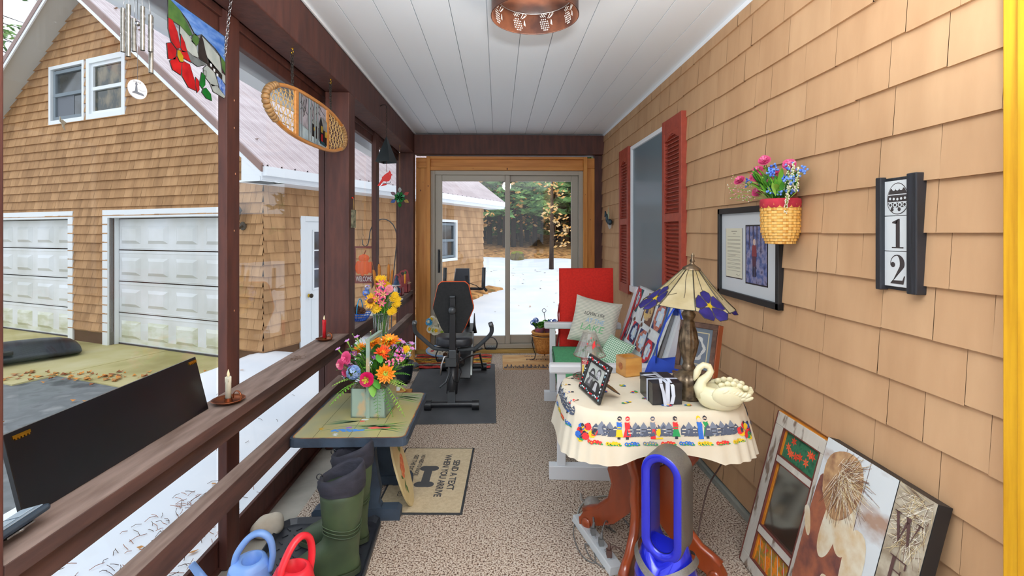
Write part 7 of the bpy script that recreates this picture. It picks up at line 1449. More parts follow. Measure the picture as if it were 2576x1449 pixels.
t = thing('candle_topper', 'frosted glass candle shade painted with red cardinal and pine twigs', 'candle shade', (.437, 2.30, TS+.128)); CRK = clear('crackle_glass', (226, 226, 224), gl=.12, body=((206, 202, 196), .22)); mb = MB(); mb.lathe([(.075, -.012), (.072, -.004), (.031, .092), (.033, .098)], CRK, n=40, wob=lambda a, z: 1+.01*math.sin(9*a)); mb.build('shade', t); mb = MB(); mb.tube([(.0755*math.cos(q*PI/20), .0755*math.sin(q*PI/20), -.012) for q in range(40)], .0016, col((110, 50, 46), .4), n=5, closed=True); mb.build('rim', t)
mb = MB()
def cone(a, z, o=.001): r_ = .072-.041*(z+.004)/.096+o; return (r_*math.cos(a), r_*math.sin(a), z)
def cblob(a, z, ra, rz_, mat, o=.0012): mb.add([cone(a+ra*math.cos(q*PI/4), z+rz_*math.sin(q*PI/4), o) for q in range(8)], [tuple(range(8))], mat)
for (a, b, c, d) in ((225, .02, 262, .045), (262, .045, 300, .03), (250, .04, 262, .07), (280, .05, 310, .06), (300, .03, 318, .012)): mb.tube([cone(R(a), b), cone(R((a+c)/2), (b+d)/2+.004), cone(R(c), d)], .0012, col((110, 84, 60), .6), n=4)
for (a, z) in ((240, .035), (256, .06), (270, .065), (296, .05), (306, .06), (312, .03), (318, .015), (286, .07), (232, .02)): cblob(R(a), z, .08, .006, col(((70, 90, 70), (110, 70, 50))[int(a) % 2], .6))
cblob(R(283), .045, .13, .011, C_R, .0016); cblob(R(288), .056, .07, .007, C_R, .0018); cblob(R(276), .035, .05, .008, C_R, .0016)
for a, z in ((248, .05), (304, .045), (270, .075), (315, .04)): cblob(R(a), z, .04, .004, C_R)
mb.build('painting', t)
# ---- easel picture
t = thing('small_easel', 'small wooden tabletop easel behind the bronze lamp', 'easel', (.93, 2.26, TS)); mb = MB(); EW = M('easel_wood', (104, 74, 48), .5); mb.tube([(-.075, -.04, 0), (-.05, .0, .10)], .006, EW, n=6); mb.build('leg', t); mb = MB(); mb.tube([(.03, -.10, .0), (.035, -.05, .10)], .006, EW, n=6); mb.build('leg', t); mb = MB(); mb.tube([(.06, .03, 0), (.03, -.0, .12)], .006, EW, n=6); mb.build('leg', t)
mb = MB(); mb.tube([(-.095, .03, .035), (.03, -.10, .035)], .007, EW, n=6); mb.build('ledge', t)
t = thing('framed_picture', 'small framed crochet picture in carved brown wood on the easel', 'framed picture', (.855, 2.31, TS+.043)); X = fr((0, 0, 0), (.62, -.78, 0), (.20, .16, 1)); FR1 = M('frame_carved', (112, 82, 66), .55, 0, (84, 58, 46), (40, 40, 40), .3); FR2 = M('frame_redbrown', (150, 74, 40), .5); fw2, fh2 = .19, .232
mb = MB(); mb.X = X
for q in ((0, fw2, 0, .022), (0, fw2, fh2-.022, fh2), (0, .022, .022, fh2-.022), (fw2-.022, fw2, .022, fh2-.022)): mb.box(q[0], q[1], q[2], q[3], -.004, .012, FR1)
mb.box(fw2, fw2+.006, -.004, fh2+.004, -.03, .01, FR2); mb.box(-.004, fw2+.006, fh2, fh2+.005, -.03, .01, FR1); mb.box(0, fw2, 0, fh2, -.03, -.004, FR2); mb.build('frame', t, bev=.002)
mb = MB(); mb.X = X; mb.rect(.022, fw2-.022, .022, fh2-.022, M('mat_slate', (120, 134, 150), .4), .0); 
for z, (a, c) in enumerate(((.040, (216, 206, 170)), (.045, (116, 128, 146)))): mb.rect(a, fw2-a, a, fh2-a, col(c, .5), .0005+z*.0005)
for k in range(40): a = 2*PI*k/40; mb.disc(fw2/2+.032*math.cos(a)+.006*math.cos(5*a), fh2/2+.048*math.sin(a), .008, col((222, 226, 226), .6), .0016+k*1e-5, n=7)
mb.disc(fw2/2, fh2/2, .026, col((100, 112, 130), .5), .0025, ry=.04); mb.tube([(.06, fh2-.06, .003), (.05, fh2-.09, .003), (.07, fh2-.12, .003)], .002, col((222, 226, 226), .6), n=4); mb.build('artwork', t)
# ================================================================ fan
FBL = M('fan_blue', (34, 42, 196), .22, .35, coat=.4); FGR = M('fan_grey', (104, 100, 94), .4, .25, (92, 88, 84), (200, 200, 200)); t = thing('bladeless_fan', 'blue and grey bladeless loop fan on the carpet before the table', 'fan', (.612, 1.745, 0), R(-41))
# local: front is -y
RW, RH, RC = .0765, .195, .455
def st(k, n, ro): # stadium point, outward normal
    ro_ = ro; half = RH-RW; a = 2*PI*k/n; c, s_ = math.cos(a), math.sin(a); return (ro_*c, (half if s_ >= 0 else -half)+ro_*s_)
NN = 72; mb = MB()
def sring(ro, y): return [(p[0], y, RC+p[1]) for p in [st(k, NN, ro) for k in range(NN)]]
mb.loop([sring(.074, -.048), sring(.0765, -.04), sring(.0765, .06), sring(.07, .07)], FGR, cap=False); mb.build('outer_shell', t)
mb = MB(); mb.loop([sring(.074, -.048), sring(.071, -.052), sring(.046, -.046), sring(.043, -.04)], FBL, cap=False); mb.loop([sring(.0425, -.038), sring(.046, .055), sring(.0495, .062)], M('fan_blue_inner', (26, 34, 170), .3, .3), cap=False); mb.loop([sring(.0495, .062), sring(.06, .072), sring(.07, .07)], FGR, cap=False); mb.build('air_loop', t)
mb = MB(); mb.loop([sring(.0432, -.0405), sring(.0422, -.037)], col((20, 22, 30), .4), cap=False); mb.build('air_slot', t)
mb = MB(); N = 64
mb.lathe([(0, .002), (.108, .002), (.112, .01), (.112, .20)], FBL, n=N)
rings = [[(.112*math.cos(2*PI*k/N), .112*math.sin(2*PI*k/N), .20) for k in range(N)]]
for f, dz in ((.0, 0), (.3, .35), (.6, .65), (.85, .9), (1, 1)):
    r_ = .112-.040*f; rings.append([(r_*math.cos(a), (r_-(.012*f))*math.sin(a), .205+dz*(.085*abs(math.cos(a))**1.5+.045)) for a in [2*PI*k/N for k in range(N)]])
mb.loop(rings, FBL); mb.build('base', t)
mb = MB(); mb.loop([[(.1125*math.cos(a), .1125*math.sin(a), .222+.05*abs(math.cos(a))**1.2) for a in [2*PI*k/N for k in range(N)]], [(.100*math.cos(a), .097*math.sin(a), .243+.05*abs(math.cos(a))**1.2) for a in [2*PI*k/N for k in range(N)]]], FGR, cap=False); mb.build('collar', t)
mb = MB(); PF = col((150, 160, 240), .4)
for j in range(14):
    for k in range(60):
        a = 2*PI*(k+.5*(j % 2))/60
        if math.sin(a) > .5: continue
        z = .02+.0115*j; c, s_ = math.cos(a), math.sin(a); mb.add([(.1128*c-s_*.0016*u, .1128*s_+c*.0016*u, z+.002*v) for u, v in ((-1, -1), (1, -1), (1, 1), (-1, 1))], [(0, 1, 2, 3)], PF)
tag(mb.build('perforations', t), kind='stuff')
# ================================================================ power strip and cords
PSW = M('strip_white', (214, 220, 222), .4); t = thing('power_strip', 'white power strip with outlets and red switch on the carpet', 'power strip', (.452, 2.215, .002), math.atan2(2.03-2.40, .495-.402)); L = .2
mb = MB(); mb.prism([(-.036, 0), (.036, 0), (.030, .032), (-.030, .032)], -L, L, PSW, 'x'); mb.build('housing', t, bev=.004)
for k in range(6): m_ = MB(); m_.box(-.10+k*.048-.015, -.10+k*.048+.015, -.016, .016, .032, .0325, M('outlet_face', (198, 206, 210), .4)); [m_.box(-.10+k*.048-.006+q*.010, -.10+k*.048-.004+q*.010, -.004, .004, .0325, .033, BLACKP) for q in (0, 1)]; m_.build('outlet', t)
mb = MB(); mb.box(-.175, -.155, -.011, .011, .031, .036, M('switch_red', (190, 66, 40), .4)); mb.build('switch', t, bev=.002)
CORDG = M('cord_grey', (96, 94, 92), .5); CORDW = M('cord_pale', (176, 178, 172), .5); CORDB = M('cord_brown', (78, 52, 44), .5)
def cord(label, pts, mat, r_=.0032, plug=None):
    P = [Vector(p) for p in pts]; out = spl(pts); tt_ = thing('loose_cable', label, 'cable', tuple(P[0])); mb = MB(); mb.tube([p-P[0] for p in out], r_, mat, n=7); mb.build('cable', tt_)
    if plug: mb = MB(); q = Vector(plug)-P[0]; mb.box(q.x-.011, q.x+.011, q.y-.013, q.y+.013, q.z-.0, q.z+.03, mat); mb.tube([q+Vector((0, 0, .03)), q+Vector((.004, .004, .055))], [.009, .005], mat, n=8); mb.build('plug', tt_, bev=.003)
t = thing('power_adapter', 'pale tape-wrapped adapter block lying past the power strip end', 'adapter', (.475, 2.43, .075)); mb = MB(); mb.ball((0, 0, 0), (.042, .04, .03), M('tape_grey', (176, 172, 164), .7, 0, (150, 146, 140), (30, 30, 30), .4), 12); mb.tube([(-.03, .02, .0), (-.055, .01, .015), (-.05, .03, .03)], .006, M('tape_grey', (176, 172, 164)), n=5, flat=2.5); mb.build('body', t)
cord('thick grey cord from the taped adapter into the power strip', [(.475, 2.41, .06), (.47, 2.37, .04), (.452, 2.28, .09), (.447, 2.245, .068)], CORDG, .0045, (.444, 2.243, .0345))
cord('grey cord arching from the adapter past the carved leg to the fan', [(.50, 2.42, .06), (.54, 2.34, .10), (.60, 2.2, .10), (.63, 2.05, .05), (.615, 1.93, .012), (.60, 1.86, .008)], CORDG, .004)
cord('brown plug cord lying along the power strip', [(.468, 2.175, .06), (.475, 2.18, .10), (.50, 2.22, .11), (.53, 2.26, .05), (.56, 2.3, .008), (.50, 2.38, .006), (.40, 2.40, .005), (.36, 2.3, .005), (.37, 2.15, .005), (.42, 2.09, .005), (.43, 2.18, .005), (.40, 2.22, .005), (.41, 2.12, .005), (.47, 2.04, .005)], CORDG, .0026, (.464, 2.165, .0345))
cord('small dark cord looping at the near end of the power strip', [(.485, 2.08, .055), (.50, 2.07, .09), (.535, 2.06, .07), (.58, 2.02, .02), (.60, 1.98, .006), (.55, 1.96, .005), (.5, 2.0, .006)], CORDB, .0028, (.482, 2.088, .0345))
cord('pale cord running from the strip back under the table', [(.40, 2.42, .02), (.43, 2.52, .006), (.5, 2.6, .006), (.6, 2.62, .006), (.72, 2.6, .006)], CORDW, .0042)
cord('grey cord looping across the open carpet to the fan', [(.52, 1.68, .006), (.42, 1.74, .006), (.33, 1.80, .006), (.26, 1.80, .006), (.235, 1.72, .006), (.23, 1.78, .006), (.205, 1.90, .006), (.155, 2.0, .006), (.135, 1.95, .006), (.16, 1.86, .006), (.22, 1.76, .006), (.24, 1.70, .006), (.235, 1.60, .006)], CORDG, .0042)
cord('thin dark cord dropping from the lamp along the house wall', [(1.06, 2.15, .66), (1.08, 2.2, .50), (1.05, 2.24, .36), (.99, 2.24, .26), (.94, 2.2, .16), (.90, 2.16, .06), (.88, 2.14, .008)], CORDB, .0035)
# ================================================================ leaning pieces at the wall
def chippy(name, c1, c2): return M(name, c1, .85, 0, c2, (26, 26, 5), .5, det=8, ramp=(.38, .46))
OLD = chippy('old_white_paint', (206, 200, 188), (120, 100, 84)); OLDR = M('old_red_edge', (96, 44, 34), .7); AMB = M('amber_wood', (206, 132, 40), .45, 0, (180, 106, 26), (20, 3, 20))
t = thing('window_frame_art', 'old chipped white window frame with lily photo, mirror and autumn picture', 'window frame art', (1.075, 2.10, .004)); X = fr((0, 0, 0), (0, -1, 0), (.175, .03, .645)); fw3, fh3 = .355, .672
mb = MB(); mb.X = X; sw = .062
for q in ((0, sw, .05, fh3-.055), (fw3-sw, fw3, .05, fh3-.055), (0, fw3, 0, .05), (0, fw3, fh3-.055, fh3), (sw, fw3-sw, .165, .200), (sw, fw3-sw, .475, .505)): mb.box(q[0], q[1], q[2], q[3], -.012, .012, OLD)
mb.build('frame', t, bev=.003); mb = MB(); mb.X = X
for q in ((-.004, 0, 0, fh3), (fw3-.006, fw3-.001, .0, fh3)): mb.box(q[0], q[1], q[2], q[3], -.014, .0135, OLDR)
for x in (sw, fw3-sw): mb.box(x-.003, x+.003, .05, fh3-.055, -.012, .0128, OLDR)
for y in (.05, .165, .2, .475, .505, fh3-.055): mb.box(sw, fw3-sw, y-.002, y+.002, -.012, .0128, OLDR)
mb.build('dark_edging', t); mb = MB(); mb.X = X; mb.box(fw3, fw3+.004, 0, fh3, -.03, .010, AMB); mb.box(0, fw3+.004, fh3, fh3+.004, -.03, .010, AMB); mb.box(sw+.003, sw+.013, .05, fh3-.055, -.01, .004, AMB); mb.box(-.002, fw3, 0, fh3, -.03, -.013, AMB); mb.build('side_wood', t)
def nat(name, cols, s): return M3(name, cols, s, .35, 0, det=6)
mb = MB(); mb.X = X; mb.rect(sw, fw3-sw, .505, fh3-.055, nat('lily_leaves', [(20, 70, 50), (50, 110, 80), (30, 60, 40)], (40, 40, 40)), .0); rn = random.Random(4); LO = col((240, 100, 60), .35); LO2 = col((220, 66, 36), .35)
for k in range(9):
    cx, cy = sw+.03+rn.random()*.17, .53+rn.random()*.065+.0*k
    for j in range(6): a = j*PI/3+k; mb.flat([(cx, cy), (cx+.010*math.cos(a+.4), cy+.010*math.sin(a+.4)), (cx+.020*math.cos(a), cy+.020*math.sin(a)), (cx+.010*math.cos(a-.4), cy+.010*math.sin(a-.4))], (LO, LO2)[k % 2], .0006+k*1e-4)
mb.build('lily_picture', t); mb = MB(); mb.X = X; mb.rect(sw, fw3-sw, .05, .165, nat('autumn_picture', [(200, 60, 20), (230, 130, 30), (130, 120, 50), (220, 70, 40)], (26, 26, 26)), .0)
for k in range(5): mb.line([(sw+.02+.04*k, .15), (sw+.05+.045*k, .055)], .003, col((210, 214, 220), .4), .0006)
mb.build('autumn_picture', t); mb = MB(); mb.X = X; mb.rect(sw, fw3-sw, .2, .475, M('mirror', (150, 146, 132), .10, .92), .0); mb.build('mirror', t)
# pine cone WELCOME sign
t = thing('welcome_sign', 'large plank sign with painted pine cone and stacked WELCOME letters', 'sign', (1.02, 1.738, .004)); X = fr((0, 0, 0), (0, -1, 0), (.19, .005, .69)); fw4, fh4 = .445, .715
PLK = M('sign_planks', (206, 212, 214), .6, 0, (150, 122, 104), (30, 5, 5), .1, det=8, ramp=(.34, .5)); STP = M('sign_strip', (176, 166, 146), .6, 0, (130, 116, 96), (20, 20, 20)); BLKF = M('sign_black_edge', (22, 22, 24), .5)
mb = MB(); mb.X = X; mb.box(0, fw4, 0, fh4, -.042, -.001, BLKF); mb.build('canvas_edge', t); mb = MB(); mb.X = X; mb.rect(0.002, .315, 0, fh4, PLK, .0); mb.rect(.318, fw4-.002, 0, fh4, STP, .0)
for x in (.10, .205): mb.rect(x-.001, x+.001, 0, fh4, col((86, 60, 48)), .0004)
mb.rect(.315, .318, 0, fh4, BLKF, .0003)
RUS = M('cone_rust', (150, 88, 60), .6, 0, (84, 50, 48), (14, 14, 14), det=7); PALE = M('cone_pale_scale', (214, 206, 184), .6, 0, (196, 170, 130), (20, 20, 20))
mb.flat(soft([(.002, .0), (.002, .56), (.03, .60), (.10, .56), (.17, .44), (.24, .38), (.27, .34), (.282, .22), (.28, .12), (.29, 0)], 2), RUS, .0006)
def scale_(cx, cy, w_, h, an):
    pts = [(-.5, 1), (-.5, .4), (-.35, .1), (0, -.02), (.35, .1), (.5, .4), (.5, 1)]; c, s_ = math.cos(R(an)), math.sin(R(an)); mb.flat(soft([(cx+x*w_*c-y*h*s_, cy+x*w_*s_+y*h*c) for x, y in pts], 2), PALE, .001+len(mb.f)*1e-6)
for q in ((.055, .52, .06, .14, -8), (.10, .33, .075, .22, -6), (.175, .38, .085, .2, 6), (.24, .20, .085, .30, 2), (.165, .21, .04, .09, 16), (.03, .36, .03, .10, 25), (.22, .05, .07, .10, 20), (.1, .12, .05, .11, 10)): scale_(*q)
mb.flat(soft([(.02, .66), (.10, .71), (.18, .70), (.21, .6), (.17, .50), (.10, .46), (.03, .54)], 2), M('cone_top', (176, 140, 100), .6, 0, (120, 84, 60), (26, 26, 26)), .0014)
ND = [col((88, 58, 42), .6), col((206, 186, 140), .6), col((236, 230, 214), .6), col((130, 92, 64), .6)]; rn = random.Random(12)
for k in range(330):
    a = R(rn.uniform(-120, 70)); r0_ = rn.uniform(.0, .04); l = rn.uniform(.05, .15)*(1 if a < 0 else .7); cx, cy = .11+rn.uniform(-.03, .03), .62+rn.uniform(-.04, .04); mb.line([(cx+r0_*math.cos(a), cy+r0_*math.sin(a)), (min(.31, cx+l*math.cos(a)), min(fh4-.003, cy+l*math.sin(a)))], .0011, rn.choice(ND), .002+k*2e-6)
for k in range(200):
    a = R(rn.uniform(150, 300)); l = rn.uniform(.02, .07); x0_, y0_ = rn.uniform(.36, fw4-.006), rn.uniform(.55, fh4-.004); x1_ = max(.321, x0_+l*math.cos(a)); mb.line([(x0_, y0_), (min(x1_, fw4-.004), y0_+l*math.sin(a))], .001, rn.choice(ND[:3]), .002+k*2e-6)
mb.build('painting', t); mb = MB(); mb.X = X; INW = M('letter_brown', (74, 50, 46), .6)
def W_(x, y, s_):
    for P in ([(0, 1), (.12, 1), (.36, .16), (.30, 0)], [(.30, 0), (.36, .16), (.53, .80), (.47, .92)], [(.47, .80), (.60, .86), (.72, .16), (.66, 0)], [(.66, 0), (.72, .18), (.98, 1), (.92, 1)], [(-.05, 1), (.22, 1), (.22, .96), (-.05, .96)], [(.82, 1), (1.07, 1), (1.07, .96), (.82, .96)], [(.40, 1), (.62, 1), (.58, .8), (.47, .8)]): mb.flat([(x+p[0]*s_, y+p[1]*s_*.95) for p in P], INW, .004)
def bars(x, y, s_, B): [mb.rect(x+a*s_, x+b*s_, y+c*s_, y+d*s_, INW, .004) for a, b, c, d in B]
W_(.335, .555, .085); bars(.35, .44, .075, ((.12, .26, 0, 1), (0, .7, 0, .05), (0, .75, .95, 1), (.2, .6, .48, .53), (.66, .72, 0, .25), (.68, .75, .75, 1), (.55, .6, .4, .62))); bars(.35, .33, .075, ((.12, .26, 0, 1), (0, .7, 0, .05), (0, .4, .95, 1), (.66, .72, 0, .28)))
for (nm, cy) in (('C', .255), ('O', .165)):
    a0, a1 = (50, 310) if nm == 'C' else (0, 360); o_ = [(.38+.034*math.cos(R(a)), cy+.036*math.sin(R(a))) for a in range(a0, a1+1, 20)]; i_ = [(.38+.024*math.cos(R(a)), cy+.032*math.sin(R(a))) for a in range(a0, a1+1, 20)]
    for k in range(len(o_)-1): mb.flat([o_[k], o_[k+1], i_[k+1], i_[k]], INW, .004)
bars(.345, .055, .07, ((.08, .2, 0, 1), (.85, .97, 0, 1))); mb.flat([(.35, .125), (.36, .125), (.385, .06), (.38, .055)], INW, .004); mb.flat([(.405, .125), (.415, .125), (.388, .055), (.38, .06)], INW, .004)
mb.build('lettering', t)
# ================================================================ on the house wall
def wallfr(y, z, x=XR-.014): return fr((x, y, z), (0, -1, 0), (0, 0, 1))      # local x runs towards the camera, z off the wall
# framed letter and photograph
t = thing('framed_letter', 'black frame holding a typed letter and a woodland photograph on the wall', 'framed picture', (XR-.026, 2.40, 1.335)); X = fr((0, 0, 0), (0, -1, 0), (0, 0, 1)); a, b = .297, .237; mb = MB(); mb.X = X @ rot('Z', -.4)
for q in ((-a, a, -b, -b+.03), (-a, a, b-.03, b), (-a, -a+.024, -b, b), (a-.024, a, -b, b)): mb.box(q[0], q[1], q[2], q[3], -.01, .016, BLKF)
mb.build('frame', t, bev=.002); mb = MB(); mb.X = X; mb.box(-a+.01, a-.01, -b+.01, b-.01, -.01, .0, M('mount_board', (200, 206, 210), .4)); mb.build('mount', t)
mb = MB(); mb.X = X; mb.rect(-.225, -.045, -.135, .13, BLKF, .0008); mb.rect(-.222, -.048, -.130, .13, M('letter_paper', (212, 208, 186), .6), .0012); GI = col((126, 122, 110), .8)
mb.rect(-.16, -.10, .112, .115, GI, .0016); mb.rect(-.145, -.115, .10, .102, GI, .0016)
y = .085
while y > -.10: mb.rect(-.205, -.065-(.05 if int(y*1000) % 7 == 0 else 0), y-.0011, y+.0005, GI, .0016); y -= .006 if int(y*1000) % 5 else .014
mb.tube([(-.11, -.115, .0018), (-.1, -.11, .0018), (-.09, -.118, .0018), (-.07, -.112, .0018)], .0006, GI, n=3); mb.build('letter', t)
mb = MB(); mb.X = X; mb.rect(-.015, .19, -.150, .145, BLKF, .0008); mb.rect(-.008, .183, -.143, .138, M3('woodland_photo', [(34, 46, 84), (70, 90, 140), (130, 130, 160), (60, 60, 90)], (26, 26, 26), .3), .0012)
for k in range(5): mb.flat([(.02+.035*k, .138), (.03+.035*k, .138), (.028+.035*k, .02), (.022+.035*k, .03)], col((60, 50, 70), .4), .0014)
mb.flat([(.055, -.06), (.085, -.06), (.092, .02), (.048, .02)], col((70, 40, 60), .4), .0018); mb.flat([(.046, -.01), (.094, -.01), (.088, .045), (.054, .045)], col((120, 50, 60), .4), .0019); mb.disc(.071, .06, .012, col((196, 170, 160), .4), .002, ry=.016); mb.rect(.055, .068, -.11, -.06, col((40, 40, 60), .4), .0018); mb.rect(.073, .086, -.11, -.06, col((40, 40, 60), .4), .0018); mb.build('photograph', t)
# wall basket
t = thing('wall_basket', 'woven half-round wall basket with red lining overlapping the framed letter', 'basket', (XR-.085, 2.015, 1.385)); WK = M('basket_weave', (226, 172, 84), .55, 0, (196, 136, 52), (30, 30, 30)); WK2 = M('basket_weave_light', (236, 188, 104), .5); mb = MB(); NZ, NA_ = 15, 22
def bp_(r_, a, z): return (r_*math.cos(a)*1.0, r_*math.sin(a)*1.05, z)
mb.lathe([(0, .006), (.04, .008), (.058, .03), (.068, .08), (.072, .175)], col((150, 96, 40), .8), n=28)
for j in range(NZ):
    z = .010+j*.0115; f = min(1, z/.06); r_ = .044+.026*f**.6+.003*z/.17
    for k in range(NA_):
        up_ = (j+k) % 2; a0, a1 = 2*PI*(k-.06)/NA_, 2*PI*(k+1.06)/NA_; o = .0035 if up_ else .0005; am = (a0+a1)/2
        mb.add([bp_(r_+.0005, a0, z), bp_(r_+o+.001, am, z), bp_(r_+.0005, a1, z), bp_(r_+.0005, a1, z+.0105), bp_(r_+o+.001, am, z+.0105), bp_(r_+.0005, a0, z+.0105)], [(0, 1, 4, 5), (1, 2, 3, 4)], WK if up_ else WK2, False)
mb.build('woven_body', t); mb = MB(); mb.lathe([(.074, .160), (.077, .166), (.078, .182), (.076, .197), (.072, .199), (.068, .195), (.066, .15)], M('lining_red', (176, 40, 56), .9, 0, (154, 30, 46), (30, 30, 30), .2), n=30, sy=1.05); mb.build('lining', t)
mb = MB(); mb.box(.060, .068, -.02, .02, .15, .31, M('slat_red', (160, 80, 50), .6)); mb.build('hanging_slat', t, bev=.002)
t = thing('flower_spray', 'spray of pink, blue and white artificial wildflowers in the wall basket', 'flowers', (XR-.085, 2.015, 1.565)); rn = random.Random(31); fol = MB()
def rel(y, z, x=0.0): return Vector((x, y-2.015, z-1.565))
def wf(kind, y, z, r_, cols, nm=None, x=None):
    r_ *= 1.55
    p = rel(y, z, rn.uniform(-.04, .03) if x is None else x); bloom(t, kind, p, (-.5, -.6+p.y, .4), r_, cols, rn, nm); q = Vector((p.x*.2, p.y*.12, -.0)); fol.tube([q, (q+p)/2+Vector((0, 0, .02)), p], .0013, rn.choice(GRN), n=4)
    for k in range(3): m_ = q+(p-q)*rn.uniform(.35, .9); leaf(fol, m_, m_+Vector((rn.uniform(-.03, .02), rn.uniform(-.03, .03), rn.uniform(.005, .03))), .007, rn.choice(GRN), .1)
PKD = col((206, 70, 120), .6)
for (y, z) in ((2.066, 1.752), (2.241, 1.732), (2.188, 1.697), (2.144, 1.689), (2.085, 1.70), (2.297, 1.691), (2.191, 1.625), (2.051, 1.656), (1.952, 1.719)): wf('rose', y, z, .017, [PKD, col((226, 120, 160), .6)], 'carnation')
for (y, z) in ((2.289, 1.675), (2.134, 1.659), (2.027, 1.709), (2.021, 1.687), (1.952, 1.703), (1.905, 1.682), (1.995, 1.658), (2.03, 1.611), (1.975, 1.605), (1.91, 1.648), (1.945, 1.605)): wf('spray', y, z, .020, [BLU, BLU2, BLU], 'forget_me_not')
for (y, z) in ((1.93, 1.716), (1.905, 1.725), (1.88, 1.715), (1.862, 1.70), (1.90, 1.66), (1.925, 1.61)):
    p = rel(y, z, rn.uniform(-.03, .0)); q = rel(y+.02, z-.10, p.x); mb = MB()
    for k in range(46): u = rn.random(); a = rn.random()*6.28; mb.ball(q+(p-q)*u+Vector((.007*math.cos(a), .007*math.sin(a), 0))*(1.1-u*.6), .0028, CRM, 5)
    mb.build('white_spike', t); fol.tube([rel(2.0, 1.56), q, p], .0015, GRN[3], n=4)
for (y, z) in ((2.43, 1.618), (2.44, 1.67), (2.40, 1.714), (2.351, 1.60), (2.43, 1.642), (2.36, 1.66), (2.38, 1.62)):
    p = rel(y, z, -.02); fol.tube([rel(2.02, 1.57), rel(2.2, 1.60+(z-1.6)*.5, -.01), p], .0011, GRN[3], n=4)
    for k in range(14): u = .5+.5*rn.random(); m_ = rel(2.02, 1.57)*(1-u)+p*u+Vector((rn.uniform(-.01, .01), rn.uniform(-.02, .02), rn.uniform(-.005, .03))); fol.ball(m_, .0028, (CRM, PKL, GRN[3])[k % 3], 5)
for k in range(5): fol.tube([rel(2.02, 1.56), rel(2.10+.02*k, 1.62+.02*k), rel(2.2+.02*k, 1.67+.015*k)], .0018, col((226, 110, 40), .6), n=4)
for k in range(260): a = rn.uniform(-.10, .26); b_ = rel(2.0+a*.4, 1.57+abs(a)*.25+rn.random()*.04, rn.uniform(-.04, .03)); leaf(fol, b_, b_+Vector((rn.uniform(-.03, .01), a*.25+rn.uniform(-.04, .04), rn.uniform(.02, .075))), .019, rn.choice(GRN), .1)
fol.build('foliage', t)
# house number sign
t = thing('house_number_sign', 'black framed tile sign with decorated egg above the digits 1 and 2', 'sign', (XR-.016, 1.473, 1.438)); X = fr((0, 0, 0), (0, -1, 0), (0, 0, 1)); mb = MB(); mb.X = X; hh = .182
BRD = M('number_frame', (34, 36, 42), .45, 0, (22, 24, 28), (5, 60, 5), .3)
mb.box(-.078, .080, -hh+.004, hh-.004, -.004, .008, BRD); mb.box(-.080, -.058, -hh, hh, -.004, .026, BRD); mb.box(.045, .081, -hh, hh, -.004, .030, BRD); mb.build('frame', t, bev=.003)
TLW = M('tile_white', (216, 222, 224), .3); th_ = .112; cx = -.0065
for k in range(3):
    z_ = hh-.014-th_*(k+.5); m_ = MB(); m_.X = X; m_.box(cx-.0515, cx+.0515, z_-th_/2+.001, z_+th_/2-.001, .008, .012, TLW); m_.build('tile', t, bev=.001)
mb = MB(); mb.X = X; IK = col((52, 46, 46), .5); z_ = hh-.014-th_*.5; Z = .0126
def eggp(f, z1=0): return [(cx+f*.041*math.sin(a)*(1-.10*math.cos(a)), z_-.002-f*.050*-math.cos(a)) for a in [2*PI*k/32 for k in range(32)]]
mb.flat(eggp(1), IK, Z); mb.flat(eggp(.95), TLW, Z+.0002); E_ = eggp(.93)
def bandp(zlo, zhi, mat, dz):
    P = clip(clip(E_, 0, 1, z_+zhi), 0, -1, -(z_+zlo)); 
    if len(P) > 2: mb.flat(P, mat, Z+dz)
bandp(.012, .030, IK, .0004); bandp(-.012, .009, IK, .0004); bandp(-.03, -.015, IK, .0004)
for k in range(5): mb.disc(cx-.028+.014*k, z_-.0015-.0025*(1-abs(k-2)/2), .0042, TLW, Z+.0006)
for k in range(3): mb.disc(cx-.014+.014*k, z_+.030, .007, TLW, Z+.0006)
for k in range(4): mb.disc(cx-.027+.018*k, z_-.022, .008, TLW, Z+.0006); mb.disc(cx-.027+.018*k, z_-.022, .0045, IK, Z+.0008)
for k in range(4): mb.disc(cx-.02+.0135*k, z_-.036, .006, TLW if k % 2 else IK, Z+.0009)
mb.build('egg_motif', t)
mb = MB(); mb.X = X; z1_ = hh-.014-th_*1.5; mb.flat([(cx-.008, z1_-.038), (cx+.010, z1_-.038), (cx+.007, z1_+.045), (cx+.001, z1_+.045), (cx-.006, z1_+.038)][:0] or [(cx-.007, z1_-.042), (cx+.008, z1_-.042), (cx+.008, z1_+.046), (cx+.003, z1_+.046), (cx-.007, z1_+.036)], IK, Z); mb.rect(cx-.022, cx+.022, z1_-.046, z1_-.042, IK, Z); mb.flat([(cx-.022, z1_+.033), (cx-.020, z1_+.037), (cx+.003, z1_+.046), (cx-.005, z1_+.030)], IK, Z); mb.build('digit_one', t)
mb = MB(); mb.X = X; z2_ = hh-.014-th_*2.5; o_ = []; i_ = []
for k in range(15): a = R(195-k*15.5); o_.append((cx-.001+.027*math.cos(a), z2_+.018+.028*math.sin(a))); q = .45 if k > 5 else .82; i_.append((cx-.003+(.027-.013*(1-q)*1.2)*math.cos(a)*(.95 if k < 6 else .62), z2_+.018+.0245*math.sin(a)))
for k in range(14): mb.flat([o_[k], o_[k+1], i_[k+1], i_[k]], IK, Z)
mb.flat([o_[14], i_[14], (cx-.020, z2_-.040), (cx-.027, z2_-.044)][::-1], IK, Z); mb.flat([(cx-.028, z2_-.046), (cx+.022, z2_-.046), (cx+.028, z2_-.020), (cx+.024, z2_-.020), (cx+.018, z2_-.034), (cx-.02, z2_-.036)], IK, Z); mb.disc(cx-.018, z2_+.014, .0085, IK, Z); mb.build('digit_two', t)
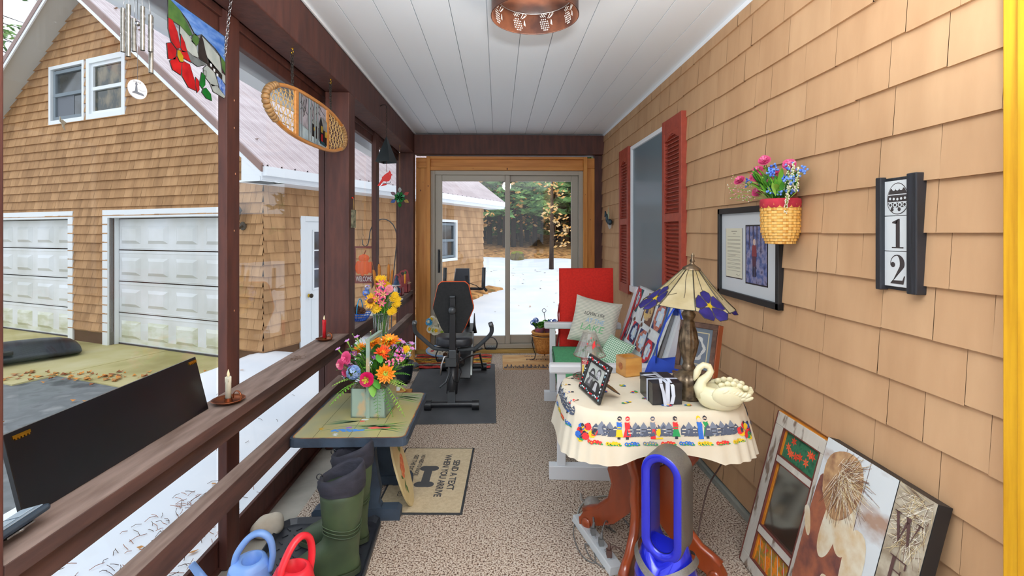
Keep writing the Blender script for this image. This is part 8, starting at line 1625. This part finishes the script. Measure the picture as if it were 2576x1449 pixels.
# bird ornament on the far part of the wall
t = thing('bird_ornament', 'small dark metal bird ornament with pale feather plume on the far wall', 'ornament', (XR-.05, 5.30, 1.60)); DB = M('bird_steel', (60, 84, 98), .5, .4, (36, 46, 54), (40, 40, 40)); mb = MB(); mb.ball((0, 0, -.04), (.03, .045, .035), DB, 12); mb.ball((-.02, .03, .0), (.02, .02, .05), DB, 10); mb.tube([(-.03, .05, .02), (-.035, .06, .085)], [.018, .006], DB, n=8, flat=.4); mb.ball((.0, -.045, -.04), (.016, .03, .02), DB, 8); mb.tube([(0, -.03, -.03), (0, -.07, -.02), (0, -.07, -.06), (0, -.04, -.07)], .004, DB, n=5); mb.build('bird', t)
mb = MB(); mb.prism([(-.02, -.06), (.02, -.06), (.016, -.095), (.0, -.12), (-.012, -.10)], -.012, .012, M('ornament_shell', (190, 190, 186), .6)); mb.build('shell_base', t); mb = MB(); mb.tube([(-.01, .0, -.03), (-.02, -.01, .06), (-.015, -.012, .125)], [.003, .006, .001], col((176, 190, 160), .7), n=5); mb.tube([(-.01, .0, -.03), (-.02, -.04, .04), (-.015, -.05, .07)], [.003, .005, .001], col((176, 190, 160), .7), n=5); mb.build('plume', t)
# ================================================================ planter by the glass door
t = thing('basket_stand', 'black scrolled iron stand carrying a wicker basket by the glass door', 'plant stand', (.52, 5.50, 0)); IRN = M('stand_iron', (40, 36, 36), .5)
mb = MB(); mb.tube([(.135*math.cos(q*PI/16), .135*math.sin(q*PI/16), .275) for q in range(32)], .010, IRN, n=6, closed=True, flat=.6)
mb.build('ring', t)
for k in range(3):
    a = R(200+120*k); c, s_ = math.cos(a), math.sin(a); mb = MB(); mb.tube([(q*c, q*s_, z) for q, z in ((.137, .28), (.145, .2), (.125, .12), (.10, .06), (.115, .02), (.15, .0055), (.17, .012))], .005, IRN, n=6); mb.tube([((.140)*c+(.02*math.cos(w_))*s_, .14*s_-(.02*math.cos(w_))*c, .21+.03*math.sin(w_)) for w_ in [R(z) for z in range(0, 331, 30)]], .003, IRN, n=5); mb.build('leg', t)
mb = MB(); mb.tube([(.10, .02, .28), (.02, .06, .45), (.01, .06, .52)], .004, IRN, n=6); mb.tube([(.01+.022*math.cos(q*PI/8), .06, .545+.022*math.sin(q*PI/8)) for q in range(16)], .003, IRN, n=6, closed=True); mb.build('handle', t)
t = thing('wicker_basket', 'round tan wicker basket holding potted plants by the glass door', 'basket', (.52, 5.50, .075)); mb = MB(); mb.lathe([(0, .0), (.08, .0), (.10, .06), (.122, .15), (.128, .20), (.13, .25), (.122, .25), (.118, .2)], M('wicker', (220, 156, 80), .7, 0, (176, 112, 48), (60, 60, 60), .8), n=36, wob=lambda a, z: 1+.015*math.sin(24*a+z*160)); mb.build('body', t); mb = MB()
for z in (.195, .235): mb.tube([(.131*math.cos(q*PI/16), .131*math.sin(q*PI/16), z) for q in range(32)], .012, M('wicker_rim', (214, 150, 70), .6), n=6, closed=True)
mb.build('rim', t)
def pot(label, x, y, fl):
    t = thing('potted_plant', label, 'potted plant', (x, y, .25)); rn = random.Random(int(x*100)); mb = MB(); mb.lathe([(0, 0), (.04, 0), (.055, .11), (.058, .115), (.05, .115), (0, .10)], M('pot_pink', (196, 90, 110), .5, 0, (130, 110, 130), (20, 20, 20)), n=22); mb.build('pot', t); mb = MB()
    for _ in range(60): a = rn.random()*6.28; r_ = rn.uniform(.01, .09); c = Vector((r_*math.cos(a), r_*math.sin(a), rn.uniform(.11, .18))); leaf(mb, c*.7+Vector((0, 0, .03)), c+Vector((rn.uniform(-.03, .03), rn.uniform(-.03, .03), rn.uniform(0, .03))), .035, rn.choice(GRN[:3]), .15)
    mb.build('foliage', t)
    for p in fl: bloom(t, 'cluster', p, (-.2, -1, .6), .04, [BLU2, BLU, BLU], rn)
pot('potted hydrangea with green leaves at the left of the wicker basket', .47, 5.46, [(-.07, .02, .17), (-.04, .05, .19)]); pot('potted blue hydrangea at the right of the wicker basket', .58, 5.52, [(.02, -.02, .17), (.07, 0, .17), (.05, -.04, .14)])
